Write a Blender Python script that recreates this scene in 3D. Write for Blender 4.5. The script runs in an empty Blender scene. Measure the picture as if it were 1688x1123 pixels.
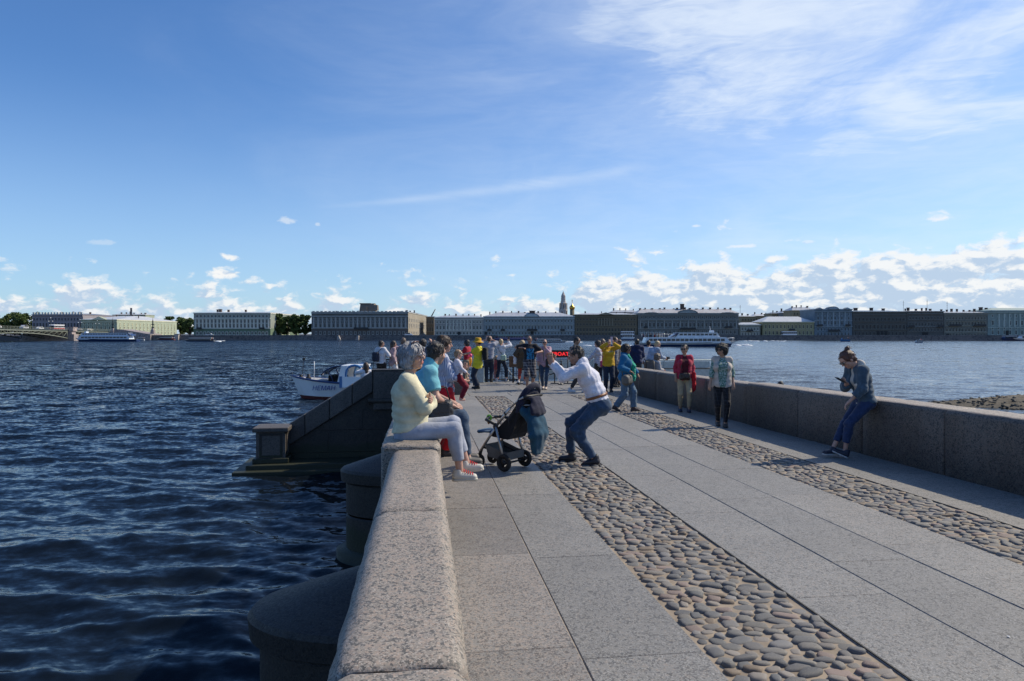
import bpy, bmesh, math, random
import numpy as np
from mathutils import Vector, Matrix
R = math.radians
rnd = random.Random(7)
SC = bpy.context.scene
COL = SC.collection

# ------------------------------------------------------------------ camera
F = 1150.0                    # focal length in photo pixels (photo 1688 x 1123)
CAMZ = 1.65                   # eye height above the pier deck
PITCH = math.atan((561.5 - 550.0) / F)
WATER = -2.2
cam_d = bpy.data.cameras.new('camera'); cam = bpy.data.objects.new('camera', cam_d); COL.objects.link(cam)
cam_d.sensor_width = 36.0; cam_d.lens = 36.0 * F / 1688.0
cam_d.clip_start = 0.05; cam_d.clip_end = 20000
cam.location = (0, 0, CAMZ); cam.rotation_euler = (R(90) - PITCH, 0, 0)
SC.camera = cam
SC.view_settings.view_transform = 'Standard'; SC.view_settings.look = 'None'
SC.view_settings.gamma = 1.0; SC.view_settings.use_curve_mapping = False
SC.view_settings.exposure = 0.0
SC.render.engine = 'CYCLES'
SC.cycles.use_denoising = True
SC.cycles.max_bounces = 6; SC.cycles.diffuse_bounces = 3; SC.cycles.glossy_bounces = 3; SC.cycles.transparent_max_bounces = 8

# sun: stands to the right, a little beyond the scene
SUN_EL = R(43.0)
sun_h = Vector((0.927, 0.375, 0)).normalized()
SUN_AZ = math.atan2(sun_h.x, sun_h.y)          # clockwise from +Y
sd = bpy.data.lights.new('sun', 'SUN'); sun = bpy.data.objects.new('sun', sd); COL.objects.link(sun)
sd.energy = 4.7; sd.angle = R(0.53); sd.color = (1.0, 0.885, 0.70)
sdir = Vector((sun_h.x * math.cos(SUN_EL), sun_h.y * math.cos(SUN_EL), math.sin(SUN_EL)))
sun.rotation_euler = (-sdir).to_track_quat('-Z', 'Y').to_euler()
sun.location = (20, 10, 40)

# ------------------------------------------------------------------ node helper
class NT:
    def __init__(s, tree): s.t = tree; s.n = tree.nodes; s.l = tree.links
    def node(s, typ, **kw):
        n = s.n.new(typ)
        for k, v in kw.items(): setattr(n, k, v)
        return n
    def put(s, sock, v):
        if v is None: return
        if isinstance(v, E): s.l.new(v.o, sock)
        elif isinstance(v, bpy.types.NodeSocket): s.l.new(v, sock)
        else:
            if hasattr(sock.default_value, '__len__'):
                v = tuple(v); d = len(sock.default_value)
                if len(v) < d: v = v + (1.0,) * (d - len(v))
                sock.default_value = v
            else: sock.default_value = v
    def m(s, op, a, b=None, c=None, clamp=False):
        n = s.node('ShaderNodeMath', operation=op, use_clamp=clamp)
        s.put(n.inputs[0], a); s.put(n.inputs[1], b); s.put(n.inputs[2], c)
        return E(s, n.outputs[0])
    def xyz(s, x, y, z):
        n = s.node('ShaderNodeCombineXYZ'); s.put(n.inputs[0], x); s.put(n.inputs[1], y); s.put(n.inputs[2], z)
        return n.outputs[0]
    def sep(s, v):
        n = s.node('ShaderNodeSeparateXYZ'); s.put(n.inputs[0], v)
        return [E(s, o) for o in n.outputs]
    def noise(s, vec, scale, detail=4, rough=0.5, dist=0.0, out=0):
        n = s.node('ShaderNodeTexNoise'); s.put(n.inputs['Vector'], vec)
        n.inputs['Scale'].default_value = scale; n.inputs['Detail'].default_value = detail
        n.inputs['Roughness'].default_value = rough; n.inputs['Distortion'].default_value = dist
        return E(s, n.outputs[out])
    def voro(s, vec, scale, out='Distance', feature='F1', rand=1.0):
        n = s.node('ShaderNodeTexVoronoi', feature=feature); s.put(n.inputs['Vector'], vec)
        n.inputs['Scale'].default_value = scale; n.inputs['Randomness'].default_value = rand
        return E(s, n.outputs[out])
    def ss(s, x, a, b):                       # smoothstep
        n = s.node('ShaderNodeMapRange', interpolation_type='SMOOTHSTEP'); s.put(n.inputs[0], x)
        n.inputs[1].default_value = a; n.inputs[2].default_value = b
        return E(s, n.outputs[0])
    def lin(s, x, a, b, c=0.0, d=1.0):
        n = s.node('ShaderNodeMapRange'); s.put(n.inputs[0], x)
        for i, v in enumerate((a, b, c, d)): n.inputs[i + 1].default_value = v
        return E(s, n.outputs[0])
    def mix(s, f, a, b, bt='MIX'):
        n = s.node('ShaderNodeMix', data_type='RGBA', blend_type=bt)
        s.put(n.inputs[0], f); s.put(n.inputs[6], a); s.put(n.inputs[7], b)
        return n.outputs[2]
    def mapv(s, vec, scale=(1, 1, 1), rot=(0, 0, 0), loc=(0, 0, 0)):
        n = s.node('ShaderNodeMapping'); s.put(n.inputs[0], vec)
        n.inputs[1].default_value = loc; n.inputs[2].default_value = rot; n.inputs[3].default_value = scale
        return n.outputs[0]
class E:
    def __init__(s, g, o): s.g = g; s.o = o
    def __add__(s, b): return s.g.m('ADD', s, b)
    __radd__ = __add__
    def __mul__(s, b): return s.g.m('MULTIPLY', s, b)
    __rmul__ = __mul__
    def __sub__(s, b): return s.g.m('SUBTRACT', s, b)
    def __rsub__(s, b): return s.g.m('SUBTRACT', b, s)
    def __truediv__(s, b): return s.g.m('DIVIDE', s, b)

# ------------------------------------------------------------------ sky
world = bpy.data.worlds.new('World'); SC.world = world; world.use_nodes = True
world.cycles.sampling_method = 'MANUAL'; world.cycles.sample_map_resolution = 512
def build_sky():
    g = NT(world.node_tree); g.n.clear()
    out = g.node('ShaderNodeOutputWorld'); bg = g.node('ShaderNodeBackground'); g.l.new(bg.outputs[0], out.inputs[0])
    bg.inputs[1].default_value = 0.10
    sky = g.node('ShaderNodeTexSky', sky_type='NISHITA')
    sky.sun_disc = False; sky.sun_elevation = SUN_EL; sky.sun_rotation = SUN_AZ
    sky.altitude = 10; sky.air_density = 1.0; sky.dust_density = 0.5; sky.ozone_density = 2.4
    tc = g.node('ShaderNodeTexCoord').outputs['Generated']
    x, y, z = g.sep(tc)
    az = g.m('ARCTAN2', x, y); el = g.m('ARCSINE', z)
    uv = g.xyz(az, el, 0.0)
    # cumulus band low over the horizon, higher to the right
    top = g.node('ShaderNodeValToRGB'); top.color_ramp.interpolation = 'EASE'
    t = g.lin(az, -0.75, 0.75); g.put(top.inputs[0], t)
    pts = [(0.0, .66), (.11, .60), (.27, .52), (.44, .50), (.52, .60), (.60, .80), (.76, .84), (.87, .90), (.94, 1.0), (1.0, 1.0)]
    cr = top.color_ramp
    while len(cr.elements) < len(pts): cr.elements.new(0.5)
    for e, (p, v) in zip(cr.elements, pts): e.position = p; e.color = (v, v, v, 1)
    eltop = E(g, top.outputs[0]) * 0.112
    w1 = g.mapv(uv, (1, 1.75, 1), loc=(0.31, 0.07, 0))
    wob = g.noise(w1, 34, 3, 0.55, out=1)
    vadd = g.node('ShaderNodeVectorMath', operation='MULTIPLY_ADD'); g.put(vadd.inputs[0], wob)
    vadd.inputs[1].default_value = (0.022, 0.022, 0); g.put(vadd.inputs[2], w1)
    wv = vadd.outputs[0]
    big = g.noise(wv, 19, 2, 0.5); mid = g.noise(wv, 48, 6, 0.62)
    off = g.node('ShaderNodeVectorMath', operation='ADD'); g.put(off.inputs[0], wv); off.inputs[1].default_value = (0.007, 0.011, 0)
    mid2 = g.noise(off.outputs[0], 48, 4, 0.62); big2 = g.noise(off.outputs[0], 19, 2, 0.5)
    d1 = big * 0.62 + mid * 0.38; d2 = big2 * 0.62 + mid2 * 0.38
    hgt = (eltop - el) / 0.06                         # 0 at the band's top, grows downwards
    bank = g.ss(az, 0.02, 0.22) * 0.12
    cov = g.m('MINIMUM', hgt * 0.16, 0.10) + bank * g.ss(hgt, -0.3, 0.5) + d1 - 0.515
    cum = g.ss(cov, -0.02, 0.10) * 0.92
    # single small clouds left of the middle
    def puff(az0, el0, ra, re, s):
        da = (az - az0) / ra; de = (el - el0) / re
        rr = g.m('SQRT', da * da + de * de)
        flat = g.ss(de, -0.75, -0.35)
        return g.ss((1.0 - rr) + (mid - 0.5) * 1.9, 0.25, 0.75) * flat * s
    cum = g.m('MAXIMUM', cum, puff(-0.3945, 0.0785, 0.036, 0.013, 1.0))
    cum = g.m('MAXIMUM', cum, puff(-0.3835, 0.1005, 0.022, 0.0085, 0.95))
    cum = g.m('MAXIMUM', cum, puff(-0.314, 0.1520, 0.020, 0.0075, 0.45))
    cum = g.m('MAXIMUM', cum, puff(-0.2710, 0.1500, 0.006, 0.005, 0.35))
    cum = g.m('MAXIMUM', cum, puff(0.316, 0.118, 0.030, 0.0045, 0.6))
    cum = g.m('MAXIMUM', cum, puff(0.256, 0.148, 0.010, 0.0035, 0.5))
    cum = g.m('MAXIMUM', cum, puff(0.401, 0.120, 0.014, 0.004, 0.4))
    cum = g.m('MAXIMUM', cum, puff(-0.530, 0.112, 0.024, 0.006, 0.25))
    lit = g.ss((d1 - d2) * 1.15 + (el - 0.055) * 1.1 - cov * 0.15, -0.07, 0.06)
    ccol = g.mix(lit, (5.0, 6.3, 8.0), (9.3, 9.4, 9.4))
    # pale milky air under the band
    haze = g.ss(el, 0.34, 0.0)
    # cirrus in the upper right
    ciu = g.mapv(uv, (1.0, 2.7, 1), rot=(0, 0, R(-14)))
    cn = g.noise(ciu, 3.0, 6, 0.58, 0.7); cf = g.noise(g.mapv(uv, (2.2, 11, 1), rot=(0, 0, R(-18))), 5.0, 5, 0.6, 1.2)
    ea = (az - 0.48) / 0.36; ee = (el - 0.40) / 0.22
    reg = g.ss(g.m('SQRT', ea * ea + ee * ee) - (cn - 0.5) * 1.5 - (cf - 0.5) * 0.4, 1.2, 0.35)
    cir = reg * (g.ss(cn * 0.8 + cf * 0.3, 0.38, 0.72) * 0.52 + 0.30)
    veil = g.ss(az + (cn - 0.5) * 0.5, -0.55, 0.62) * g.ss(az, 1.7, 0.9) * (g.ss(cn * 0.75 + cf * 0.3, 0.30, 0.75) * 0.30 + 0.20)
    cir = g.m('MAXIMUM', cir, veil)
    # thin streaks of an old contrail
    ln = el - (0.171 + (az + 0.28) * 0.125)
    lw = g.lin(az, -0.30, 0.16, 0.0022, 0.0095)
    q = ln / lw
    streak = g.m('EXPONENT', q * q * -1.0) * g.ss(az, -0.31, -0.12) * g.ss(az, 0.24, 0.10) * (cf * 0.5 + 0.12)
    cir = g.m('MINIMUM', cir + streak * 0.45, 1.0)
    # colour grade of the clear sky
    hs = g.node('ShaderNodeHueSaturation'); g.put(hs.inputs['Color'], sky.outputs[0])
    hs.inputs['Hue'].default_value = 0.5; hs.inputs['Saturation'].default_value = 1.0; hs.inputs['Value'].default_value = 1.0
    c = g.mix(1.0, hs.outputs[0], (0.70, 1.05, 1.46), 'MULTIPLY')
    c = g.mix(haze * 0.38, c, (6.4, 8.4, 10.4))
    c = g.mix(cir, c, (8.3, 9.2, 10.3))
    c = g.mix(cum * g.ss(el, -0.02, 0.012), c, ccol)
    g.put(bg.inputs[0], c)
build_sky()

# ------------------------------------------------------------------ geometry helpers
YAW = math.atan(145.0 / F)                     # the pier runs 7 degrees left of the view
PR = Vector((math.cos(YAW), math.sin(YAW), 0)); PF = Vector((-math.sin(YAW), math.cos(YAW), 0))
SLOPE = 0.0096                                 # the deck falls gently towards the river
def P(x, y, z=0.0):
    v = PR * x + PF * y
    return Vector((v.x, v.y, z - SLOPE * y))
def ray(px, py):
    c = Vector(((px - 844.0) / F, 1.0, -(py - 561.5) / F))
    cp, sp = math.cos(PITCH), math.sin(PITCH)
    return Vector((c.x, c.y * cp + c.z * sp, -c.y * sp + c.z * cp))
def at(px, py, D):
    r = ray(px, py); k = D / r.y
    return Vector((r.x * k, D, CAMZ + r.z * k))
def on_deck(px, py):
    r = ray(px, py); n = Vector((PF.x * SLOPE, PF.y * SLOPE, 1.0))
    k = -CAMZ / (r.dot(n))
    return Vector((r.x * k, r.y * k, CAMZ + r.z * k))
def on_water(px, py):
    r = ray(px, py); k = (WATER - CAMZ) / r.z
    return Vector((r.x * k, r.y * k, WATER))
def deck_z(x, y): return -SLOPE * (PF.x * x + PF.y * y)

def tag(o, label=None, cat=None, group=None, kind=None):
    if label: o['label'] = label
    if cat: o['category'] = cat
    if group: o['group'] = group
    if kind: o['kind'] = kind
    return o
def link(name, mesh, parent=None):
    o = bpy.data.objects.new(name, mesh); COL.objects.link(o)
    if parent is not None: o.parent = parent
    return o
def thing(name, label, cat, loc=(0, 0, 0), rz=0.0, group=None):
    o = link(name, None); o.location = loc; o.rotation_euler = (0, 0, rz)
    o.empty_display_size = 0.1
    return tag(o, label, cat, group)
def np_mesh(name, V, Fc, mats=(), smooth=False, mi=None):
    me = bpy.data.meshes.new(name)
    V = np.asarray(V, np.float32)
    if isinstance(Fc, np.ndarray):
        n, k = Fc.shape
        me.vertices.add(len(V)); me.vertices.foreach_set('co', V.ravel())
        me.loops.add(n * k); me.loops.foreach_set('vertex_index', Fc.astype(np.int32).ravel())
        me.polygons.add(n); me.polygons.foreach_set('loop_start', np.arange(0, n * k, k, dtype=np.int32))
        me.update(calc_edges=True)
    else:
        me.from_pydata([tuple(map(float, v)) for v in V], [], Fc)
    for m in mats: me.materials.append(m)
    if mi is not None: me.polygons.foreach_set('material_index', np.asarray(mi, np.int32))
    if smooth is True: me.polygons.foreach_set('use_smooth', np.ones(len(me.polygons), bool))
    elif smooth is not False and smooth is not None: me.polygons.foreach_set('use_smooth', np.asarray(smooth, bool))
    me.update()
    return me

class MB:
    """collects shapes into one mesh"""
    def __init__(s): s.v = []; s.f = []; s.mi = []; s.sm = []
    def add(s, vs, fs, m=0, smooth=False, M=None):
        b = len(s.v)
        for v in vs: s.v.append(tuple(M @ Vector(v)) if M is not None else tuple(v))
        for f in fs: s.f.append([i + b for i in f]); s.mi.append(m); s.sm.append(smooth)
        return s
    def box(s, c, d, m=0, M=None, taper=1.0):
        x, y, z = c; a, b, h = d[0] / 2, d[1] / 2, d[2] / 2; t = taper
        vs = [(x - a, y - b, z - h), (x + a, y - b, z - h), (x + a, y + b, z - h), (x - a, y + b, z - h),
              (x - a * t, y - b * t, z + h), (x + a * t, y - b * t, z + h), (x + a * t, y + b * t, z + h), (x - a * t, y + b * t, z + h)]
        return s.add(vs, [(0, 3, 2, 1), (4, 5, 6, 7), (0, 1, 5, 4), (1, 2, 6, 5), (2, 3, 7, 6), (3, 0, 4, 7)], m, False, M)
    def prism(s, pts, y0, y1, m=0, M=None, smooth=False):
        """pts: outline in (x,z), extruded along y"""
        n = len(pts)
        vs = [(p[0], y0, p[1]) for p in pts] + [(p[0], y1, p[1]) for p in pts]
        s.add(vs, [list(range(n)), list(range(2 * n - 1, n - 1, -1))], m, False, M)
        b = len(s.v) - 2 * n
        for i in range(n):
            j = (i + 1) % n
            s.f.append([b + i, b + n + i, b + n + j, b + j]); s.mi.append(m); s.sm.append(smooth)
        return s
    def slab(s, pts, z0, z1, m=0):
        """pts: outline in (x,y), extruded along z (counter-clockwise)"""
        n = len(pts)
        vs = [(p[0], p[1], z0) for p in pts] + [(p[0], p[1], z1) for p in pts]
        fs = [list(range(n - 1, -1, -1)), list(range(n, 2 * n))] + [[i, (i + 1) % n, n + (i + 1) % n, n + i] for i in range(n)]
        return s.add(vs, fs, m)
    def tube(s, pts, r, n=8, m=0, cap=True, M=None, closed=False):
        pts = [Vector(p) for p in pts]; rs = r if hasattr(r, '__len__') else [r] * len(pts)
        vs = []; K = len(pts); ref = None
        for i, p in enumerate(pts):
            a = pts[i - 1] if (i > 0 or closed) else pts[i]; c = pts[(i + 1) % K] if (i < K - 1 or closed) else pts[i]
            t = (c - a); t = t.normalized() if t.length > 1e-9 else Vector((0, 0, 1))
            if ref is None:
                ref = Vector((0, 0, 1)) if abs(t.z) < 0.9 else Vector((1, 0, 0))
            u = (ref - t * ref.dot(t)); u = u.normalized() if u.length > 1e-6 else t.orthogonal().normalized()
            ref = u; w = t.cross(u)
            for k in range(n):
                an = 2 * math.pi * k / n
                vs.append(p + (u * math.cos(an) + w * math.sin(an)) * rs[i])
        fs = []
        for i in range(K if closed else K - 1):
            j = (i + 1) % K
            for k in range(n): fs.append([i * n + k, i * n + (k + 1) % n, j * n + (k + 1) % n, j * n + k])
        if cap and not closed: fs += [list(range(n - 1, -1, -1)), [(K - 1) * n + k for k in range(n)]]
        return s.add(vs, fs, m, True, M)
    def lathe(s, prof, n=16, m=0, M=None, smooth=True, ang=2 * math.pi):
        """prof: (r,z) from bottom to top"""
        full = abs(ang - 2 * math.pi) < 1e-6; nn = n if full else n + 1
        vs = []
        for r, z in prof:
            for k in range(nn):
                a = ang * k / n; vs.append((r * math.cos(a), r * math.sin(a), z))
        fs = []
        for i in range(len(prof) - 1):
            for k in range(n): fs.append([i * nn + k, i * nn + (k + 1) % nn, (i + 1) * nn + (k + 1) % nn, (i + 1) * nn + k])
        if full:
            if prof[0][0] > 1e-4: fs.append(list(range(n - 1, -1, -1)))
            if prof[-1][0] > 1e-4: fs.append([(len(prof) - 1) * n + k for k in range(n)])
        return s.add(vs, fs, m, smooth, M)
    def ball(s, c, r, n=10, m=0, M=None):
        rx, ry, rz = r if hasattr(r, '__len__') else (r, r, r)
        h = max(4, n // 2 + 1); vs = []; fs = []
        for i in range(h + 1):
            th = math.pi * i / h
            for k in range(n):
                a = 2 * math.pi * k / n
                vs.append((c[0] + rx * math.sin(th) * math.cos(a), c[1] + ry * math.sin(th) * math.sin(a), c[2] - rz * math.cos(th)))
        for i in range(h):
            for k in range(n): fs.append([i * n + k, i * n + (k + 1) % n, (i + 1) * n + (k + 1) % n, (i + 1) * n + k])
        return s.add(vs, fs, m, True, M)
    def mesh(s, name, mats):
        return np_mesh(name, s.v, s.f, mats, s.sm, s.mi)
    def build(s, name, mats, parent=None, bevel=0):
        if not hasattr(mats, '__len__'): mats = [mats]
        o = link(name, s.mesh(name, mats), parent)
        if bevel:
            md = o.modifiers.new('bevel', 'BEVEL'); md.width = bevel; md.segments = 2; md.limit_method = 'ANGLE'; md.angle_limit = R(40)
        return o
def Rz(a): return Matrix.Rotation(a, 4, 'Z')
def Tr(*v): return Matrix.Translation(Vector(v))
def frame_to(a, b, up=(0, 0, 1)):
    """matrix with z running from a to b, origin at a"""
    a = Vector(a); b = Vector(b); z = (b - a).normalized(); u = Vector(up)
    if abs(z.dot(u)) > 0.98: u = Vector((1, 0, 0))
    x = u.cross(z).normalized(); y = z.cross(x)
    return Matrix(((x.x, y.x, z.x, a.x), (x.y, y.y, z.y, a.y), (x.z, y.z, z.z, a.z), (0, 0, 0, 1)))

# ------------------------------------------------------------------ materials
MATS = {}
def newmat(name):
    m = bpy.data.materials.new(name); m.use_nodes = True
    g = NT(m.node_tree); b = g.n['Principled BSDF']
    return m, g, b
def plain(name, col, rough=0.6, metal=0.0, var=0.12, scale=8.0, bump=0.0, bscale=60.0, spec=0.5, emit=None, estr=0.0, alpha=None, coat=0.0):
    if name in MATS: return MATS[name]
    m, g, b = newmat(name)
    tc = g.node('ShaderNodeTexCoord').outputs['Object']
    n = g.noise(tc, scale, 5, 0.6)
    lo = tuple(c * (1 - var) for c in col); hi = tuple(min(1, c * (1 + var)) for c in col)
    g.put(b.inputs['Base Color'], g.mix(g.ss(n, 0.3, 0.7), lo, hi))
    g.put(b.inputs['Roughness'], g.lin(n, 0.3, 0.7, max(0.03, rough - 0.06), min(1, rough + 0.06)))
    b.inputs['Metallic'].default_value = metal; b.inputs['Specular IOR Level'].default_value = spec
    if coat: b.inputs['Coat Weight'].default_value = coat; b.inputs['Coat Roughness'].default_value = 0.1
    if bump:
        bp = g.node('ShaderNodeBump'); bp.inputs['Strength'].default_value = bump; bp.inputs['Distance'].default_value = 0.02
        g.put(bp.inputs['Height'], g.noise(tc, bscale, 4, 0.6)); g.l.new(bp.outputs[0], b.inputs['Normal'])
    if emit: b.inputs['Emission Color'].default_value = (*emit, 1); b.inputs['Emission Strength'].default_value = estr
    MATS[name] = m
    return m
def granite(name, base, pink, dark, light, fleck=90.0, rough=0.62, bump=0.25, tone=0.10, pinkness=0.4, stain=0.0, gum=0.0, algae=None):
    """speckled granite: feldspar, quartz and dark mica grains, slow change of tone from stone to stone"""
    if name in MATS: return MATS[name]
    m, g, b = newmat(name)
    tc = g.node('ShaderNodeTexCoord').outputs['Object']
    oi = g.node('ShaderNodeObjectInfo')
    rv = E(g, oi.outputs['Random'])
    v1 = E(g, g.voro(tc, fleck, 'Color').o); cl = g.noise(tc, fleck * 0.28, 4, 0.6); s1 = g.sep(v1)
    v2 = g.sep(g.voro(g.mapv(tc, loc=(3, 1, 2)), fleck * 2.3, 'Color'))
    big = g.noise(tc, fleck * 0.09, 5, 0.65); slow = g.noise(tc, 0.9, 3, 0.55)
    c = g.mix(g.ss(s1[0] + (rv - 0.5) * 0.3, 1.0 - pinkness, 1.02 - pinkness + 0.1), base, pink)
    c = g.mix(g.ss(s1[1] + (big - 0.5) * 0.9 + (cl - 0.5) * 1.5, 0.66, 0.84), c, dark)
    c = g.mix(g.ss(v2[0] + (big - 0.5) * 0.5, 0.80, 0.9) * 0.8, c, light)
    c = g.mix(g.ss(v2[1] + (big - 0.5) * 0.6, 0.86, 0.93) * 0.9, c, dark)
    k = g.lin(slow, 0.25, 0.75, 1 - tone, 1 + tone) * g.lin(rv, 0, 1, 1 - tone, 1 + tone)
    hs = g.node('ShaderNodeHueSaturation'); g.put(hs.inputs['Color'], c); g.put(hs.inputs['Value'], k)
    c = hs.outputs[0]
    if stain:
        st = g.ss(g.noise(g.mapv(tc, (1, 1, 0.25)), 2.6, 6, 0.7), 0.5, 0.75)
        c = g.mix(st * stain, c, tuple(d * 0.8 for d in dark))
    if gum:                                   # trodden-in spots and damp-looking blotches
        vd = g.voro(tc, 3.6, 'Distance'); vr = g.sep(g.voro(tc, 3.6, 'Color'))
        c = g.mix(g.ss(vd + (cl - 0.5) * 0.03, 0.085, 0.06) * g.ss(vr[0], 0.62, 0.66) * gum, c, tuple(d * 0.75 for d in dark))
        c = g.mix(g.ss(g.noise(tc, 0.55, 5, 0.65), 0.52, 0.72) * 0.30, c, tuple(v * 0.62 for v in base))
        c = g.mix(g.ss(g.noise(g.mapv(tc, loc=(7, 3, 0)), 1.7, 6, 0.7), 0.56, 0.74) * 0.25, c, tuple(min(1, v * 1.35) for v in base))
    if algae is not None:                     # green-brown tide band above the waterline
        zz = g.sep(g.node('ShaderNodeNewGeometry').outputs['Position'])[2]
        c = g.mix(g.ss(zz + (big - 0.5) * 0.35 + (slow - 0.5) * 0.5, algae + 0.12, algae - 0.1) * 0.85, c, (0.018, 0.024, 0.010))
    g.put(b.inputs['Base Color'], c)
    g.put(b.inputs['Roughness'], g.lin(s1[2], 0, 1, rough - 0.1, rough + 0.12))
    bp = g.node('ShaderNodeBump'); bp.inputs['Strength'].default_value = bump; bp.inputs['Distance'].default_value = 0.006
    g.put(bp.inputs['Height'], g.noise(tc, fleck * 1.1, 3, 0.6) + big * 0.8); g.l.new(bp.outputs[0], b.inputs['Normal'])
    MATS[name] = m
    return m
# ------------------------------------------------------------------ water
def water_mat():
    m, g, b = newmat('river_water')
    tc = g.node('ShaderNodeTexCoord').outputs['Object']
    cd = E(g, g.node('ShaderNodeCameraData').outputs['View Distance'])
    b.inputs['Base Color'].default_value = (0.005, 0.008, 0.012, 1); b.inputs['Specular Tint'].default_value = (0.80, 0.94, 1.0, 1); b.inputs['Specular IOR Level'].default_value = 0.36
    b.inputs['IOR'].default_value = 1.333
    b.inputs['Roughness'].default_value = 0.07
    rot = g.mapv(tc, (0.55, 1.0, 1), rot=(0, 0, R(12)))
    n1 = g.noise(rot, 2.2, 5, 0.66, 0.3, out=1)
    n2 = g.noise(g.mapv(tc, (0.6, 1, 1), rot=(0, 0, R(-20))), 7.5, 3, 0.6, out=1)
    n3 = g.noise(g.mapv(tc, (0.5, 1, 1), rot=(0, 0, R(8))), 0.45, 5, 0.7, out=1)
    # small wavelets tilt the surface directly; far off they stand in for the waves the mesh no longer carries
    far = g.ss(cd, 6.0, 90.0); a1, a2, a3 = g.sep(n1), g.sep(n2), g.sep(n3)
    lee = g.lin(g.sep(tc)[0], -6.0, 34.0, 1.0, 0.24)      # the water right of the pier lies in its lee and is calmer
    k1 = g.lin(far, 0, 1, 0.5, 2.4) * lee; k2 = g.lin(far, 0, 1, 0.55, 2.2) * lee; k3 = g.lin(far, 0, 1, 0.25, 1.7) * lee
    lean = g.lin(far, 0, 1, 0.05, 0.30) * lee      # normals tilt towards the viewer so the water reflects higher, darker sky
    sx = ((a1[0] - 0.5) * k1 + (a2[0] - 0.5) * k2 + (a3[0] - 0.5) * k3) * 0.7; sy = (a1[1] - 0.5) * k1 + (a2[1] - 0.5) * k2 + (a3[1] - 0.5) * k3 - lean
    va = g.node('ShaderNodeVectorMath', operation='ADD'); g.l.new(g.node('ShaderNodeNewGeometry').outputs['Normal'], va.inputs[0]); g.put(va.inputs[1], g.xyz(sx, sy, 0.0))
    vn = g.node('ShaderNodeVectorMath', operation='NORMALIZE'); g.l.new(va.outputs[0], vn.inputs[0]); g.l.new(vn.outputs[0], b.inputs['Normal'])
    return m
def build_water():
    rs = np.random.RandomState(5)
    nc, nr = 800, 700
    az = np.linspace(R(-58), R(58), nc); rad = 2.2 * (440 / 2.2) ** np.linspace(0, 1, nr)
    A, Q = np.meshgrid(az, rad)
    X = (Q * np.sin(A)).ravel(); Y = (Q * np.cos(A)).ravel(); D = Q.ravel()
    cell = D * max(math.log(440 / 2.2) / nr, R(116) / nc)
    Z = np.zeros_like(X); DX = np.zeros_like(X); DY = np.zeros_like(X)
    gust = (1 - 0.45 * np.clip((X + 4) / 30, 0, 1)) * (0.8 + 0.3 * np.sin(X * 0.05 + 1.3 * np.sin(Y * 0.031)) * np.sin(Y * 0.043 + 0.7))
    for i in range(96):
        lam = 0.22 * (4.6 / 0.22) ** rs.rand()
        th = R(-104) + rs.randn() * R(27)
        k = 2 * math.pi / lam
        amp = 0.0054 * lam ** 0.78 * (0.6 + 0.8 * rs.rand())
        if lam > 2.2: amp *= 0.62
        kx, ky = math.cos(th) * k, math.sin(th) * k
        ph = kx * X + ky * Y + rs.rand() * 6.283
        a = amp * np.clip((lam / cell - 2.2) / 2.5, 0, 1) * gust
        c = np.cos(ph); Z += a * c
        s_ = np.sin(ph) * a * 0.75; DX -= s_ * math.cos(th); DY -= s_ * math.sin(th)
    V = np.stack([X + DX, Y + DY, WATER + Z], 1)
    idx = np.arange(nr * nc).reshape(nr, nc)
    q = np.stack([idx[:-1, :-1], idx[:-1, 1:], idx[1:, 1:], idx[1:, :-1]], -1).reshape(-1, 4)[:, ::-1]
    # outer sheet around and behind the fine part
    o = link('river_water', np_mesh('river_water', V, np.ascontiguousarray(q), [water_mat()], True)); tag(o, kind='structure')
    me = MB(); rr = [2.2, 440, 2600]; n = 40
    a0, a1 = R(58), R(360 - 58); vs = []; fs = []
    for i in range(n + 1):
        a = a0 + (a1 - a0) * i / n
        for r_ in rr: vs.append((r_ * math.sin(a), r_ * math.cos(a), WATER - 0.012))
    for i in range(n):
        for j in range(2): b = i * 3 + j; fs.append([b, b + 1, b + 4, b + 3][::-1])
    me.add(vs, fs); w2 = me.build('river_water', [o.data.materials[0]]); tag(w2, kind='structure')
    bed = MB().slab([(-3000, -3000), (3000, -3000), (3000, 3000), (-3000, 3000)], -7.0, -6.5)
    bo = bed.build('river_bed', plain('river_bed', (0.05, 0.045, 0.035), 0.9)); tag(bo, kind='structure')
build_water()

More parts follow.
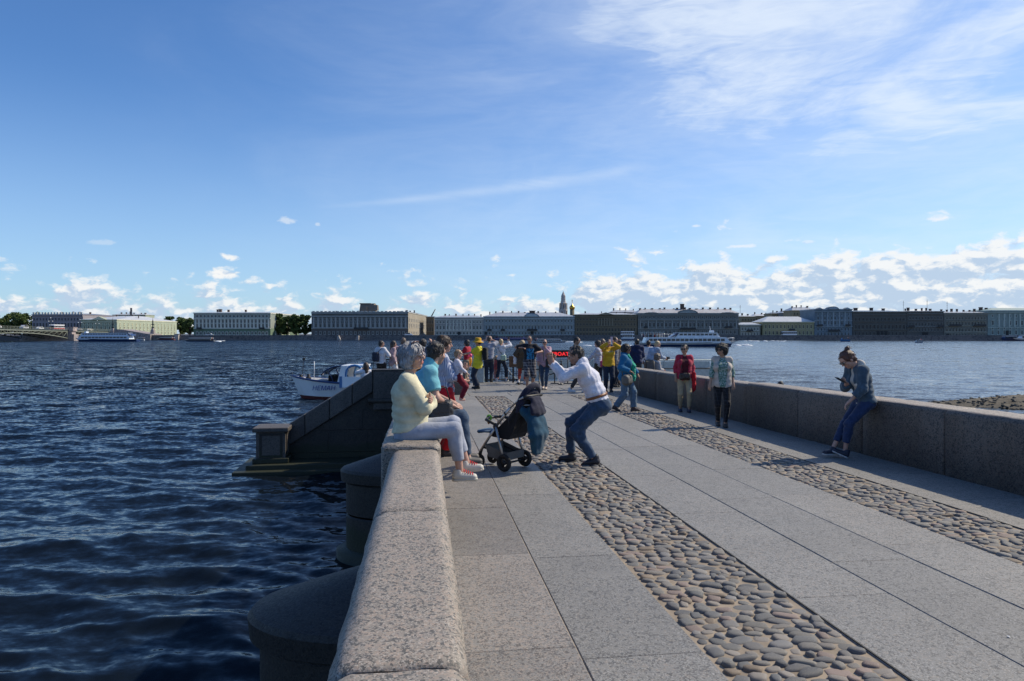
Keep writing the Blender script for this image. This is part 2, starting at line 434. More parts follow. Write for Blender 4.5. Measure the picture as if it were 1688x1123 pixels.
# ------------------------------------------------------------------ far bank
QD = 420.0; BD = 434.0; STREET = 0.05
def X_(px, D): return (px - 844.0) / F * D
def Z_(py, D): return at(844, py, D).z
quay_stone = granite('quay_stone', (0.15, 0.14, 0.14), (0.17, 0.15, 0.145), (0.08, 0.08, 0.085), (0.22, 0.21, 0.2), fleck=1.2, bump=0.1)
pave_far = plain('street_asphalt', (0.07, 0.07, 0.075), 0.85)
def quay():
    ground = MB().slab([(X_(192, QD), QD + 0.6), (X_(2100, QD), QD + 0.6), (X_(2600, 2400), 2400), (X_(-900, 2400), 2400), (X_(60, 470), 470), (X_(192, QD), 452)], WATER - 2, STREET)
    tag(ground.build('far_bank_ground', pave_far), kind='structure')
    root = thing('embankment_wall', 'long grey granite embankment wall running along the far river bank', 'wall', (0, QD, WATER))
    x = X_(192, QD); k = 0
    while x < X_(2000, QD):
        L = 11.0; w = MB()
        w.box((x + L / 2, 0.35, 0.75), (L - 0.02, 0.9, 2.5)); w.build('wall_block', quay_stone, root)
        MB().box((x + L / 2, 0.2, 2.17), (L - 0.02, 0.9, 0.3)).build('coping', quay_stone, root)
        MB().box((x + L / 2, 0.28, 2.62), (L - 0.06, 0.4, 0.6)).build('parapet', quay_stone, root)
        x += L; k += 1
    # river stairs with pale side walls below the palace
    st = thing('river_stairs', 'pale granite river stairs set in the far embankment below the long grey palace', 'stairs', (X_(575, QD), QD, WATER))
    pale = granite('pale_stone', (0.42, 0.38, 0.35), (0.45, 0.38, 0.34), (0.25, 0.24, 0.24), (0.55, 0.52, 0.5), fleck=1.5, bump=0.1)
    for s_ in (-1, 1):
        MB().prism([(s_ * 4.2, -0.2), (s_ * 6.4, -0.2), (s_ * 6.4, 2.6), (s_ * 5.6, 2.6)][::s_], -2.6, 0.3).build('side_wall', pale, st)
    for i in range(5): MB().box((0, -1.9 + i * 0.4, 0.15 + i * 0.35), (8.2, 0.42, 0.34)).build('step', quay_stone, st)
quay()

WIN = {}
glass_far = plain('window_glass', (0.016, 0.019, 0.024), 0.3, var=0.3, scale=0.3, spec=0.3)
def win_mesh(w, h, kind, frame):
    key = (round(w, 2), round(h, 2), kind, frame.name)
    if key in WIN: return WIN[key]
    m = MB(); t = max(0.2, w * 0.17); d = 0.22
    if kind == 'a':
        n = 7
        inn = [(w / 2 * math.cos(math.pi * i / n), h / 2 - w / 2 + w / 2 * math.sin(math.pi * i / n)) for i in range(n + 1)] + [(-w / 2, -h / 2), (w / 2, -h / 2)]
        out = [((w / 2 + t) * math.cos(math.pi * i / n), h / 2 - w / 2 + (w / 2 + t) * math.sin(math.pi * i / n)) for i in range(n + 1)] + [(-w / 2 - t, -h / 2 - t), (w / 2 + t, -h / 2 - t)]
    else:
        inn = [(w / 2, h / 2), (-w / 2, h / 2), (-w / 2, -h / 2), (w / 2, -h / 2)]
        out = [(w / 2 + t, h / 2 + t), (-w / 2 - t, h / 2 + t), (-w / 2 - t, -h / 2 - t), (w / 2 + t, -h / 2 - t)]
    n = len(inn)
    vs = [(x, -0.03, z) for x, z in inn] + [(x, -d, z) for x, z in inn] + [(x, -d, z) for x, z in out] + [(x, 0.0, z) for x, z in out]
    m.add(vs, [list(range(n))], 1)
    b = 0
    fs = []
    for i in range(n):
        j = (i + 1) % n
        fs += [[i, j, n + j, n + i], [n + i, n + j, 2 * n + j, 2 * n + i], [2 * n + i, 2 * n + j, 3 * n + j, 3 * n + i]]
    m.add(vs, fs, 0)
    m.box((0, -0.06, 0), (w * 0.07, 0.05, h * 0.98), 0); m.box((0, -0.06, h * 0.16), (w, 0.05, w * 0.07), 0)
    if kind == 'h':   # hooded: small shelf over the window
        m.box((0, -0.3, h / 2 + t * 2.2), (w + 3 * t, 0.6, t * 0.9), 0)
    m.box((0, -0.22, -h / 2 - t * 1.1), (w + 2.6 * t, 0.44, t * 0.6), 0)
    WIN[key] = m.mesh('window', [frame, glass_far])
    return WIN[key]
def paint(name, col, var=0.10):
    """weathered stucco"""
    if name in MATS: return MATS[name]
    m, g, b = newmat(name)
    tc = g.node('ShaderNodeTexCoord').outputs['Object']
    n = g.noise(tc, 0.25, 6, 0.65); st = g.noise(g.mapv(tc, (1, 1, 0.12)), 0.9, 5, 0.65)
    col = (col[0] * 1.0, col[1] * .98, col[2] * .87)
    col = tuple(v * (.82 if 'trim' not in name else 1.18) for v in col)
    c = g.mix(g.ss(n, 0.3, 0.7), tuple(v * (1 - var) for v in col), tuple(min(1, v * (1 + var)) for v in col))
    c = g.mix(g.ss(st, 0.55, 0.8) * 0.35, c, tuple(v * 0.6 for v in col))
    g.put(b.inputs['Base Color'], c); b.inputs['Roughness'].default_value = 0.88
    MATS[name] = m
    return m
def sheet_metal(name, col, rough=0.38, rust=0.0):
    """standing-seam painted sheet roof"""
    if name in MATS: return MATS[name]
    m, g, b = newmat(name)
    tc = g.node('ShaderNodeTexCoord').outputs['Object']
    n = g.noise(tc, 0.35, 6, 0.65); pan = g.sep(g.voro(g.mapv(tc, (0.9, 0.25, 0.5)), 0.8, 'Color'))
    c = g.mix(pan[0] * 0.5, col, tuple(v * 0.75 for v in col))
    c = g.mix(g.ss(n, 0.62 - rust * 0.12, 0.72) * min(1, rust), c, (0.22, 0.09, 0.04))
    g.put(b.inputs['Base Color'], c); b.inputs['Roughness'].default_value = rough; b.inputs['Metallic'].default_value = 0.0
    b.inputs['Specular IOR Level'].default_value = 0.7
    MATS[name] = m
    return m
white_trim = paint('white_trim', (0.62, 0.62, 0.60))
brick_dark = plain('chimney_brick', (0.09, 0.065, 0.055), 0.9, scale=2)

def building(name, label, x0, x1, eave, base, ridge, wall, roof, frame, rows, D=BD, depth=22.0, plinth=None, plinth_y=None,
             pil=None, bands=(), pediments=(), chimneys=(), side=None, balconies=(), doors=(), parapet=None, inset=None, group='palaces and houses along the far embankment'):
    k = D / F; xa, xb = X_(x0, D), X_(x1, D); W = xb - xa; cx = (xa + xb) / 2
    z0 = STREET - 0.02; ze = Z_(eave, D) - z0; zr = Z_(ridge, D) - z0
    root = thing(name, label, 'building', (cx, D, z0), 0, group)
    lx = lambda px: X_(px, D) - cx
    lz = lambda py: Z_(py, D) - z0
    MB().box((0, depth / 2, ze / 2), (W - 0.05, depth, ze)).build('wall', wall, root)
    if plinth:
        zp = lz(plinth_y); MB().box((0, depth / 2, zp / 2), (W + 0.02, depth + 0.3, zp)).build('ground_storey', plinth, root)
    # cornice and roof
    MB().box((0, depth / 2, ze + 0.28), (W + 0.5, depth + 1.1, 0.56)).build('cornice', frame, root)
    ov = 0.3; i_ = inset if inset is not None else min(depth * 0.42, W * 0.2)
    a = W / 2 + ov; r0 = ze + 0.56
    rm = MB().add([(-a, -ov, r0), (a, -ov, r0), (a, depth + ov, r0), (-a, depth + ov, r0),
                   (-a + i_, depth * 0.42, zr), (a - i_, depth * 0.42, zr), (a - i_, depth * 0.58, zr), (-a + i_, depth * 0.58, zr)],
                  [(0, 1, 5, 4), (1, 2, 6, 5), (2, 3, 7, 6), (3, 0, 4, 7), (4, 5, 6, 7)])
    rf = rm.build('roof', roof, root)
    for (px, w, yt) in chimneys:
        zt = lz(yt); w *= k
        c = MB().box((lx(px), depth * 0.40, (zt + ze) / 2), (w, w * 1.1, zt - ze)); c.box((lx(px), depth * 0.40, zt), (w * 1.25, w * 1.35, 0.25))
        c.build('chimney', brick_dark, rf)
    for yb, hb, pr in bands:
        MB().box((0, -pr / 2 + 0.001, lz(yb)), (W + 0.04, pr, hb * k)).build('cornice_band', frame, root)
    if pil:
        n, yt, yb, wp, mg = pil
        xs = [x0 + mg + (x1 - x0 - 2 * mg) * i / (n - 1) for i in range(n)] if isinstance(n, int) else n
        zt, zb = lz(yt), lz(yb)
        pm = MB().box((0, -0.2, 0), (wp * k, 0.5, zt - zb)); pm.box((0, -0.25, (zt - zb) / 2 - 0.3), (wp * k * 1.35, 0.7, 0.6)); pm.box((0, -0.25, -(zt - zb) / 2 + 0.25), (wp * k * 1.25, 0.65, 0.5))
        me = pm.mesh('pilaster', [frame])
        for px in xs:
            o = link('pilaster', me, root); o.location = (lx(px), 0, (zt + zb) / 2)
    for (yc, h, w, n, kind, mg) in rows:
        me = win_mesh(w * k * 1.12, h * k * 1.05, kind, frame)
        for i in range(n):
            px = x0 + mg + (x1 - x0 - 2 * mg) * (i + 0.5) / n
            o = link('window', me, root); o.location = (lx(px), -0.16 if (plinth and yc > plinth_y) else 0, lz(yc))
    if side:
        n, sgn, smat = side
        for (yc, h, w, nn, kind, mg) in rows:
            me = win_mesh(w * k, h * k, kind, frame)
            for i in range(n):
                o = link('window', me, root); o.rotation_euler = (0, 0, R(90) * sgn)
                o.location = (sgn * (W / 2 - 0.02 + (0.05 if (plinth and yc > plinth_y) else 0)), depth * (i + 0.7) / (n + 0.4), lz(yc))
        if smat: MB().box((sgn * (W / 2 - 0.05), depth / 2, ze / 2 + 0.01), (0.14, depth - 0.02, ze - 0.02)).build('side_wall', smat, root)
    for (pa, pb, ytop, kind) in pediments:
        xl, xr = lx(pa), lx(pb); zt = lz(ytop); zb = ze + 0.1
        if kind == 't': pts = [(xl, zb), (xr, zb), (xr, zb + 0.3), ((xl + xr) / 2, zt), (xl, zb + 0.3)]
        else:
            n = 8; pts = [(xr + (xl - xr) * 0, zb)]
            pts = [(xl, zb), (xr, zb)] + [((xl + xr) / 2 + (xr - xl) / 2 * math.cos(math.pi * i / n), zb + 0.3 + (zt - zb - 0.3) * math.sin(math.pi * i / n)) for i in range(n + 1)]
        MB().prism(pts, -0.9, 3.0).build('pediment', wall, root)
        inn = [((x - (xl + xr) / 2) * 0.8 + (xl + xr) / 2, (z - zb) * 0.72 + zb + 0.25) for x, z in pts]
        MB().prism(inn, -1.05, -0.5).build('tympanum', frame, root)
    for (px, py, wpx) in balconies:
        b = MB().box((lx(px), -0.8, lz(py)), (wpx * k, 1.5, 0.3)); b.box((lx(px), -1.5, lz(py) + 0.55), (wpx * k, 0.08, 0.9))
        b.build('balcony', plain('iron_dark', (0.03, 0.032, 0.035), 0.5), root)
    for (px, wpx, yt) in doors:
        b = MB().box((lx(px), -0.2, lz(yt) / 2), (wpx * k, 0.3, lz(yt))); b.build('door', plain('dark_door', (0.03, 0.028, 0.026), 0.7), root)
    if parapet:
        n, yt, pm_ = parapet; zt = lz(yt)
        for i in range(n):
            px = x0 + (x1 - x0) * (i + 0.5) / n
            MB().box((lx(px), 0.3, (zt + ze) / 2 + 0.3), ((x1 - x0) * k / n * 0.62, 0.5, zt - ze)).build('parapet_panel', pm_, root)
    return root
def ch(a, b, n, y, w=2.2, seed=1):
    q = random.Random(seed); return [(a + (b - a) * (i + 0.5 + q.uniform(-.3, .3)) / n, w * q.uniform(0.7, 1.3), y + q.uniform(-1.3, 1.0)) for i in range(n)]

grey_roof = sheet_metal('grey_sheet_roof', (0.42, 0.43, 0.45))
pale_roof = sheet_metal('pale_sheet_roof', (0.55, 0.56, 0.57))
dark_roof = sheet_metal('dark_sheet_roof', (0.16, 0.17, 0.19))
rust_roof = sheet_metal('rusty_sheet_roof', (0.45, 0.44, 0.43), 0.45, rust=0.9)
green_roof = sheet_metal('green_sheet_roof', (0.22, 0.30, 0.26), 0.5)
def bank_buildings():
    lil = paint('lilac_stucco', (0.36, 0.34, 0.40)); ygr = paint('yellow_green_stucco', (0.43, 0.49, 0.41)); cel = paint('pale_celadon_stucco', (0.33, 0.38, 0.37))
    cgr = paint('green_stucco', (0.17, 0.25, 0.19)); mar = paint('grey_marble', (0.21, 0.22, 0.24)); mab = paint('brown_granite_base', (0.16, 0.145, 0.145))
    marl = paint('marble_trim', (0.36, 0.37, 0.39)); pkw = paint('pinkish_white_stucco', (0.47, 0.44, 0.45)); blg = paint('light_blue_stucco', (0.33, 0.38, 0.44))
    bro = paint('umber_stucco', (0.20, 0.165, 0.12)); brot = paint('umber_trim', (0.24, 0.21, 0.17)); gry = paint('grey_stucco', (0.25, 0.26, 0.275)); gryt = paint('grey_trim', (0.33, 0.335, 0.34))
    yel = paint('ochre_stucco', (0.44, 0.40, 0.25)); yet = paint('ochre_trim', (0.5, 0.47, 0.36)); blu = paint('blue_grey_stucco', (0.22, 0.28, 0.36)); blut = paint('blue_grey_trim', (0.32, 0.38, 0.45))
    dkb = paint('dark_brown_stucco', (0.15, 0.145, 0.145)); dkt = paint('dark_brown_trim', (0.17, 0.165, 0.16)); dkg = paint('dark_grey_stucco', (0.155, 0.15, 0.15)); dgt = paint('dark_grey_trim', (0.23, 0.23, 0.235))
    tau = paint('taupe_stucco', (0.24, 0.24, 0.235)); tat = paint('taupe_trim', (0.36, 0.345, 0.31)); aqu = paint('pale_aqua_stucco', (0.34, 0.42, 0.43)); beige = paint('beige_stucco', (0.40, 0.34, 0.24))
    building('mansion', 'lilac grey mansion with white roof balustrade behind the left bridge', 53, 137, 519.5, 553, 516, lil, dark_roof, lil,
             [(526.5, 3.6, 1.9, 16, 'r', 1), (536, 6, 2.2, 16, 'r', 1)], D=560, depth=50, bands=((521, 1.0, 0.8),), parapet=(17, 515.5, white_trim), chimneys=ch(70, 135, 4, 514, 1.6, 3))
    building('mansion', 'yellow green mansion with long sunlit side and dark front gable by the obelisks', 134, 193, 528, 553, 519, ygr, pale_roof, paint('cream_trim', (0.6, 0.6, 0.48)),
             [(534, 2.6, 1.8, 8, 'r', 2), (540.5, 4.4, 2.2, 8, 'r', 2), (549, 4.6, 2.2, 8, 'r', 2)], D=482, depth=86, pediments=((152, 176, 522, 't'),), bands=((530.5, 0.7, 0.4), (545, 0.7, 0.3)), chimneys=ch(140, 190, 4, 518, 1.5, 9),
             side=(16, 1, None), inset=8)
    building('palace', 'pale green palace with white pilasters between the two groups of bank trees', 319.5, 446, 517, 553, 512.5, cel, pale_roof, white_trim,
             [(521.3, 4.0, 3.0, 20, 'r', 3), (530, 4.6, 2.5, 20, 'r', 3), (537.3, 5.6, 2.6, 20, 'r', 3), (549.2, 5.0, 2.8, 20, 'a', 3)], depth=58, plinth=cgr, plinth_y=541.5,
             pil=(21, 526, 541, 1.5, 3), bands=((525.2, 1.1, 0.6), (541.6, 0.9, 0.5)), chimneys=[(333, 2.5, 508.5), (338, 4, 508), (352, 3, 509), (382, 2.6, 509)], side=(4, 1, None), balconies=((330, 542.5, 9), (433, 542.5, 9)))
    building('palace', 'long grey marble palace with tall pilasters, roof tower and sunlit right end', 513.5, 673, 515.5, 553, 511.5, mar, dark_roof, marl,
             [(527, 3.8, 2.2, 21, 'r', 4), (536.5, 6.2, 2.4, 21, 'r', 4), (549, 4.2, 2.2, 21, 'r', 4)], depth=96, plinth=mab, plinth_y=541.3,
             pil=(22, 523.5, 541, 1.9, 4), bands=((521.5, 1.6, 0.9), (517.5, 0.9, 1.2), (541.2, 1.0, 0.5)), chimneys=ch(525, 585, 6, 510, 1.8, 4) + ch(630, 672, 6, 509.5, 2.6, 5),
             side=(12, 1, paint('sunlit_marble', (0.40, 0.36, 0.31))), balconies=((596, 542.5, 24),), parapet=(24, 513.6, marl), inset=3)  # right end wall lighter and warmer than the front: sunlight put into its colour
    k = BD / F; r = bpy.data.objects['palace.001']
    tw = MB().box((X_(603, BD) - r.location.x, 8, Z_(508, BD)), (26 * k, 9, 15 * k), taper=.86); tw.box((X_(600, BD) - r.location.x, 8, Z_(500.2, BD)), (19 * k, 8.6, 0.5)); tw.box((X_(617, BD) - r.location.x, 6, Z_(507, BD)), (7 * k, 5, 9 * k), taper=.8); tw.box((X_(612, BD) - r.location.x, 9, Z_(503, BD)), (4 * k, 3, 7 * k))
    tw.box((X_(598, BD) - r.location.x, 3.3, Z_(510, BD)), (11 * k, 1.5, 9 * k)); tw.build('attic_tower', paint('brown_tower', (0.26, 0.22, 0.2)), r)
    building('house', 'narrow dark brown house set back right of the long grey palace', 702.5, 715.5, 523.5, 553, 521, bro, dark_roof, brot, [(531, 5, 2, 3, 'r', 1), (543, 6, 2, 3, 'r', 1)], D=490, depth=20)
    building('mansion', 'pinkish white mansion with arched windows on the far bank', 716, 797, 524.5, 553, 519.5, pkw, grey_roof, white_trim,
             [(531.3, 3.0, 2.3, 14, 'r', 2), (539.8, 6.2, 2.5, 14, 'a', 2), (549.3, 4.4, 2.5, 14, 'r', 2)], pil=(8, 528, 545, 1.3, 20), bands=((527, 0.9, 0.5), (545, 0.8, 0.4)), chimneys=ch(725, 795, 7, 517.5, 2.0, 6), doors=((757, 4.2, 547),))
    building('palace', 'light blue grey palace with curved central gable on the far bank', 797, 947, 523, 553, 514.5, blg, grey_roof, paint('pale_blue_trim', (0.45, 0.49, 0.53)),
             [(529.2, 3.6, 1.9, 27, 'h', 2), (539.8, 5.6, 2.1, 27, 'h', 2), (549.3, 4.6, 2.1, 27, 'a', 2)], bands=((525.3, 0.9, 0.7), (534.3, 0.7, 0.4), (545, 0.8, 0.5)), pediments=((864, 889, 516.5, 'c'),),
             chimneys=ch(802, 945, 12, 513.5, 2.2, 7) + [(878, 9, 512)], balconies=((807, 545, 7), (829, 545, 7), (877, 545, 17), (927, 545, 7)), doors=((801, 4.5, 547), (877, 5, 546.5)))
    b8 = building('palace', 'umber brown mansion with white central columns and triangular gable', 947.5, 1050.5, 520, 553, 515.5, bro, grey_roof, brot,
             [(526.8, 3.0, 2.2, 19, 'r', 2), (535, 3.6, 2.3, 19, 'r', 2), (543.8, 4.6, 2.4, 19, 'r', 2), (550.8, 3.6, 2.2, 19, 'r', 2)], bands=((522.6, 0.8, 0.6), (539.6, 0.8, 0.4), (547.6, 0.7, 0.4)), pediments=((985, 1012, 515.2, 't'),),
             pil=([987, 991.5, 996, 1000.5, 1005, 1009.5], 524.5, 537.5, 1.5, 0), chimneys=ch(960, 1045, 4, 514, 1.6, 8))
    building('palace', 'large grey palace with rust-streaked roof and arched windows behind the white ferry', 1051.5, 1217.5, 517.5, 553, 508.5, gry, rust_roof, gryt,
             [(523.3, 3.4, 2.1, 24, 'r', 3), (535.4, 6.4, 3.0, 24, 'a', 3), (547.5, 5.0, 2.5, 24, 'r', 3)], bands=((519.4, 0.9, 0.8), (527.6, 1.0, 0.7), (542, 0.8, 0.5)), pil=(13, 528.5, 541.5, 1.4, 4),
             pediments=((1117, 1150, 510.5, 'c'), (1062, 1084, 514.8, 'c'), (1188, 1210, 514.8, 'c')), chimneys=ch(1054, 1216, 15, 507.5, 2.6, 12) + [(1130, 5.5, 500.5)], balconies=((1133, 543, 26), (1064, 540.5, 5), (1200, 540.5, 12)), inset=4)
    building('house', 'small two-storey pale grey house between the grey palace and the ochre house', 1219, 1253.5, 536.5, 553, 531.5, paint('pale_grey_stucco', (0.36, 0.35, 0.31)), grey_roof, white_trim,
             [(542.3, 4.4, 2.2, 6, 'r', 2), (550.3, 4.2, 2.2, 6, 'r', 2)], depth=14, balconies=((1235, 546, 11),), inset=4)
    building('house', 'ochre two-storey house with shiny hipped roof behind the white coach', 1257, 1342, 532, 553, 521.5, yel, pale_roof, yet,
             [(538.8, 5.0, 2.3, 13, 'h', 2), (549, 5.2, 2.4, 13, 'r', 2)], depth=20, bands=((544, 0.7, 0.4),), balconies=((1304, 544.5, 10),), inset=7)
    building('mansion', 'tall blue grey mansion with rounded roof gables beside the ochre house', 1342.5, 1404.5, 511, 553, 508, blu, dark_roof, blut,
             [(518, 2.6, 2.0, 10, 'r', 3), (524.6, 4.6, 2.4, 10, 'r', 3), (532.6, 5.4, 2.6, 10, 'h', 3), (543, 4.4, 2.4, 10, 'a', 3), (550.6, 4.6, 2.5, 10, 'r', 3)], bands=((513.4, 1.0, 1.0), (528.6, 0.7, 0.4), (538.3, 0.9, 0.6)),
             pediments=((1363, 1382, 505.3, 'c'), (1390, 1402, 507, 't'), (1345, 1356, 507, 't')), balconies=((1350, 537.5, 9), (1374, 546, 19), (1396, 537.5, 9)), pil=(5, 515, 538, 1.5, 12))
    building('palace', 'dark brown palace with rows of arched windows on the right far bank', 1405, 1494.5, 515, 553, 511, dkb, sheet_metal('blue_grey_roof', (0.18, 0.24, 0.31)), dkt,
             [(526.2, 4.8, 2.8, 14, 'a', 2), (538.8, 6.2, 3.2, 14, 'a', 2), (549.8, 4.6, 2.5, 14, 'a', 2)], bands=((519, 0.8, 0.5), (531, 0.7, 0.5), (544, 0.8, 0.5)), chimneys=[(1421.5, 4.6, 507.2), (1448, 4, 507), (1468, 3.6, 508.2)], doors=((1447, 4, 546), (1453.5, 4, 546), (1460, 4, 546)))
    building('house', 'dark grey four-storey house with a square carriage gateway', 1495, 1555.5, 514.5, 553, 511.5, dkg, grey_roof, dgt,
             [(524.7, 4.2, 2.3, 11, 'r', 2), (534.6, 5.2, 2.3, 11, 'r', 2), (543.5, 4.6, 2.2, 11, 'r', 2)], bands=((517.5, 0.8, 0.6), (538.6, 0.7, 0.5)), chimneys=ch(1498, 1553, 6, 508, 2.4, 15), doors=((1525, 8.5, 548),), balconies=((1501, 539, 9), (1549, 539, 9)))
    building('house', 'taupe four-storey house with a low gateway at its left end', 1556, 1627.5, 517, 553, 513, tau, grey_roof, tat,
             [(524.8, 4.0, 2.2, 13, 'r', 2), (533.4, 5.0, 2.3, 13, 'h', 2), (543.8, 5.2, 2.4, 13, 'a', 2), (551.5, 3.2, 2.2, 13, 'r', 3)], bands=((519.4, 0.8, 0.6), (537.7, 0.7, 0.5), (547.8, 0.7, 0.4)), chimneys=ch(1562, 1624, 7, 510, 2.4, 16), doors=((1562, 5, 550),), balconies=((1573, 537.4, 20), (1613, 537.4, 20)))
    building('palace', 'pale aqua palace with white columns and green roof at the right edge', 1628, 1760, 513, 553, 507, aqu, green_roof, paint('aqua_trim', (0.46, 0.52, 0.52)),
             [(521, 3.2, 2.3, 13, 'r', 3), (532.6, 6.4, 3.0, 13, 'h', 3), (541.6, 2.2, 2.4, 13, 'a', 3), (548.3, 6.0, 2.8, 13, 'r', 3)], bands=((515, 0.9, 0.8), (540, 0.8, 0.5)), pil=(12, 517.5, 539, 1.8, 18), chimneys=[(1632, 4, 506), (1641, 3, 507)], doors=((1660, 5, 545),))
    # roofs crowding behind
    bh = 'houses behind the embankment front'
    for i, (a, b, e, r_, D, lab, w, rf) in enumerate([
        (1221, 1246, 523, 519.5, 500, 'low beige house behind the small pale grey house', beige, pale_roof),
        (1243, 1282, 522, 517.5, 540, 'beige house with pale roof behind the bank tree and small house', beige, pale_roof),
        (1272, 1294, 518, 514.5, 520, 'beige house with dark roof rising behind the ochre house', beige, dark_roof),
        (1290, 1308, 517, 511.5, 510, 'grey gabled house rising behind the ochre roof', gry, pale_roof),
        (1306, 1343, 513, 506, 480, 'tall beige house stepping up to the blue grey mansion', beige, grey_roof),
        (1008, 1052, 516, 511, 500, 'pale house top showing behind the umber mansion roof', pkw, grey_roof),
        (186, 240, 520, 517, 640, 'long pale house roof behind the yellow green mansion', ygr, pale_roof)]):
        o = building('house', lab, a, b, e, 553, r_, w, rf, w, [(e + 4.5, 2.6, 1.6, max(3, int((b - a) / 5)), 'r', 1)], D=D, depth=16, group=bh, chimneys=ch(a + 2, b - 2, max(2, int((b - a) / 9)), r_ - 2, 1.8, 40 + i), inset=3)
    # cathedral tower in scaffolding and gilt dome
    D = 640; k = D / F
    t = thing('cathedral_tower', 'grey cathedral bell tower wrapped in scaffolding above the roofs', 'tower', (X_(928.5, D), D, STREET))
    z = lambda py: Z_(py, D) - STREET
    st = plain('scaffold_grey', (0.46, 0.42, 0.39), 0.8, bump=0.4, bscale=0.8); oc = 8
    MB().lathe([(7.2 * k, 0), (7.2 * k, z(510)), (6.2 * k, z(509.5))], 12, smooth=False).build('drum', st, t)
    MB().lathe([(5.8 * k, z(510)), (5.4 * k, z(500)), (4.7 * k, z(499.5)), (4.3 * k, z(497))], oc, smooth=False).build('tier', st, t)
    MB().lathe([(3.9 * k, z(498)), (3.3 * k, z(487)), (2.7 * k, z(486)), (0.3 * k, z(480.5)), (0.05, z(479))], oc, smooth=False).build('spire', st, t)
    for yy in (508, 504.5, 501, 497, 493, 489.5):
        MB().lathe([(6.1 * k if yy > 499 else 4.1 * k, z(yy)), (6.1 * k if yy > 499 else 4.1 * k, z(yy) + 0.3)], oc, smooth=False).build('scaffold_deck', st, t)
    for a in range(8):
        MB().tube([(6.3 * k * math.cos(a * .785), 6.3 * k * math.sin(a * .785), z(513)), (6.2 * k * math.cos(a * .785), 6.2 * k * math.sin(a * .785), z(500))], 0.25, 5).build('scaffold_pole', brick_dark, t)
    t2 = thing('church_dome', 'small gilded onion dome with a cross beside the scaffolded tower', 'dome', (X_(942.3, D), D - 5, STREET))
    MB().lathe([(3.6 * k, 0), (3.6 * k, z(510.5))], 12).build('drum', paint('drum_ochre', (0.2, 0.17, 0.12)), t2)
    gold = plain('gilding', (0.62, 0.36, 0.07), 0.28, metal=1.0)
    MB().lathe([(3.7 * k, z(510.5)), (4.5 * k, z(508.6)), (4.3 * k, z(506.5)), (2.6 * k, z(504.4)), (0.8 * k, z(502.6)), (0.35 * k, z(500.5)), (0.1, z(499.5))], 16).build('onion', gold, t2)
    c = MB().box((0, 0, z(497)), (0.35, 0.3, 5.5 * k)); c.box((0, 0, z(496.3)), (2.0 * k, 0.3, 0.35)); c.box((0, 0, z(497.6)), (1.2 * k, 0.3, 0.3)); c.build('cross', gold, t2)
    # thin chimney and crane behind the left mansions, tall masts
    D = 640; k = D / F
    s = thing('factory_chimney', 'slim grey chimney stack rising behind the yellow green mansion', 'chimney', (X_(216.5, D), D, STREET))
    MB().lathe([(1.9 * k, 0), (1.5 * k, Z_(508.5, D)), (1.7 * k, Z_(508.4, D)), (1.7 * k, Z_(507.8, D))], 10).build('stack', plain('stack_grey', (0.2, 0.2, 0.22), 0.8), s)
    s = thing('dock_crane', 'dark slanted crane jib behind the narrow brown house', 'crane', (X_(711, 520), 520, STREET))
    MB().tube([(-0.4, 0, 0), (-0.2, 0, 14)], 0.5, 6).build('mast', brick_dark, s); MB().tube([(-0.3, 0, 13.6), (3.0, 0, 19.8)], [0.5, 0.25], 6).build('jib', brick_dark, s)
    for i, (px, yt, lab) in enumerate([(1489, 496, 'thin roof aerial at the seam of the dark brown palace'), (1528, 494, 'thin roof aerial over the dark grey house'), (1561, 497, 'thin roof aerial at the left end of the taupe house'), (1220, 503, 'small roof aerial at the right end of the large grey palace')]):
        D = 445; a = thing('roof_aerial', lab, 'aerial', (X_(px, D), D, Z_(513, D)), 0, 'aerials on the bank roofs')
        hh = Z_(yt, D) - Z_(513, D)
        MB().tube([(0, 0, -1.5), (0, 0, hh)], 0.09, 5).build('mast', brick_dark, a)
        m = MB(); m.tube([(-0.6, 0, hh * .8), (0.6, 0, hh * .8)], 0.05, 4); m.tube([(-0.4, 0, hh * .6), (0.4, 0, hh * .6)], 0.05, 4); m.build('crossbar', brick_dark, a)
bank_buildings()

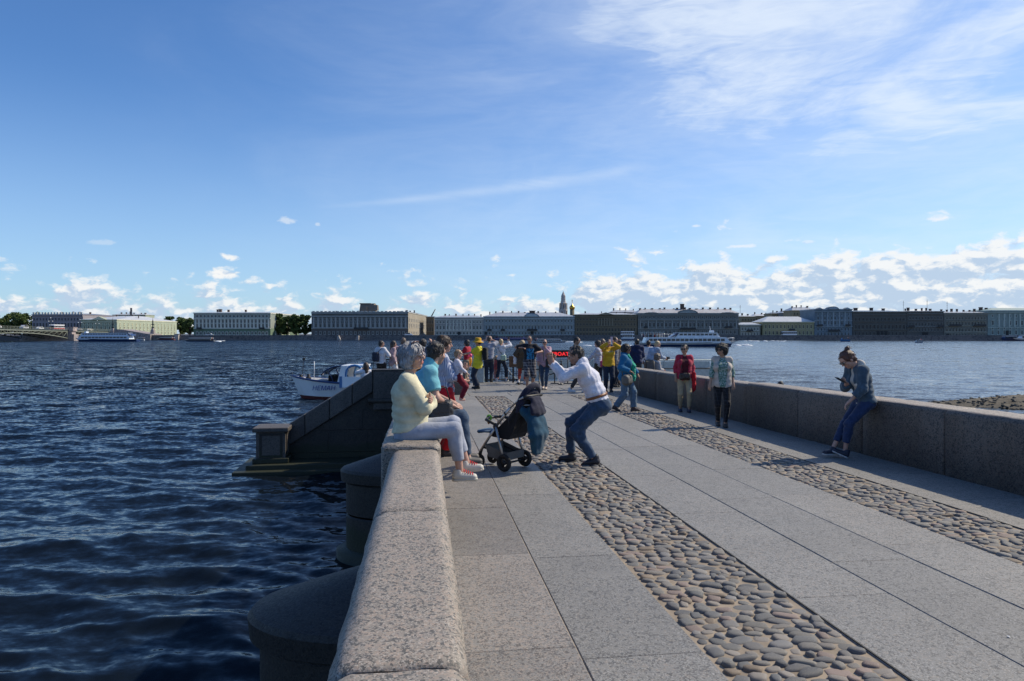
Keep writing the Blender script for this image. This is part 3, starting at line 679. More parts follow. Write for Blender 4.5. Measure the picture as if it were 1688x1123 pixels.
# ------------------------------------------------------------------ trees
def leaf_mat(name, col):
    if name in MATS: return MATS[name]
    m, g, b = newmat(name)
    tc = g.node('ShaderNodeTexCoord').outputs['Object']
    n = g.noise(tc, 0.45, 4, 0.6); v = g.sep(g.voro(tc, 1.6, 'Color'))
    c = g.mix(g.ss(n, 0.35, 0.65), tuple(x * 0.65 for x in col), tuple(x * 1.35 for x in col))
    c = g.mix(v[0] * 0.35, c, (col[0] * 1.6, col[1] * 1.3, col[2] * 0.8))
    g.put(b.inputs['Base Color'], c); b.inputs['Roughness'].default_value = 0.7; b.inputs['Specular IOR Level'].default_value = 0.25
    MATS[name] = m
    return m
bark = plain('tree_bark', (0.06, 0.05, 0.04), 0.9)
leaves = [leaf_mat('leaves_dark', (0.06, 0.095, 0.032)), leaf_mat('leaves_mid', (0.075, 0.115, 0.036))]
def tree(label, px, ytop, wpx, D, seed, ybase=553, group='trees on the far bank', mat=0):
    k = D / F; q = np.random.RandomState(seed)
    H = Z_(ytop, D) - STREET; rw = wpx * k / 2
    root = thing('tree', label, 'tree', (X_(px, D), D, STREET), 0, group)
    t = MB().tube([(0, 0, 0), (0.2, 0, H * .25), (0.0, 0.2, H * .5)], [0.6, 0.45, 0.3], 7)
    for i in range(5):
        a = i * 1.257 + q.rand(); t.tube([(0.1, 0, H * (.25 + .05 * i)), (math.cos(a) * rw * .6, math.sin(a) * rw * .6, H * (.5 + .07 * i))], [0.25, 0.08], 5)
    t.build('trunk', bark, root)
    # crown: leaf faces gathered in clumps that leave gaps
    ncl = 34; V = []; N = 110
    for i in range(ncl):
        a = q.rand() * 6.283; hh = q.rand(); rr = rw * math.sqrt(q.rand()) * (0.55 + 0.5 * math.sin(math.pi * min(1, hh * .9 + .12)))
        c = np.array([rr * math.cos(a), rr * math.sin(a), H * (0.14 + 0.76 * hh)])
        cr = rw * (0.26 + 0.14 * q.rand())
        u = q.randn(N, 3); u /= np.linalg.norm(u, axis=1)[:, None]; u *= (q.rand(N, 1) ** 0.4) * cr * np.array([1.15, 1.15, 0.8])
        ctr = c + u; s_ = 0.5 + 0.45 * q.rand(N)
        t1 = q.randn(N, 3); t1 /= np.linalg.norm(t1, axis=1)[:, None]; t2 = np.cross(t1, q.randn(N, 3)); t2 /= np.linalg.norm(t2, axis=1)[:, None]
        s_ = s_[:, None]
        V.append(np.stack([ctr - t1 * s_, ctr + t2 * s_ * .6, ctr + t1 * s_, ctr - t2 * s_ * .6], 1).reshape(-1, 3))
    V = np.concatenate(V); V[:, 2] = np.minimum(V[:, 2], H + 0.3)
    Fq = np.arange(len(V)).reshape(-1, 4)
    link('crown', np_mesh('crown', V, Fq, [leaves[mat]]), root)
def trees():
    q = random.Random(3); gl = 'trees behind the bridge on the left'
    spec = [(-12, 516, 26, 600, 'leftmost dark tree behind the bridge at the picture edge'), (8, 515, 24, 590, 'rounded dark tree behind the bridge, second from the left edge'), (24, 513, 26, 610, 'tall dark tree behind the bridge, third from the left edge'),
            (33, 515, 24, 588, 'dark tree behind the bridge, fourth from the left edge'), (45, 515.5, 22, 600, 'dark tree directly left of the lilac grey mansion'), (61, 512, 12, 640, 'tree top peeping over the left end of the lilac mansion roof'), (76, 514.5, 14, 640, 'small tree top over the lilac mansion roof')]
    for i, (px, y, w, D, lab) in enumerate(spec): tree(lab, px, y, w, D, 50 + i, group=gl, mat=i % 2)
    spec = [(212, 518, 14, 660, 'tree top over the sunlit roof of the yellow green mansion'), (243, 518.5, 18, 650, 'dark tree top behind the right end of the yellow green mansion'),
            (280, 521, 20, 585, 'dark tree right behind the obelisk mansion corner'), (297, 522, 22, 590, 'dark tree in the middle of the gap left of the pale green palace'), (313, 523, 20, 580, 'dark tree touching the left end of the pale green palace'),
            (459, 516, 20, 446, 'dark tree against the right end of the pale green palace'), (473, 520, 18, 452, 'shorter dark tree, second right of the pale green palace'), (488, 516.5, 22, 446, 'broad dark tree, third right of the pale green palace'), (503, 516, 20, 448, 'dark tree against the left end of the long grey palace'),
            (1254, 527, 12, 447, 'small green tree squeezed between the pale grey and ochre houses'), (1265, 524, 12, 470, 'green tree top behind the ochre house roof')]
    for i, (px, y, w, D, lab) in enumerate(spec): tree(lab, px, y, w, D, 80 + i, mat=i % 2)
trees()

# ------------------------------------------------------------------ bridge on the left
def bridge():
    A = Vector((X_(-100, 285), 285, 0)); B = Vector((X_(192, 446), 446, 0)); L = (A - B).length
    ang = math.atan2(A.y - B.y, A.x - B.x)                 # local x runs from the bank towards the viewer, +y side faces the river in view
    root = thing('road_bridge', 'green steel arch bridge with stone pier at the far left', 'bridge', (B.x, B.y, WATER), ang)
    Rm = Rz(ang)
    def tz(D): return 5.1 + (446 - D) / 161.0 * 1.6          # deck top above water
    # find local x of a given depth D
    def tx(D): return (B.y - D) / (B.y - A.y) * L
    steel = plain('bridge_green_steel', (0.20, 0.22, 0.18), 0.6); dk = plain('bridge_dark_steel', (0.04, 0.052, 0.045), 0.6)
    stone = granite('bridge_granite', (0.36, 0.30, 0.28), (0.40, 0.31, 0.28), (0.2, 0.19, 0.19), (0.5, 0.45, 0.42), fleck=1.4, bump=0.2)
    d = MB()
    xs = [tx(446), tx(285)]
    d.add([(xs[0], 0, tz(446)), (xs[1], 0, tz(285)), (xs[1], -24, tz(285)), (xs[0], -24, tz(446)), (xs[0], 0, tz(446) - .9), (xs[1], 0, tz(285) - .9), (xs[1], -24, tz(285) - .9), (xs[0], -24, tz(446) - .9)],
          [(0, 1, 2, 3)[::-1], (4, 5, 6, 7), (0, 4, 5, 1)[::-1], (3, 2, 6, 7)[::-1], (1, 5, 6, 2)[::-1], (0, 3, 7, 4)[::-1]])
    d.build('deck', dk, root)
    for s_ in (0.12, -24.1):
        m = MB(); n = 60
        for i in range(n + 1):
            D = 446 - 161 * i / n; m.box((tx(D), s_, tz(D) + .55), (0.16, 0.12, 1.1))
        m.tube([(tx(446), s_, tz(446) + 1.1), (tx(285), s_, tz(285) + 1.1)], 0.09, 6); m.tube([(tx(446), s_, tz(446) + .35), (tx(285), s_, tz(285) + .35)], 0.06, 6)
        m.build('railing', steel, root)
    for (D0, D1, rise, zs, n) in ((385.5, 296, 3.6, 1.2, 18), (440, 392.5, 1.6, 2.1, 10)):
        for yy in (0.05, -12, -23.6):
            m = MB(); pts = []
            for i in range(n + 1):
                u = i / n; D = D0 + (D1 - D0) * u; pts.append(Vector((tx(D), yy, zs + rise * 4 * u * (1 - u) * 0.75 + u * 0.5)))
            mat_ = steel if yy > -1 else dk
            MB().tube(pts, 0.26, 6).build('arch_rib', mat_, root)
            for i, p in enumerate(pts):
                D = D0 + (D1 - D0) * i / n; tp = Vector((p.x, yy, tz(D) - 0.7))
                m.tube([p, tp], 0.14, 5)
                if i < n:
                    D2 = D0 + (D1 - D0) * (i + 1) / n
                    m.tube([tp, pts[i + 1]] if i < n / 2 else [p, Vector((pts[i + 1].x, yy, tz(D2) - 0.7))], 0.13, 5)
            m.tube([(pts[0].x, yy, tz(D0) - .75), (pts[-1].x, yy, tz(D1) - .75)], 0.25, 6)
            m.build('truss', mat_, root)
    D = 389; x = tx(D)
    MB().box((x, -11, 1.4), (5.2, 28, 4.2)).build('pier_base', stone, root)
    MB().box((x, -11, tz(D) * .72 + .2), (4.2, 25.5, tz(D) * .6)).build('pier', stone, root)
    c = MB().box((x, 1.3, tz(D) + .5), (4.6, 2.2, 2.0)); c.box((x, 1.3, tz(D) + 1.6), (5.0, 2.6, .3)); c.build('pier_turret', stone, root)
    MB().box((tx(446) + 1.0, -11, 2.6), (10, 30, 5.2)).build('abutment', stone, root)
    lampm = plain('lamp_white_globe', (0.75, 0.75, 0.72), 0.3)
    for i, (D, lab) in enumerate([(322, 'bridge lamp nearest the left edge'), (352, 'bridge lamp over the left arch'), (371, 'bridge lamp just left of the stone pier'), (402, 'bridge lamp between the stone pier and the obelisk'), (423, 'bridge lamp nearest the obelisk')]):
        p = Vector((B.x, B.y, WATER)) + Rm @ Vector((tx(D), -1.2, tz(D)))
        l = thing('street_lamp', 'dark three-globe ' + lab, 'lamp', p, 0, 'lamps along the bridge')
        MB().lathe([(0.35, 0), (0.3, .5), (0.12, .7), (0.10, 5.0), (0.05, 6.2)], 8).build('post', dk, l)
        m = MB(); m.tube([(-1.0, 0, 4.3), (0, 0, 4.0), (1.0, 0, 4.3)], 0.07, 6); m.build('arm', dk, l)
        for gx, gz in ((-1.0, 4.55), (1.0, 4.55), (0, 6.3)): MB().ball((gx, 0, gz), 0.28, 8).build('globe', lampm, l)
    # obelisk columns at the bridge head
    for px, D, yb, lab in ((186, 436, 549, 'dark rostral column at the bridge end'), (252, 424, 556, 'dark rostral column on a stone plinth right of the bridge')):
        z0 = WATER; o = thing('rostral_column', lab, 'column', (X_(px, D), D, z0), 0, 'columns at the bridge head')
        zt = Z_(523, D) - z0; k = D / F
        MB().box((0, 0, 2.9), (6 * k, 6 * k, 5.8), taper=.92).build('plinth', stone, o)
        MB().box((0, 0, 6.4), (3.6 * k, 3.6 * k, 1.4), taper=.85).build('pedestal', stone, o)
        MB().lathe([(1.1 * k, 7.0), (0.95 * k, 7.6), (0.85 * k, zt * .8), (0.95 * k, zt * .82), (0.3 * k, zt * .9), (0.05, zt)], 10).build('shaft', dk, o)
        for zz in (.55, .68): MB().box((0, 0, zt * zz), (3.4 * k, .5, .6)).build('rostrum', dk, o)
    # ramp walls of the bridge head, sunlit end
    w = thing('ramp_wall', 'pinkish granite ramp wall between the two dark columns', 'wall', (X_(190, QD), QD, WATER))
    a = MB().prism([(0, 0), (X_(250, QD) - X_(190, QD), 0), (X_(250, QD) - X_(190, QD), 3.4), (4, 6.4), (0, 6.4)], -1.5, 12); a.build('wall', stone, w)
    for px, lab in ((293, 'pale stone corner post on the embankment left of the pale green palace'),):
        o = thing('stone_post', lab, 'post', (X_(px, QD), QD - .8, WATER)); p = MB().box((0, 0, 1.7), (2.4, 2.0, 3.4), taper=.9); p.box((0, 0, 3.5), (2.8, 2.4, .3)); p.build('shaft', MATS['pale_stone'], o)
    # vehicles on the bridge
    def veh(kind, D, lab, cols, ly=-4.0, L_=4.4, H_=1.5):
        p = Vector((B.x, B.y, WATER)) + Rm @ Vector((tx(D), ly, tz(D) + 0.02))
        vehicle(kind, lab, p, ang, cols, L_, H_)
    veh('bus', 383, 'red and white city bus crossing the bridge', ((0.75, 0.75, 0.75), (0.45, 0.06, 0.06)), L_=11, H_=3.0)
    veh('car', 330, 'white car on the bridge near the left edge', ((0.75, 0.75, 0.75),)); veh('car', 352, 'silver van on the bridge over the left arch', ((0.5, 0.5, 0.52),), L_=5.2, H_=2.1)
    veh('car', 366, 'small white car on the bridge left of the stone pier', ((0.7, 0.7, 0.7),)); veh('car', 420, 'cream car on the bridge near the obelisk', ((0.6, 0.56, 0.45),))
    veh('car', 407, 'grey car on the bridge right of the bus', ((0.3, 0.3, 0.32),))
tyre_m = plain('tyre_rubber', (0.02, 0.02, 0.02), 0.8)
def vehicle(kind, label, p, rz, cols, L=4.4, H=1.5):
    W = 2.5 if kind == 'bus' else 1.8
    o = thing(kind if kind == 'bus' else 'car', label, 'bus' if kind == 'bus' else 'car', p, rz, 'road vehicles on the far side')
    mats = [plain('paint_%02d%02d%02d' % tuple(int(c * 99) for c in cc), cc, 0.3, coat=0.5) for cc in cols]
    if kind == 'bus':
        r_ = .35; pts = [(-L / 2, .4), (L / 2, .4), (L / 2, H - r_), (L / 2 - r_, H), (-L / 2 + r_, H), (-L / 2, H - r_)]
        MB().prism(pts, -W / 2, W / 2).build('body', mats[0], o)
        if len(mats) > 1: MB().box((0, 0, .95), (L + .04, W + .06, .7)).build('stripe', mats[1], o)
        n = 7
        for s_ in (-1, 1):
            for i in range(n): MB().box((-L / 2 + L * (i + .5) / n, s_ * W / 2, H * .66), (L / n * .86, .08, H * .3)).build('window', glass_far, o)
        MB().box((L / 2, 0, H * .62), (.08, W * .9, H * .36)).build('windscreen', glass_far, o); MB().box((-L / 2, 0, H * .62), (.08, W * .9, H * .3)).build('rear_window', glass_far, o)
    else:
        pts = [(-L / 2, .3), (L / 2, .3), (L / 2, H * .55), (L * .32, H * .62), (L * .14, H), (-L * .3, H), (-L * .42, H * .62), (-L / 2, H * .58)]
        MB().prism(pts, -W / 2, W / 2).build('body', mats[0], o)
        w = [(L * .26, H * .64), (L * .12, H * .94), (-L * .28, H * .94), (-L * .37, H * .64)]
        MB().prism(w, -W / 2 - .02, W / 2 + .02).build('window', glass_far, o)
    for sx in (-.31, .31):
        for s_ in (-1, 1):
            MB().lathe([(.34, -.12), (.34, .12)], 10, M=Tr(sx * L, s_ * (W / 2 - .08), .34) @ Matrix.Rotation(R(90), 4, 'X')).build('wheel', tyre_m, o)
bridge()
vehicle('bus', 'white coach with a dark window band parked before the ochre house', (X_(1301, 427), 427, STREET), 0, ((0.8, 0.8, 0.8),), 8.6, 3.0)
vehicle('bus', 'white coach parked before the umber mansion left of the ferry', (X_(1034, 427), 427, STREET), 0, ((0.75, 0.76, 0.78),), 8.2, 3.0)
vehicle('car', 'white van at the sunlit end of the long grey palace', (X_(674, 427), 427, STREET), 0, ((0.75, 0.76, 0.78),), 5.0, 2.0)
vehicle('car', 'dark car parked right of the long grey palace', (X_(697, 428), 428, STREET), 0, ((0.05, 0.05, 0.06),), 4.4, 1.9)
vehicle('car', 'white car before the pale green palace', (X_(346, 428), 428, STREET), 0, ((0.6, 0.62, 0.64),), 4.6, 1.8)
# ------------------------------------------------------------------ the granite pier
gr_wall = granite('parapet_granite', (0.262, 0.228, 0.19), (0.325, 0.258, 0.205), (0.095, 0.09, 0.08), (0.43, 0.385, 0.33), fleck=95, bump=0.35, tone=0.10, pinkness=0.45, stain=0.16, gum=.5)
gr_dark = granite('dark_granite', (0.098, 0.086, 0.077), (0.125, 0.098, 0.082), (0.035, 0.033, 0.032), (0.165, 0.148, 0.13), fleck=70, bump=0.45, tone=0.16, pinkness=0.35, stain=0.45)  # base darkened for wall faces that stand in shade
gr_shade = granite('shade_granite', (0.034, 0.030, 0.026), (0.042, 0.034, 0.028), (0.014, 0.013, 0.013), (0.062, 0.055, 0.048), fleck=60, bump=0.45, tone=0.16, pinkness=0.3, stain=0.4, algae=WATER + .55)  # near-black: the pier's shade is put into this stone colour
gr_slab = granite('slab_granite', (0.205, 0.20, 0.188), (0.25, 0.222, 0.192), (0.10, 0.098, 0.094), (0.35, 0.34, 0.32), fleck=85, bump=0.12, tone=0.085, pinkness=0.22, stain=0.08, gum=.8)
gr_slabp = granite('pink_slab_granite', (0.20, 0.192, 0.18), (0.25, 0.215, 0.185), (0.098, 0.09, 0.083), (0.34, 0.30, 0.26), fleck=85, bump=0.12, tone=0.085, pinkness=0.34, stain=0.10, gum=.8)
DECK_END = 27.8
def block(prof, y0, y1, nseg, mat, parent, name='stone_block', wear=0.006, seed=0, ch_=0.016, lit_topmat=None):
    """stone of a given cross-section (x,z) laid along the pier, edges a little worn"""
    q = random.Random(seed); n = len(prof); ys = [y0, y0 + ch_] + [y0 + ch_ + (y1 - y0 - 2 * ch_) * i / nseg for i in range(1, nseg)] + [y1 - ch_, y1]
    cx = sum(p[0] for p in prof) / n; cz = sum(p[1] for p in prof) / n; vs = []; fs = []
    for i, y in enumerate(ys):
        e = i in (0, len(ys) - 1)
        for (x, z) in prof:
            s_ = (1 - ch_ / 0.3) if e else 1.0
            vs.append(P(cx + (x - cx) * s_ + q.uniform(-wear, wear), y + q.uniform(-wear, wear) * (1 if e else 0), (cz + (z - cz) * s_ if z > -0.05 else z) + q.uniform(-wear, wear) * 0.6))
    m = len(ys)
    for i in range(m - 1):
        for k in range(n): fs.append([i * n + k, (i + 1) * n + k, (i + 1) * n + (k + 1) % n, i * n + (k + 1) % n][::-1])
    fs += [list(range(n))[::-1], [(m - 1) * n + k for k in range(n)]]
    fs = [f[::-1] for f in fs]
    vs = [v - parent.location for v in vs]
    tz = max(z for x, z in prof); mi = [1 if (lit_topmat and i < len(fs) - 2 and min(prof[i % n][1], prof[(i + 1) % n][1]) > tz - .02) else 0 for i in range(len(fs))]  # top faces take a lighter stone, sunlight put into the colour
    o = link(name, np_mesh(name, vs, fs, [mat] + ([lit_topmat] if lit_topmat else []), [True] * (len(fs) - 2) + [False] * 2, mi), parent)
    return o
def round_prof(xo, xi, top, bot, ro, ri, n=6):
    """outer side xo (left), inner side xi (right)"""
    p = [(xi, bot), (xi, top - ri)] + [(xi - ri + ri * math.cos(t), top - ri + ri * math.sin(t)) for t in [math.pi / 2 * i / n for i in range(1, n + 1)]]
    a, b = xi - ri, xo + ro
    p += [(a + (b - a) * i / 4, top) for i in (1, 2, 3)]
    p += [(xo + ro - ro * math.sin(t), top - ro + ro * math.cos(t)) for t in [math.pi / 2 * i / n for i in range(0, n + 1)]] + [(xo, bot)]
    return p
def pier():
    base = MB(); a = [P(-0.22, -6), P(6.8, -6), P(6.8, 21.7), P(-0.22, 21.7)]
    o = base.add([(v.x, v.y, z) for z in (-4.0, 0) for v in a], [(0, 3, 2, 1), (0, 1, 5, 4), (1, 2, 6, 5), (2, 3, 7, 6), (3, 0, 4, 7)])
    for i in range(4): v = a[i]; base.v[4 + i] = (v.x, v.y, v.z - 0.20)
    base.f.append([4, 5, 6, 7]); base.mi.append(0); base.sm.append(False)
    tag(base.build('pier_base', gr_dark), kind='structure')
    a = [P(-2.05, 22.2), P(12, 22.2), P(12, DECK_END + .3), P(-2.05, DECK_END + .3)]
    pb = MB().add([(v.x, v.y, -4.0) for v in a] + [(v.x, v.y, v.z - .2) for v in a], [(0, 3, 2, 1), (4, 5, 6, 7), (0, 1, 5, 4), (1, 2, 6, 5), (2, 3, 7, 6), (3, 0, 4, 7)])
    tag(pb.build('pier_base', gr_dark), kind='structure')
    # ---- paving slabs, each its own stone over a dark joint bed
    bed = MB(); a = [P(-0.2, -6), P(6.75, -6), P(6.75, 21.7), P(-0.2, 21.7)]; bed.add([(v.x, v.y, v.z - 0.16) for v in a] + [(v.x, v.y, v.z - 0.008) for v in a], [(4, 5, 6, 7), (0, 1, 5, 4), (1, 2, 6, 5), (2, 3, 7, 6), (3, 0, 4, 7)])
    deck = bed.build('pier_deck', plain('joint_mortar', (0.27, 0.22, 0.165), 0.95, var=0.25, scale=6)); tag(deck, kind='structure')
    def slab(x0, x1, y0, y1, mat, g=0.005, dz=0.0):
        c = 0.006; T = 0.15
        vs = []
        for (ins, z) in ((0, -T), (0, -c), (c, 0)):
            for (x, y) in ((x0 + g / 2 + ins, y0 + g / 2 + ins), (x1 - g / 2 - ins, y0 + g / 2 + ins), (x1 - g / 2 - ins, y1 - g / 2 - ins), (x0 + g / 2 + ins, y1 - g / 2 - ins)): vs.append(P(x, y, z + dz))
        fs = [(8, 9, 10, 11)] + [(i + 4 * k, (i + 1) % 4 + 4 * k, (i + 1) % 4 + 4 * k + 4, i + 4 * k + 4) for k in (0, 1) for i in range(4)]
        # corners lifted a hair so that neighbours catch light differently
        link('paving_slab', np_mesh('paving_slab', vs, [list(f) for f in fs], [mat]), deck)
    q = random.Random(21)
    strips = [(0.10, 0.81, gr_slabp, 3.59, 1.66), (0.81, 1.47, gr_slab, 3.70, 1.9), (2.33, 3.00, gr_slab, 2.9, 1.85), (3.00, 3.64, gr_slab, 4.3, 1.75), (3.64, 4.34, gr_slab, 3.6, 1.8), (5.16, 6.30, gr_slab, 3.2, 1.6)]
    for (x0, x1, mt, ys, L) in strips:
        y = ys - L * 4
        while y < 20.5:
            l = L * q.uniform(0.82, 1.18); y1 = min(y + l, 20.5)
            if y1 > 19.9: y1 = 20.5
            if y1 > -1.5: slab(x0, x1, y, y1, mt, 0.0045, q.uniform(-.002, .002))
            y = y1
    # cross band before the platform, and the platform itself (its own deck)
    a = [P(-4.2, 20.5), P(11.9, 20.5), P(11.9, DECK_END + .2), P(-4.2, DECK_END + .2)]
    a[0] = P(-.2, 20.52); b2 = MB(); ring = [P(-.2, 20.52), P(6.75, 20.52), P(6.75, 21.8), P(11.9, 21.8), P(11.9, DECK_END + .2), P(-2.0, DECK_END + .2), P(-2.0, 22.9), P(-.2, 22.9)]
    b2.add([(v.x, v.y, v.z - .021) for v in ring], [list(range(8))])
    dk2 = b2.build('landing_deck', MATS['joint_mortar']); tag(dk2, kind='structure'); deck = dk2
    for i in range(5): slab(0.10 + i * 1.24, 0.10 + (i + 1) * 1.24, 20.52, 21.75, gr_slab, 0.012, q.uniform(-.003, .003))
    y = 21.75; r = 0
    while y < DECK_END:
        y1 = min(y + 1.05, DECK_END); x = (-.2 if y < 22.8 else -2.0) + (0.6 if r % 2 else 0)
        xe = 11.6
        if x > -.1 and y < 22.8: slab(-.2, x, y, y1, gr_slab, 0.016)
        elif x > -1.9 and y >= 22.8: slab(-2.0, x, y, y1, gr_slab, 0.016)
        while x < xe:
            l = min(q.uniform(1.1, 1.7), xe - x + .01)
            slab(x, x + l, y, y1, gr_slab, 0.016, q.uniform(-.004, .004)); x += l
        y = y1; r += 1
    # ---- cobble strips
    sand = newmat('sandy_joint')
    m, g, b = sand; tc = g.node('ShaderNodeTexCoord').outputs['Object']
    nn = g.noise(tc, 16, 6, 0.65); n2 = g.noise(tc, 140, 3, 0.6)
    g.put(b.inputs['Base Color'], g.mix(g.ss(nn, .3, .7), (0.155, 0.135, 0.108), (0.24, 0.21, 0.17))); b.inputs['Roughness'].default_value = 0.95
    bp = g.node('ShaderNodeBump'); bp.inputs['Strength'].default_value = 0.6; bp.inputs['Distance'].default_value = 0.01; g.put(bp.inputs['Height'], nn + n2 * .5); g.l.new(bp.outputs[0], b.inputs['Normal'])
    sand = m
    cob, g, b = newmat('cobble_stone'); tc = g.node('ShaderNodeTexCoord').outputs['Object']
    at_ = g.node('ShaderNodeAttribute'); at_.attribute_name = 'tone'
    nn = g.noise(tc, 60, 5, 0.65); n2 = g.noise(tc, 9, 4, .6)
    c = g.mix(g.ss(nn, .3, .75) * .35, at_.outputs['Color'], (0.12, 0.115, 0.11)); c = g.mix(g.ss(n2, .5, .72) * .4, c, (0.30, 0.255, 0.195))
    g.put(b.inputs['Base Color'], c); g.put(b.inputs['Roughness'], g.lin(nn, .3, .7, .58, .85))
    bp = g.node('ShaderNodeBump'); bp.inputs['Strength'].default_value = 0.3; bp.inputs['Distance'].default_value = 0.006; g.put(bp.inputs['Height'], nn); g.l.new(bp.outputs[0], b.inputs['Normal'])
    tones = [(t[0] * .84, t[1] * .81, t[2] * .77) for t in [(0.20, 0.205, 0.205), (0.24, 0.235, 0.225), (0.16, 0.17, 0.18), (0.27, 0.25, 0.23), (0.22, 0.215, 0.20), (0.255, 0.195, 0.175), (0.13, 0.14, 0.155), (0.30, 0.275, 0.25), (0.20, 0.20, 0.205), (0.30, 0.235, 0.17), (0.18, 0.185, 0.195), (0.235, 0.225, 0.215)]]
    def cob_shape(sd):
        """rounded river stone, unit half sizes, flat worn top"""
        w = np.random.RandomState(sd); V = [(0, 0, 1.0)]; Fc = []; N = 9; off = w.rand(N) * 0.36 + 0.80; ex = w.uniform(0.6, 0.9); tw = w.rand(3, 2) * .10
        rings = [(.56, .98), (.84, .84), (.97, .45), (1.0, -.05), (.9, -.7)]
        for ri, (rr, z) in enumerate(rings):
            for k in range(N):
                a = 6.2832 * k / N
                ca, sa = math.cos(a), math.sin(a)
                x = math.copysign(abs(ca) ** ex, ca) * rr * off[k]; y = math.copysign(abs(sa) ** ex, sa) * rr * off[k]
                V.append((x, y, z + (tw[0, 0] - .05) * x * 3 + (tw[1, 0] - .05) * y * 3 + w.uniform(-.05, .05)))
        for k in range(N): Fc.append([0, 1 + k, 1 + (k + 1) % N])
        for r_ in range(len(rings) - 1):
            for k in range(N): Fc.append([1 + r_ * N + k, 1 + (r_ + 1) * N + k, 1 + (r_ + 1) * N + (k + 1) % N, 1 + r_ * N + (k + 1) % N])
        return np.array(V, np.float32), Fc
    shapes = [cob_shape(i) for i in range(14)]
    def colour(me, cols):
        a = me.color_attributes.new('tone', 'FLOAT_COLOR', 'POINT'); a.data.foreach_set('color', np.asarray(cols, np.float32).ravel())
    meshes = []
    for i in range(36):
        V, Fc = shapes[i % 14]; me = np_mesh('cobble', V, Fc, [cob], True); t = np.array(tones[i % 12]) * (0.72 + 0.5 * rnd.random())
        colour(me, np.tile([*t, 1], (len(V), 1))); meshes.append(me)
    for si, (x0, x1, seed) in enumerate(((1.47, 2.33, 5), (4.34, 5.16, 6))):
        q = random.Random(seed); y0, y1 = 0.6, 20.5
        if si == 1: y0 = 1.5
        bd = MB(); A = [P(x0, y0 - 2), P(x1, y0 - 2), P(x1, y1), P(x0, y1)]; nx, ny = 4, 60
        bd.add([(v.x, v.y, v.z - 0.016) for v in A], [(0, 1, 2, 3)])
        strip = bd.build('cobble_strip', sand); tag(strip, 'band of rounded cobbles %s in the paving' % ('nearest the left parapet' if si == 0 else 'along the right parapet'), None, None, 'structure')
        stones = []; y = y0 - 0.6
        while y < y1 - .05:
            h = q.uniform(0.056, 0.09); x = x0 + q.uniform(0.0, 0.03)
            while x < x1 - .045:
                w = q.choice((q.uniform(0.05, 0.10), q.uniform(0.07, 0.15))); w = min(w, x1 - x - .004)
                if w < .05: break
                hh = h * q.uniform(.78, 1.12)
                if w > .155 and q.random() < .4: hh *= .75
                stones.append((x + w / 2, y + h / 2 + q.uniform(-.02, .02), w / 2 * 1.07, hh / 2 * 1.10, q.uniform(.013, .033), q.uniform(-.45, .45) + (-.12 if si == 0 else .05), q.randrange(36)))
                x += w + q.uniform(.004, .024)
            y += h * .98
        stones.sort(key=lambda s_: P(s_[0], s_[1]).length)
        stones = [s_ for s_ in stones if P(s_[0], s_[1]).length > (2.0 if si == 0 else 3.5)]
        vis = []
        for s_ in stones:
            p = P(s_[0], s_[1]); px = 844 + F * p.x / max(.1, p.y); py = 561.5 + F * (CAMZ - p.z) / max(.1, p.y)
            vis.append(-20 < px < 1710 and py < 1150)
        big = [s_ for s_, v in zip(stones, vis) if v][:300]; bigset = set(id(s_) for s_ in big)
        for s_ in big:
            o = link('cobble', meshes[s_[6]], strip); p = P(s_[0], s_[1], -.016); o.location = p
            o.rotation_euler = (q.uniform(-.09, .09), q.uniform(-.09, .09), YAW + s_[5]); o.scale = (s_[2], s_[3], s_[4])
        VV = []; FF = []; CC = []; b_ = 0
        for s_ in stones:
            if id(s_) in bigset: continue
            V, Fc = shapes[s_[6] % 14]; ca, sa = math.cos(YAW + s_[5]), math.sin(YAW + s_[5]); p = P(s_[0], s_[1], -.016)
            X = V[:, 0] * s_[2]; Y = V[:, 1] * s_[3]
            VV.append(np.stack([p.x + X * ca - Y * sa, p.y + X * sa + Y * ca, p.z + V[:, 2] * s_[4]], 1)); FF += [[i + b_ for i in f] for f in Fc]; b_ += len(V)
            t = np.array(tones[s_[6] % 12]) * q.uniform(.72, 1.22); CC.append(np.tile([*t, 1], (len(V), 1)))
        me = np_mesh('cobbles', np.concatenate(VV), FF, [cob], True); colour(me, np.concatenate(CC))
        tag(link('cobbles', me, strip), kind='stuff')
    # steel edge of the cobble bands
    iron = plain('edge_iron', (0.03, 0.028, 0.025), 0.7)
    for xx in (2.335, 5.165):
        a = [P(xx, .5, .004), P(xx + .010, .5, .004), P(xx + .010, 20.4, .004), P(xx, 20.4, .004)]
        e = MB().add([tuple(v) for v in a] + [(v.x, v.y, v.z - .05) for v in a], [(0, 1, 2, 3), (0, 4, 5, 1), (1, 5, 6, 2), (2, 6, 7, 3), (3, 7, 4, 0)])
        tag(e.build('joint_gap', iron, bpy.data.objects['pier_deck']))

    # ---- left parapet
    lp = thing('parapet_wall', 'rounded pink granite parapet in the left foreground that the grey-haired woman sits on', 'wall', P(0, 0, 0))
    prof = round_prof(-.282, .128, .735, -.35, .095, .07)
    for i, (a, b) in enumerate(((-2.6, -.1), (-.1, 1.97), (1.97, 3.79), (3.79, 5.90))): block(prof, a + .007, b - .007, 14, gr_wall, lp, 'coping_stone', seed=i, wear=.005, ch_=.024)
    block(round_prof(-.365, .138, .765, -.35, .045, .05), 5.91, 8.9, 24, gr_wall, lp, 'coping_stone', seed=11, wear=.009, ch_=.03)
    for i in range(6): block(prof, 8.92 + i * 2.0, 8.92 + (i + 1) * 2.0 - .01, 6, gr_wall, lp, 'coping_stone', seed=20 + i)
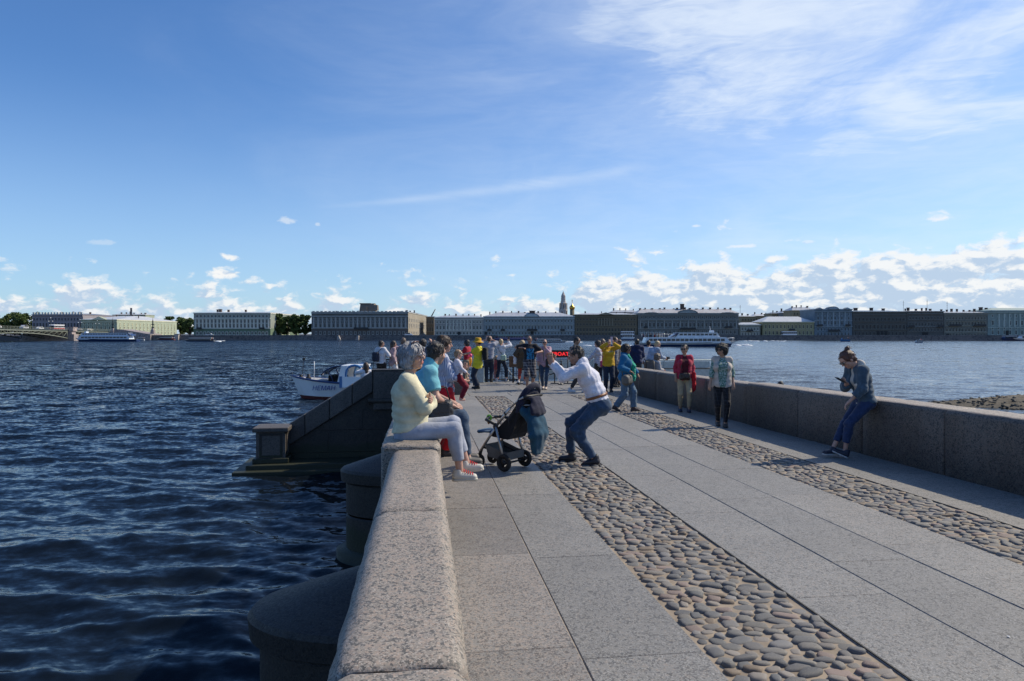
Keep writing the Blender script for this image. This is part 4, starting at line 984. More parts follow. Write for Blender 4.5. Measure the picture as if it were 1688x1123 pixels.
    # ---- right parapet: light put into the stone, tops lighter than the shaded faces
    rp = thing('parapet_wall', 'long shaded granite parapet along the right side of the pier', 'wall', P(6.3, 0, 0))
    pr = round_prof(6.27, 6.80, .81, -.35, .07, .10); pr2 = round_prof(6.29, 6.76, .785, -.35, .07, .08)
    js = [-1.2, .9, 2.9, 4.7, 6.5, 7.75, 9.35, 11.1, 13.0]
    for i in range(len(js) - 1): block(pr, js[i] + .006, js[i + 1] - .006, 10, gr_dark, rp, 'stone_block', seed=40 + i, ch_=.022, wear=.006, lit_topmat=gr_wall)
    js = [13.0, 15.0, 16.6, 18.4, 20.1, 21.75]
    for i in range(len(js) - 1): block(pr2, js[i] + .006, js[i + 1] - .006, 10, gr_dark, rp, 'stone_block', seed=60 + i, ch_=.022, wear=.006, lit_topmat=gr_wall)
    # ---- rounded cutwaters on the river side
    for i, (yc, lab) in enumerate(((6.0, 'near half-round granite buttress with conical cap below the left parapet'), (12.4, 'farther half-round granite buttress with conical cap below the left parapet'))):
        p = P(-.2, yc); t = thing('buttress', lab, 'buttress', (p.x, p.y, 0), YAW + R(90), 'buttresses on the river side of the pier'); t.scale = (.62, 1, 1)
        dz = -SLOPE * yc
        zc = [-3.2, -1.95, -1.35, -.78]
        for a in range(3): MB().lathe([(1.12, zc[a] + .012 + dz), (1.15, zc[a] + .03 + dz), (1.15, zc[a + 1] - .03 + dz), (1.12, zc[a + 1] - .008 + dz)], 40, ang=math.pi, smooth=False).build('stone_course', gr_shade, t)
        MB().lathe([(1.16, -.79 + dz), (1.23, -.76 + dz), (1.245, -.60 + dz), (1.21, -.555 + dz), (.62, -.36 + dz), (.02, -.18 + dz)], 36, ang=math.pi, smooth=False).build('cap', gr_shade, t)
        MB().lathe([(1.32, -3.2), (1.32, WATER + .12), (1.1, WATER + .17)], 20, ang=math.pi).build('footing', gr_shade, t)
    # ---- wing wall of the river stairs
    phi = R(9); t = thing('stair_wing_wall', 'dark granite wing wall sloping down to a square pillar at the river stairs', 'wall', (-6.85, 20.0, 0), phi)
    def sl(x): return -1.08 + (x - .25) / 2.55 * 1.62
    cuts = [.05, .85, 1.55, 2.2, 2.8]
    for a, b in zip(cuts[:-1], cuts[1:]):
        MB().prism([(a + .004, sl(a) - .62), (b - .004, sl(b) - .62), (b - .004, sl(b)), (a + .004, sl(a))], .2, .74).build('parapet_stone', gr_dark, t, bevel=.03)
    for (z0, z1, x0) in ((-2.6, -1.85, .1), (-1.84, -1.2, .35), (-1.19, -.6, 1.35)):
        x = x0
        while x < 4.4:
            e = min(x + 1.15, 4.42); m = MB()
            top0 = min(z1, sl(max(x, .3)) - .63) if x < 2.8 else z1; top1 = min(z1, sl(min(e, 2.8)) - .63) if e < 2.8 else z1
            m.prism([(x + .004, z0), (e - .004, z0), (e - .004, max(z0 + .01, top1)), (x + .004, max(z0 + .01, top0))], .26, .70); m.build('wall_stone', gr_shade, t); x = e
    MB().prism([(.12, -2.6), (4.42, -2.6), (4.42, -.6), (2.8, sl(2.8) - .4), (.3, sl(.3) - .4), (.12, sl(.3) - .5)], .30, .66).build('wall_core', gr_shade, t)
    MB().box((3.32, .47, -.03), (1.02, .6, 1.16)).build('pylon_block', gr_dark, t, bevel=.02); MB().box((4.7, .47, -.03), (1.7, .56, 1.14)).build('pylon_block', gr_dark, t, bevel=.02)
    MB().box((2.98 + .9, .47, .555), (2.25, .62, .05)).build('coping', gr_shade, t)
    MB().tube([(2.66, .2, -.34), (5.5, .2, -.34)], .085, 10).build('string_course', gr_shade, t)
    # pillar
    p = MB().box((0, 0, -1.5), (.80, .80, .78)); pl = p.build('pillar', gr_dark, t, bevel=.015)
    for a in (0, -90, 90):
        Mx = Rz(R(a)); m = MB()
        for (c, d) in (((0, -.405, -1.19), (.62, .03, .06)), ((0, -.405, -1.81), (.62, .03, .06)), ((-.28, -.405, -1.5), (.06, .03, .56)), ((.28, -.405, -1.5), (.06, .03, .56))): m.box(c, d, M=Mx)
        m.build('panel_moulding', gr_shade, pl)
    MB().box((0, 0, -1.06), (.98, .98, .13)).build('pillar_cap', gr_dark, t, bevel=.03)
    MB().box((0, 0, -1.93), (.98, .98, .14)).build('pillar_foot', gr_shade, t, bevel=.02)
    ld = MB().slab([(-.62, -.72), (5.2, -.72), (5.2, 2.4), (-.62, 1.2)], -3.4, -2.0); ld.build('landing', gr_shade, t, bevel=.02)
    MB().slab([(-.92, -1.0), (5.2, -1.0), (5.2, 2.7), (-.92, 1.4)], -3.5, WATER + .07).build('lower_step', gr_shade, t, bevel=.02)
    for i in range(8): MB().slab([(.6 + i * .3, .76), (2.95, .76), (2.95, 2.8), (.6 + i * .3, 2.8)], -2.0 + i * .21, -2.0 + (i + 1) * .21 - .002).build('step', gr_shade, t)
    # ---- low quay behind the right parapet and gravel spit
    a = [P(6.85, 13), P(9.2, 13), P(9.2, 24), P(6.85, 24)]
    lq = MB().add([(v.x, v.y, -3) for v in a] + [(v.x, v.y, -1.35) for v in a], [(4, 5, 6, 7), (0, 1, 5, 4), (1, 2, 6, 5), (2, 3, 7, 6), (3, 0, 4, 7)]); tag(lq.build('lower_quay', gr_dark), kind='structure')
    n = 70; VV = []; w = np.random.RandomState(4)
    for j in range(n + 1):
        for i in range(n + 1):
            u, v = i / n, j / n                          # u to the right, v away from us
            front = Vector((23.0 + 24 * u, 37.0 - 11 * u)); p = (front.x - 1.5 * v, front.y + 13 * v * (0.15 + u * 1.1))
            hgt = 1.6 * min(1, (u * 1.9) ** .8) * math.sin(math.pi * min(1, v * 1.0)) ** .8 - .10
            VV.append((p[0], p[1], WATER - .04 + hgt * .8 + w.randn() * .035 * min(1, hgt + .3)))
    idx = np.arange((n + 1) ** 2).reshape(n + 1, n + 1); q4 = np.stack([idx[:-1, :-1], idx[:-1, 1:], idx[1:, 1:], idx[1:, :-1]], -1).reshape(-1, 4)
    sp = link('gravel_spit', np_mesh('gravel_spit', np.array(VV), np.ascontiguousarray(q4), [plain('wet_gravel', (0.075, 0.065, 0.05), .8, var=.5, scale=3, bump=1.0, bscale=14)], True)); tag(sp, kind='structure')
    V, Fc = shapes[3]; RV = []; RF = []; b_ = 0
    for i in range(1500):
        k = w.randint(0, len(VV)); c = VV[k]; s_ = w.uniform(.025, .08); 
        if c[2] < WATER - .06: continue
        RV.append(V * np.array([s_ * 1.3, s_, s_ * .6]) + np.array([c[0] + w.randn() * .2, c[1] + w.randn() * .2, c[2]])); RF += [[j + b_ for j in f] for f in Fc]; b_ += len(V)
    st = link('shore_stones', np_mesh('shore_stones', np.concatenate(RV), RF, [plain('shore_stone', (0.09, 0.08, 0.065), .75, var=.5, scale=2)], True)); tag(st, 'loose dark stones on the gravel spit', None, None, 'stuff')
pier()
# ------------------------------------------------------------------ people: one continuous implicit surface per body and per garment
def vec(*a): return np.array(a, float)
def rx(a): c, s = math.cos(a), math.sin(a); return np.array([[1, 0, 0], [0, c, -s], [0, s, c]])
def ry(a): c, s = math.cos(a), math.sin(a); return np.array([[c, 0, s], [0, 1, 0], [-s, 0, c]])
def rz_(a): c, s = math.cos(a), math.sin(a); return np.array([[c, -s, 0], [s, c, 0], [0, 0, 1]])
def unit(v): v = np.asarray(v, float); return v / max(1e-9, np.linalg.norm(v))
class Field:
    """list of tapered capsules / ellipsoids blended smoothly, turned into a mesh by surface nets"""
    def __init__(s, k=0.03): s.pr = []; s.k = k; s.cuts = []; s.amp = 0; s.wl = 0.07; s.seed = 0; s.folds = []
    def cap(s, a, b, ra, rb, ax=None, fl=1.0, cutb=False, k=None, cuta=False): s.pr.append(('c', np.asarray(a, float), np.asarray(b, float), ra, rb, ax, fl, cutb, k, cuta)); return s
    def ell(s, c, r, M=None, k=None): s.pr.append(('e', np.asarray(c, float), np.asarray(r, float), M, k)); return s
    def sub(s, c, r, M=None, k=0.01): s.pr.append(('s', np.asarray(c, float), np.asarray(r, float), M, k)); return s
    def pcut(s, p, n): s.pr.append(('p', np.asarray(p, float), unit(n))); return s
    def cut(s, p, n): s.cuts.append((np.asarray(p, float), unit(n))); return s
    def bounds(s):
        lo, hi = [], []
        for p in s.pr:
            if p[0] == 'c':
                r = max(p[3], p[4]) * max(1, p[6]); lo.append(np.minimum(p[1], p[2]) - r); hi.append(np.maximum(p[1], p[2]) + r)
            elif p[0] == 'e': r = max(p[2]); lo.append(p[1] - r); hi.append(p[1] + r)
        return np.min(lo, 0), np.max(hi, 0)
    def mesh(s, h):
        lo, hi = s.bounds(); m = 0.02 + s.amp * 2 + h * 2; lo = lo - m; hi = hi + m
        n = np.ceil((hi - lo) / h).astype(int) + 1
        ax = [lo[i] + h * np.arange(n[i]) for i in range(3)]
        G = np.full(n, 0.5, np.float32)
        for p in s.pr:
            if p[0] == 'p':
                G = np.maximum(G, ((ax[0][:, None, None] - p[1][0]) * p[2][0] + (ax[1][None, :, None] - p[1][1]) * p[2][1] + (ax[2][None, None, :] - p[1][2]) * p[2][2]).astype(np.float32)); continue
            if p[0] == 'c':
                r = max(p[3], p[4]) * max(1, p[6]); a = np.minimum(p[1], p[2]) - r; b = np.maximum(p[1], p[2]) + r
            else: r = max(p[2]); a = p[1] - r; b = p[1] + r
            i0 = np.maximum(0, ((a - lo - 0.09) / h).astype(int)); i1 = np.minimum(n, ((b - lo + 0.09) / h).astype(int) + 2)
            if np.any(i1 <= i0): continue
            sl = tuple(slice(i0[j], i1[j]) for j in range(3))
            x = ax[0][sl[0]][:, None, None].astype(np.float32); y = ax[1][sl[1]][None, :, None].astype(np.float32); z = ax[2][sl[2]][None, None, :].astype(np.float32)
            g = G[sl]
            if p[0] == 'c':
                _, A, B, ra, rb, axv, fl, cutb, k, cuta = p; d = B - A; L2 = max(1e-9, d @ d)
                qx, qy, qz = x - A[0], y - A[1], z - A[2]
                tr = (qx * d[0] + qy * d[1] + qz * d[2]) / L2; t = np.clip(tr, 0, 1)
                ex, ey, ez = qx - t * d[0], qy - t * d[1], qz - t * d[2]
                if axv is not None and fl != 1.0:
                    c = (ex * axv[0] + ey * axv[1] + ez * axv[2]) * (1 / fl - 1); ex = ex + c * axv[0]; ey = ey + c * axv[1]; ez = ez + c * axv[2]
                D = np.sqrt(ex * ex + ey * ey + ez * ez) - (ra + (rb - ra) * t)
                if cutb: D = np.maximum(D, (tr - 1) * math.sqrt(L2))
                if cuta: D = np.maximum(D, -tr * math.sqrt(L2))
            else:
                C, r, M = p[1], p[2], p[3]; q = [x - C[0], y - C[1], z - C[2]]
                if M is not None: q = [M[0, j] * q[0] + M[1, j] * q[1] + M[2, j] * q[2] for j in range(3)]
                k0 = np.sqrt((q[0] / r[0]) ** 2 + (q[1] / r[1]) ** 2 + (q[2] / r[2]) ** 2); k1 = np.sqrt((q[0] / r[0] ** 2) ** 2 + (q[1] / r[1] ** 2) ** 2 + (q[2] / r[2] ** 2) ** 2)
                D = k0 * (k0 - 1) / np.maximum(k1, 1e-6); k = p[4]
            k = s.k if k is None else k
            if p[0] == 's':
                hh = np.clip(0.5 - 0.5 * (g + D) / k, 0, 1); G[sl] = g * (1 - hh) - D * hh + k * hh * (1 - hh)
            else:
                hh = np.clip(0.5 + 0.5 * (g - D) / k, 0, 1); G[sl] = g * (1 - hh) + D * hh - k * hh * (1 - hh)
        X, Y, Z = ax[0][:, None, None], ax[1][None, :, None], ax[2][None, None, :]
        if s.amp:
            w = np.random.RandomState(s.seed); N = 0
            for i in range(6):
                kv = w.randn(3); kv[2] *= 1.3; kv *= 6.283 / (s.wl * w.uniform(.6, 1.8)) / np.linalg.norm(kv)
                ph = w.rand() * 6.28; N = N + np.sin(kv[0] * X + kv[1] * Y + kv[2] * Z + ph + 1.5 * np.sin(7 * X + 5 * Z + ph))
            G += (s.amp / 2.4 * N).astype(np.float32)
        for c_, a_, wl_, am_, sg_ in s.folds:
            t_ = (X - c_[0]) * a_[0] + (Y - c_[1]) * a_[1] + (Z - c_[2]) * a_[2]; r2 = (X - c_[0]) ** 2 + (Y - c_[1]) ** 2 + (Z - c_[2]) ** 2
            G = G + (am_ * np.sin(6.283 * t_ / wl_ + 2.2 * np.sin(9 * X + 6 * Y)) * np.exp(-r2 / sg_ ** 2)).astype(np.float32)
        for p, nrm in s.cuts: G = np.maximum(G, ((X - p[0]) * nrm[0] + (Y - p[1]) * nrm[1] + (Z - p[2]) * nrm[2]).astype(np.float32))
        return surfnet(G, lo, h)
def surfnet(G, lo, h):
    S = G < 0; n = G.shape
    c = np.zeros((n[0] - 1, n[1] - 1, n[2] - 1), np.int8)
    for i in (0, 1):
        for j in (0, 1):
            for k in (0, 1): c += S[i:n[0] - 1 + i, j:n[1] - 1 + j, k:n[2] - 1 + k]
    cells = np.argwhere((c > 0) & (c < 8)); idx = np.full(c.shape, -1, np.int64); idx[tuple(cells.T)] = np.arange(len(cells))
    acc = np.zeros((len(cells), 3)); cnt = np.zeros(len(cells)); cor = [(i, j, k) for i in (0, 1) for j in (0, 1) for k in (0, 1)]
    vals = {q: G[cells[:, 0] + q[0], cells[:, 1] + q[1], cells[:, 2] + q[2]] for q in cor}
    for q in cor:
        for a in range(3):
            if q[a]: continue
            r = list(q); r[a] = 1; r = tuple(r); v0, v1 = vals[q], vals[r]; m = (v0 < 0) != (v1 < 0)
            t = np.where(m, v0 / np.where(m, v0 - v1, 1), 0); pt = np.tile(np.array(q, float), (len(cells), 1)); pt[:, a] = t
            acc[m] += pt[m]; cnt[m] += 1
    V = lo + h * (cells + acc / cnt[:, None])
    Fs = []
    for a in range(3):
        b, d = (a + 1) % 3, (a + 2) % 3
        sl0 = [slice(None)] * 3; sl1 = [slice(None)] * 3; sl0[a] = slice(0, n[a] - 1); sl1[a] = slice(1, n[a])
        s0, s1 = S[tuple(sl0)], S[tuple(sl1)]; e = np.argwhere(s0 != s1)
        ok = (e[:, b] > 0) & (e[:, d] > 0) & (e[:, b] < n[b] - 1) & (e[:, d] < n[d] - 1); e = e[ok]
        ins = s0[tuple(e.T)]
        def at_(db, dd): q = e.copy(); q[:, b] += db; q[:, d] += dd; return idx[tuple(q.T)]
        q = np.stack([at_(-1, -1), at_(0, -1), at_(0, 0), at_(-1, 0)], 1); q[~ins] = q[~ins][:, ::-1]; Fs.append(q)
    return V, np.concatenate(Fs)
def joinm(parts):
    V, Fq, o = [], [], 0
    for v, f in parts: V.append(v); Fq.append(f + o); o += len(v)
    return np.concatenate(V), np.concatenate(Fq)

# ---- cloth, skin and hair materials
def cloth(name, col, kind='plain', col2=None, sc=1.0, rough=0.85):
    key = 'cloth_' + name
    if key in MATS: return MATS[key]
    m, g, b = newmat(key); tc = g.node('ShaderNodeTexCoord').outputs['Object']
    n = g.noise(tc, 9, 5, 0.6); lo = tuple(c * .82 for c in col); hi = tuple(min(1, c * 1.12) for c in col)
    c = g.mix(g.ss(n, .3, .7), lo, hi); x, y, z = g.sep(tc)
    if kind == 'denim':
        w = g.noise(g.mapv(tc, (1, 1, .35)), 26, 5, .7); c = g.mix(g.ss(w, .5, .78) * .45, c, tuple(min(1, v * 2.2 + .03) for v in col))
    elif kind == 'stripe':
        wv = g.m('SINE', (x * .8 + y * .8) * (330 * sc)); c = g.mix(g.ss(wv, -.1, .3), c, col2)
    elif kind == 'hstripe':
        wv = g.m('SINE', z * (300 * sc)); c = g.mix(g.ss(wv, -.1, .3), c, col2)
    elif kind == 'dots':
        v = g.voro(tc, 90 * sc, rand=.15); c = g.mix(g.ss(v, .36, .30), c, col2)
    elif kind == 'plaid':
        a = g.ss(g.m('SINE', (x + y) * (70 * sc)), .2, .5); d = g.ss(g.m('SINE', z * (70 * sc)), .2, .5); c = g.mix((a + d) * .5, c, col2)
    elif kind == 'grid':
        a = g.ss(g.m('SINE', (x + y) * (150 * sc)), .88, .97); d = g.ss(g.m('SINE', z * (150 * sc)), .88, .97); c = g.mix(g.m('MAXIMUM', a, d), c, col2)
    elif kind == 'print':
        v = g.noise(tc, 40 * sc, 4, .7); c = g.mix(g.ss(v, .47, .55), c, col2)
    g.put(b.inputs['Base Color'], c); b.inputs['Roughness'].default_value = rough; b.inputs['Specular IOR Level'].default_value = .25
    b.inputs['Sheen Weight'].default_value = .15
    bp = g.node('ShaderNodeBump'); bp.inputs['Strength'].default_value = .35; bp.inputs['Distance'].default_value = .012
    g.put(bp.inputs['Height'], g.noise(g.mapv(tc, (1, 1, 1.6)), 15, 4, .55, 1.2) + g.noise(tc, 190, 2, .5) * .12); g.l.new(bp.outputs[0], b.inputs['Normal'])
    MATS[key] = m
    return m
def skin_mat():
    if 'skin' in MATS: return MATS['skin']
    m, g, b = newmat('skin'); a = g.node('ShaderNodeAttribute'); a.attribute_name = 'tone'; tc = g.node('ShaderNodeTexCoord').outputs['Object']
    n = g.noise(tc, 30, 4, .6); c = g.mix(g.ss(n, .35, .7) * .22, a.outputs['Color'], (.42, .19, .13))
    g.put(b.inputs['Base Color'], c); b.inputs['Roughness'].default_value = .5; b.inputs['Specular IOR Level'].default_value = .35
    b.inputs['Subsurface Weight'].default_value = .08; b.inputs['Subsurface Radius'].default_value = (.012, .005, .003); b.inputs['Subsurface Scale'].default_value = 1.0
    MATS['skin'] = m
    return m
def hair_mat(name, col):
    key = 'hair_' + name
    if key in MATS: return MATS[key]
    m, g, b = newmat(key); tc = g.node('ShaderNodeTexCoord').outputs['Object']
    n = g.noise(g.mapv(tc, (1, 1, .16)), 110, 4, .7); c = g.mix(g.ss(n, .35, .7), tuple(v * .55 for v in col), tuple(min(1, v * 1.5) for v in col))
    g.put(b.inputs['Base Color'], c); b.inputs['Roughness'].default_value = .48
    bp = g.node('ShaderNodeBump'); bp.inputs['Strength'].default_value = .7; bp.inputs['Distance'].default_value = .01; g.put(bp.inputs['Height'], n); g.l.new(bp.outputs[0], b.inputs['Normal'])
    MATS[key] = m
    return m
SKINS = {'fair': (.50, .30, .225), 'tan': (.37, .21, .145), 'asia': (.40, .245, .165), 'baby': (.58, .37, .29), 'brown': (.27, .15, .10)}
HAIRS = {'grey': (.30, .30, .31), 'dark': (.022, .018, .016), 'brown': (.055, .032, .02), 'black': (.012, .012, .013), 'blond': (.42, .32, .18), 'fair': (.30, .20, .12), 'auburn': (.09, .035, .02), 'ash': (.12, .09, .07)}
def ik(a, b, l1, l2, hint):
    a = np.asarray(a, float); b = np.asarray(b, float); d = b - a; L = np.linalg.norm(d)
    if L > (l1 + l2) * .998: b = a + d / L * (l1 + l2) * .998; d = b - a; L = np.linalg.norm(d)
    u = d / L; t = (l1 * l1 - l2 * l2 + L * L) / (2 * L); hh = math.sqrt(max(0, l1 * l1 - t * t)); n = np.asarray(hint, float); n = unit(n - u * (n @ u))
    return a + u * t + n * hh, b

class Person: pass
def person(label, pos, face, h=1.70, sex='m', build=1.0, skin='fair', hair=('short', 'dark'), top=None, bottom=None, shoes=(.03, .03, .035), res=.016, pel=(0, 0, .935), lean=0, side=0, twist=0, curl=0,
           head=(0, 0), hl=None, hr=None, el=(-.35, -1, -.1), er=(.35, -1, -.1), fl=(-.09, .0, .085), fr=(.09, .0, .085), kl=(-.12, 1, 0), kr=(.12, 1, 0), tl=0, tr=0, fpl=0, fpr=0, curlL=.55, curlR=.55, nl=None, nr=None, dl=None, dr=None,
           belly=0.0, extra=None, bare_feet=False, seed=0, group='people on the pier', name='person', cat='person', hipw=None, sole=None, shz=-.055, headk=1.0):
    """top: dict(mat, sleeve 0..1 of arm, hem z offset from pelvis, inf, open); bottom: dict(mat, len 0..1 of leg, inf, flare, skirt)"""
    s = h / 1.72; o = thing(name, label, cat, pos, -R(face), group); C = Person(); C.o = o; C.s = s
    p0 = vec(*pel); Rl = rx(-R(lean) * .8) @ ry(R(side)); Rm = rx(-R(lean + curl * .5)) @ ry(R(side)) @ rz_(-R(twist) * .5); Ru = rx(-R(lean + curl)) @ ry(R(side)) @ rz_(-R(twist))
    waist = p0 + Rl @ vec(0, 0, .14); chest = waist + Rm @ vec(0, 0, .20); nb = chest + Ru @ vec(0, -.012, .19)
    sw = .172 if sex == 'm' else .150
    if sex == 'c': sw = .13
    sw *= .92 + .08 * build
    shL, shR = nb + Ru @ vec(-sw, .0, shz), nb + Ru @ vec(sw, .0, shz)
    Rh = rz_(-R(head[0])) @ rx(-R(head[1])) @ ry(R(head[2] if len(head) > 2 else 0))
    hs = (1.0 if sex != 'c' else 1.28) * max(1.0, (1.70 / h) ** .6 if sex == 'f' else 1.0) * headk
    hc = nb + Ru @ vec(0, .012, .065) + Rh @ vec(0, .018, .085 * hs)
    hw = hipw if hipw else (.088 if sex == 'm' else .092)
    Rp = rz_(-R(twist) * .15); hipL, hipR = p0 + Rp @ vec(-hw, 0, -.04), p0 + Rp @ vec(hw, 0, -.04)
    UA, FA, TH, SH = .285, .25, .435, .42
    hl = shL + vec(-.07, .05, -.50) if hl is None else vec(*hl); hr = shR + vec(.07, .05, -.50) if hr is None else vec(*hr)
    eL, hl = ik(shL, hl, UA, FA, el); eR, hr = ik(shR, hr, UA, FA, er)
    kL, aL = ik(hipL, vec(*fl), TH, SH, kl); kR, aR = ik(hipR, vec(*fr), TH, SH, kr)
    b = build; xl, xm, xu = Rl[:, 0], Rm[:, 0], Ru[:, 0]
    fem = sex == 'f'
    def torso(f, i, k=None):
        f.cap(p0 + Rl @ vec(0, 0, -.045), waist, .112 * b + i, (.098 if fem else .103) * b + i, xl, 1.38 if fem else 1.3)
        f.cap(waist, chest, (.098 if fem else .103) * b + i, .112 * b + i, xm, 1.28)
        f.cap(chest, nb + Ru @ vec(0, 0, -.07), .112 * b + i, .062 + i * .8, xu, 1.42)
        f.cap(shL, shR, .052 + i, .052 + i)
        if fem:
            for sg in (-1, 1): f.ell(chest + Ru @ vec(sg * .072 * b, .085 * b, -.01), vec(.062, .055, .066) * b + i, Ru)
        if belly: f.ell(waist + Rl @ vec(0, .06, -.04), vec(.125, .10, .13) * b * (1 + belly) + i, Rl)
        # seat
        for sg in (-1, 1): f.ell(p0 + Rl @ vec(sg * .07, -.055, -.05), vec(.082, .078, .09) * b + i, Rl)
    def arm(f, S, Eb, W, i, fr_=1.0, lim=1.0, cut=False):
        if lim <= .5: f.cap(S, S + (Eb - S) * min(1, lim * 2), .050 * fr_ + i, .044 * fr_ + i + (.012 if cut else 0), cutb=cut)
        else:
            f.cap(S, Eb, .050 * fr_ + i, .041 * fr_ + i); t = min(1, (lim - .5) * 2); f.cap(Eb, Eb + (W - Eb) * t, .041 * fr_ + i, (.041 + (.027 - .041) * t) * fr_ + i, cutb=cut)
    def leg(f, Hp, K, A, i, lim=1.0, cut=False, flare=0.0):
        if lim <= .5: f.cap(Hp, Hp + (K - Hp) * lim * 2, .086 * b + i, .066 * b + i + flare, cutb=cut)
        else:
            f.cap(Hp, K, .086 * b + i, .056 * b + i + flare * .3); t = min(1, (lim - .5) * 2)
            f.cap(K, K + (A - K) * t, .056 * b + i + flare * .3, (.056 + (.037 - .056) * t) * b + i + flare, cutb=cut)
            if i < .02 and flare <= 0: u = unit(A - K); f.ell(K + (A - K) * .3 + Rz_back(K, A) * .012, vec(.046, .046, .1) * b + i, None)
    def Rz_back(K, A): v = vec(0, -1, 0); u = unit(A - K); return unit(v - u * (v @ u))
    # ---- body
    parts = []
    f = Field(.035); torso(f, -.006); f.cap(nb + Ru @ vec(0, 0, -.04), hc + Rh @ vec(0, -.02, -.05), .052 * (1 if sex != 'c' else .9), .046)
    arm(f, shL, eL, hl, -.004); arm(f, shR, eR, hr, -.004); leg(f, hipL, kL, aL, -.006); leg(f, hipR, kR, aR, -.006)
    for A, K, td, fp in ((aL, kL, tl, fpl), (aR, kR, tr, fpr)):
        Rf = rz_(-R(td)) @ rx(-R(fp)); f.cap(A + Rf @ vec(0, -.03, -.03), A + Rf @ vec(0, .12, -.05), .032, .024, Rf[:, 0], 1.3)
    parts.append(f.mesh(res))
    # ---- hands
    def hand(W, Eb, right, curl, n, d):
        d = unit(W - Eb) if d is None else unit(d); n = vec(0, 0, -1) if n is None else vec(*n); n = n - d * (n @ d); n = unit(n) if np.linalg.norm(n) > 1e-3 else unit(np.cross(d, vec(1, 0, 0)))
        sd = np.cross(d, n) * (1 if right else -1); f = Field(.010); q = .9 if fem else 1.0
        if sex == 'c': q = .8
        f.cap(W - d * .03, W + d * .03, .026 * q, .024 * q, sd, 1.25); f.cap(W + d * .02, W + d * .085 * q, .019 * q, .017 * q, sd, 2.0)
        for j, (off, L) in enumerate(((.031, .072), (.011, .080), (-.010, .075), (-.030, .058))):
            p = W + d * .088 * q + sd * off * q; ang = curl * (.5 + .08 * j); L *= q
            for sg in (.42, .33, .25):
                dr_ = d * math.cos(ang) + n * math.sin(ang); p2 = p + dr_ * L * sg; f.cap(p, p2, .0088 * q, .0078 * q, k=.004); p = p2; ang += curl * .75
        p = W + d * .03 + sd * .026 * q + n * .006
        for L, a2 in ((.042, .75), (.032, .35)):
            dr_ = unit(d * (1 - a2 * .5) + sd * a2 + n * .35 * curl); p2 = p + dr_ * L * q; f.cap(p, p2, .011 * q, .009 * q, k=.006); p = p2
        C.hp = W + d * .08
        return f.mesh(min(.0065, res * .6) if res < .012 else .0085)
    parts.append(hand(hl, eL, False, curlL, nl, dl)); C.hl = C.hp; parts.append(hand(hr, eR, True, curlR, nr, dr)); C.hr = C.hp
    # ---- head
    f = Field(.018); T = lambda *v: hc + Rh @ (vec(*v) * hs)
    e = lambda c, r, k=None: f.ell(T(*c), vec(*r) * hs, Rh, k)
    e((0, -.012, .026), (.074, .094, .093)); e((0, .022, -.045), (.056, .062, .070)); e((0, .050, -.092), (.026, .026, .022)); e((0, .052, .03), (.058, .04, .045))
    for sg in (-1, 1): e((sg * .040, .052, -.028), (.026, .026, .026)); e((sg * .0765, -.008, -.012), (.007, .019, .030), .004)
    f.cap(T(-.034, .084, .026), T(.034, .084, .026), .010 * hs, .010 * hs)
    for sg in (-1, 1): f.sub(T(sg * .031, .099, .006), vec(.017, .014, .011) * hs, Rh, .012)
    nz = .6 if sex == 'c' else 1.0
    f.cap(T(0, .086, .012), T(0, .086 + .020 * nz, -.026), .0085 * hs, .0125 * hs, k=.010); 
    for sg in (-1, 1): e((sg * .012, .092, -.030), (.010, .011, .008), .006)
    f.cap(T(-.017, .082, -.056), T(.017, .082, -.056), .0085 * hs, .0085 * hs, k=.006); f.cap(T(-.014, .081, -.067), T(.014, .081, -.067), .0085 * hs, .0085 * hs, k=.006); f.sub(T(0, .095, -.061), vec(.022, .006, .0018) * hs, Rh, .004)
    f.cap(T(0, -.02, -.05), T(0, -.03, -.11), .047, .05); parts.append(f.mesh(min(.0065, res * .6) if res < .012 else .009))
    nhead = len(parts[-1][0]); V, Q = joinm(parts)
    base = np.array(SKINS[skin]); col = np.tile(np.append(base, 1.0), (len(V), 1))
    q = ((V[-nhead:] - hc) @ Rh) / hs; cc = col[-nhead:]
    lips = (abs(q[:, 0]) < .022) & (abs(q[:, 2] + .061) < .013) & (q[:, 1] > .076); cc[lips, :3] = base * vec(.85, .5, .5) if sex != 'm' else base * vec(.85, .65, .62)
    brow = (abs(abs(q[:, 0]) - .031) < .019) & (abs(q[:, 2] - .028) < .0055) & (q[:, 1] > .07); cc[brow, :3] = np.array(HAIRS[hair[1]]) * .8 + base * .15
    if sex == 'm' and hair[0] != 'bald':
        st = (q[:, 2] < -.045) & (q[:, 1] > -.0) & (q[:, 2] > -.12); cc[st, :3] = cc[st, :3] * .62 + np.array([.03, .025, .022])
    me = np_mesh('body', V * s, np.ascontiguousarray(Q), [skin_mat()], True); a = me.color_attributes.new('tone', 'FLOAT_COLOR', 'POINT'); a.data.foreach_set('color', col.astype(np.float32).ravel()); body = link('body', me, o)
    ey = MB(); HM = Matrix([[*(Rh[i] * s * hs), hc[i] * s] for i in range(3)] + [[0, 0, 0, 1]]); C.HM = HM
    if 'eye' not in WIN: WIN['eye'] = ey.ball((0, .0785, .006), .0118, 8, 0).ball((0, .0858, .006), .0060, 6, 1).mesh('eye', [plain('eye_white', (.62, .6, .57), .25), plain('eye_iris', (.03, .02, .015), .15)])
    for sg in (-1, 1): eo = link('eye', WIN['eye'], o); eo.matrix_local = HM @ Tr(sg * .031, 0, 0)
    # ---- hair
    st, hcn = hair; hm = hair_mat(hcn, HAIRS[hcn])
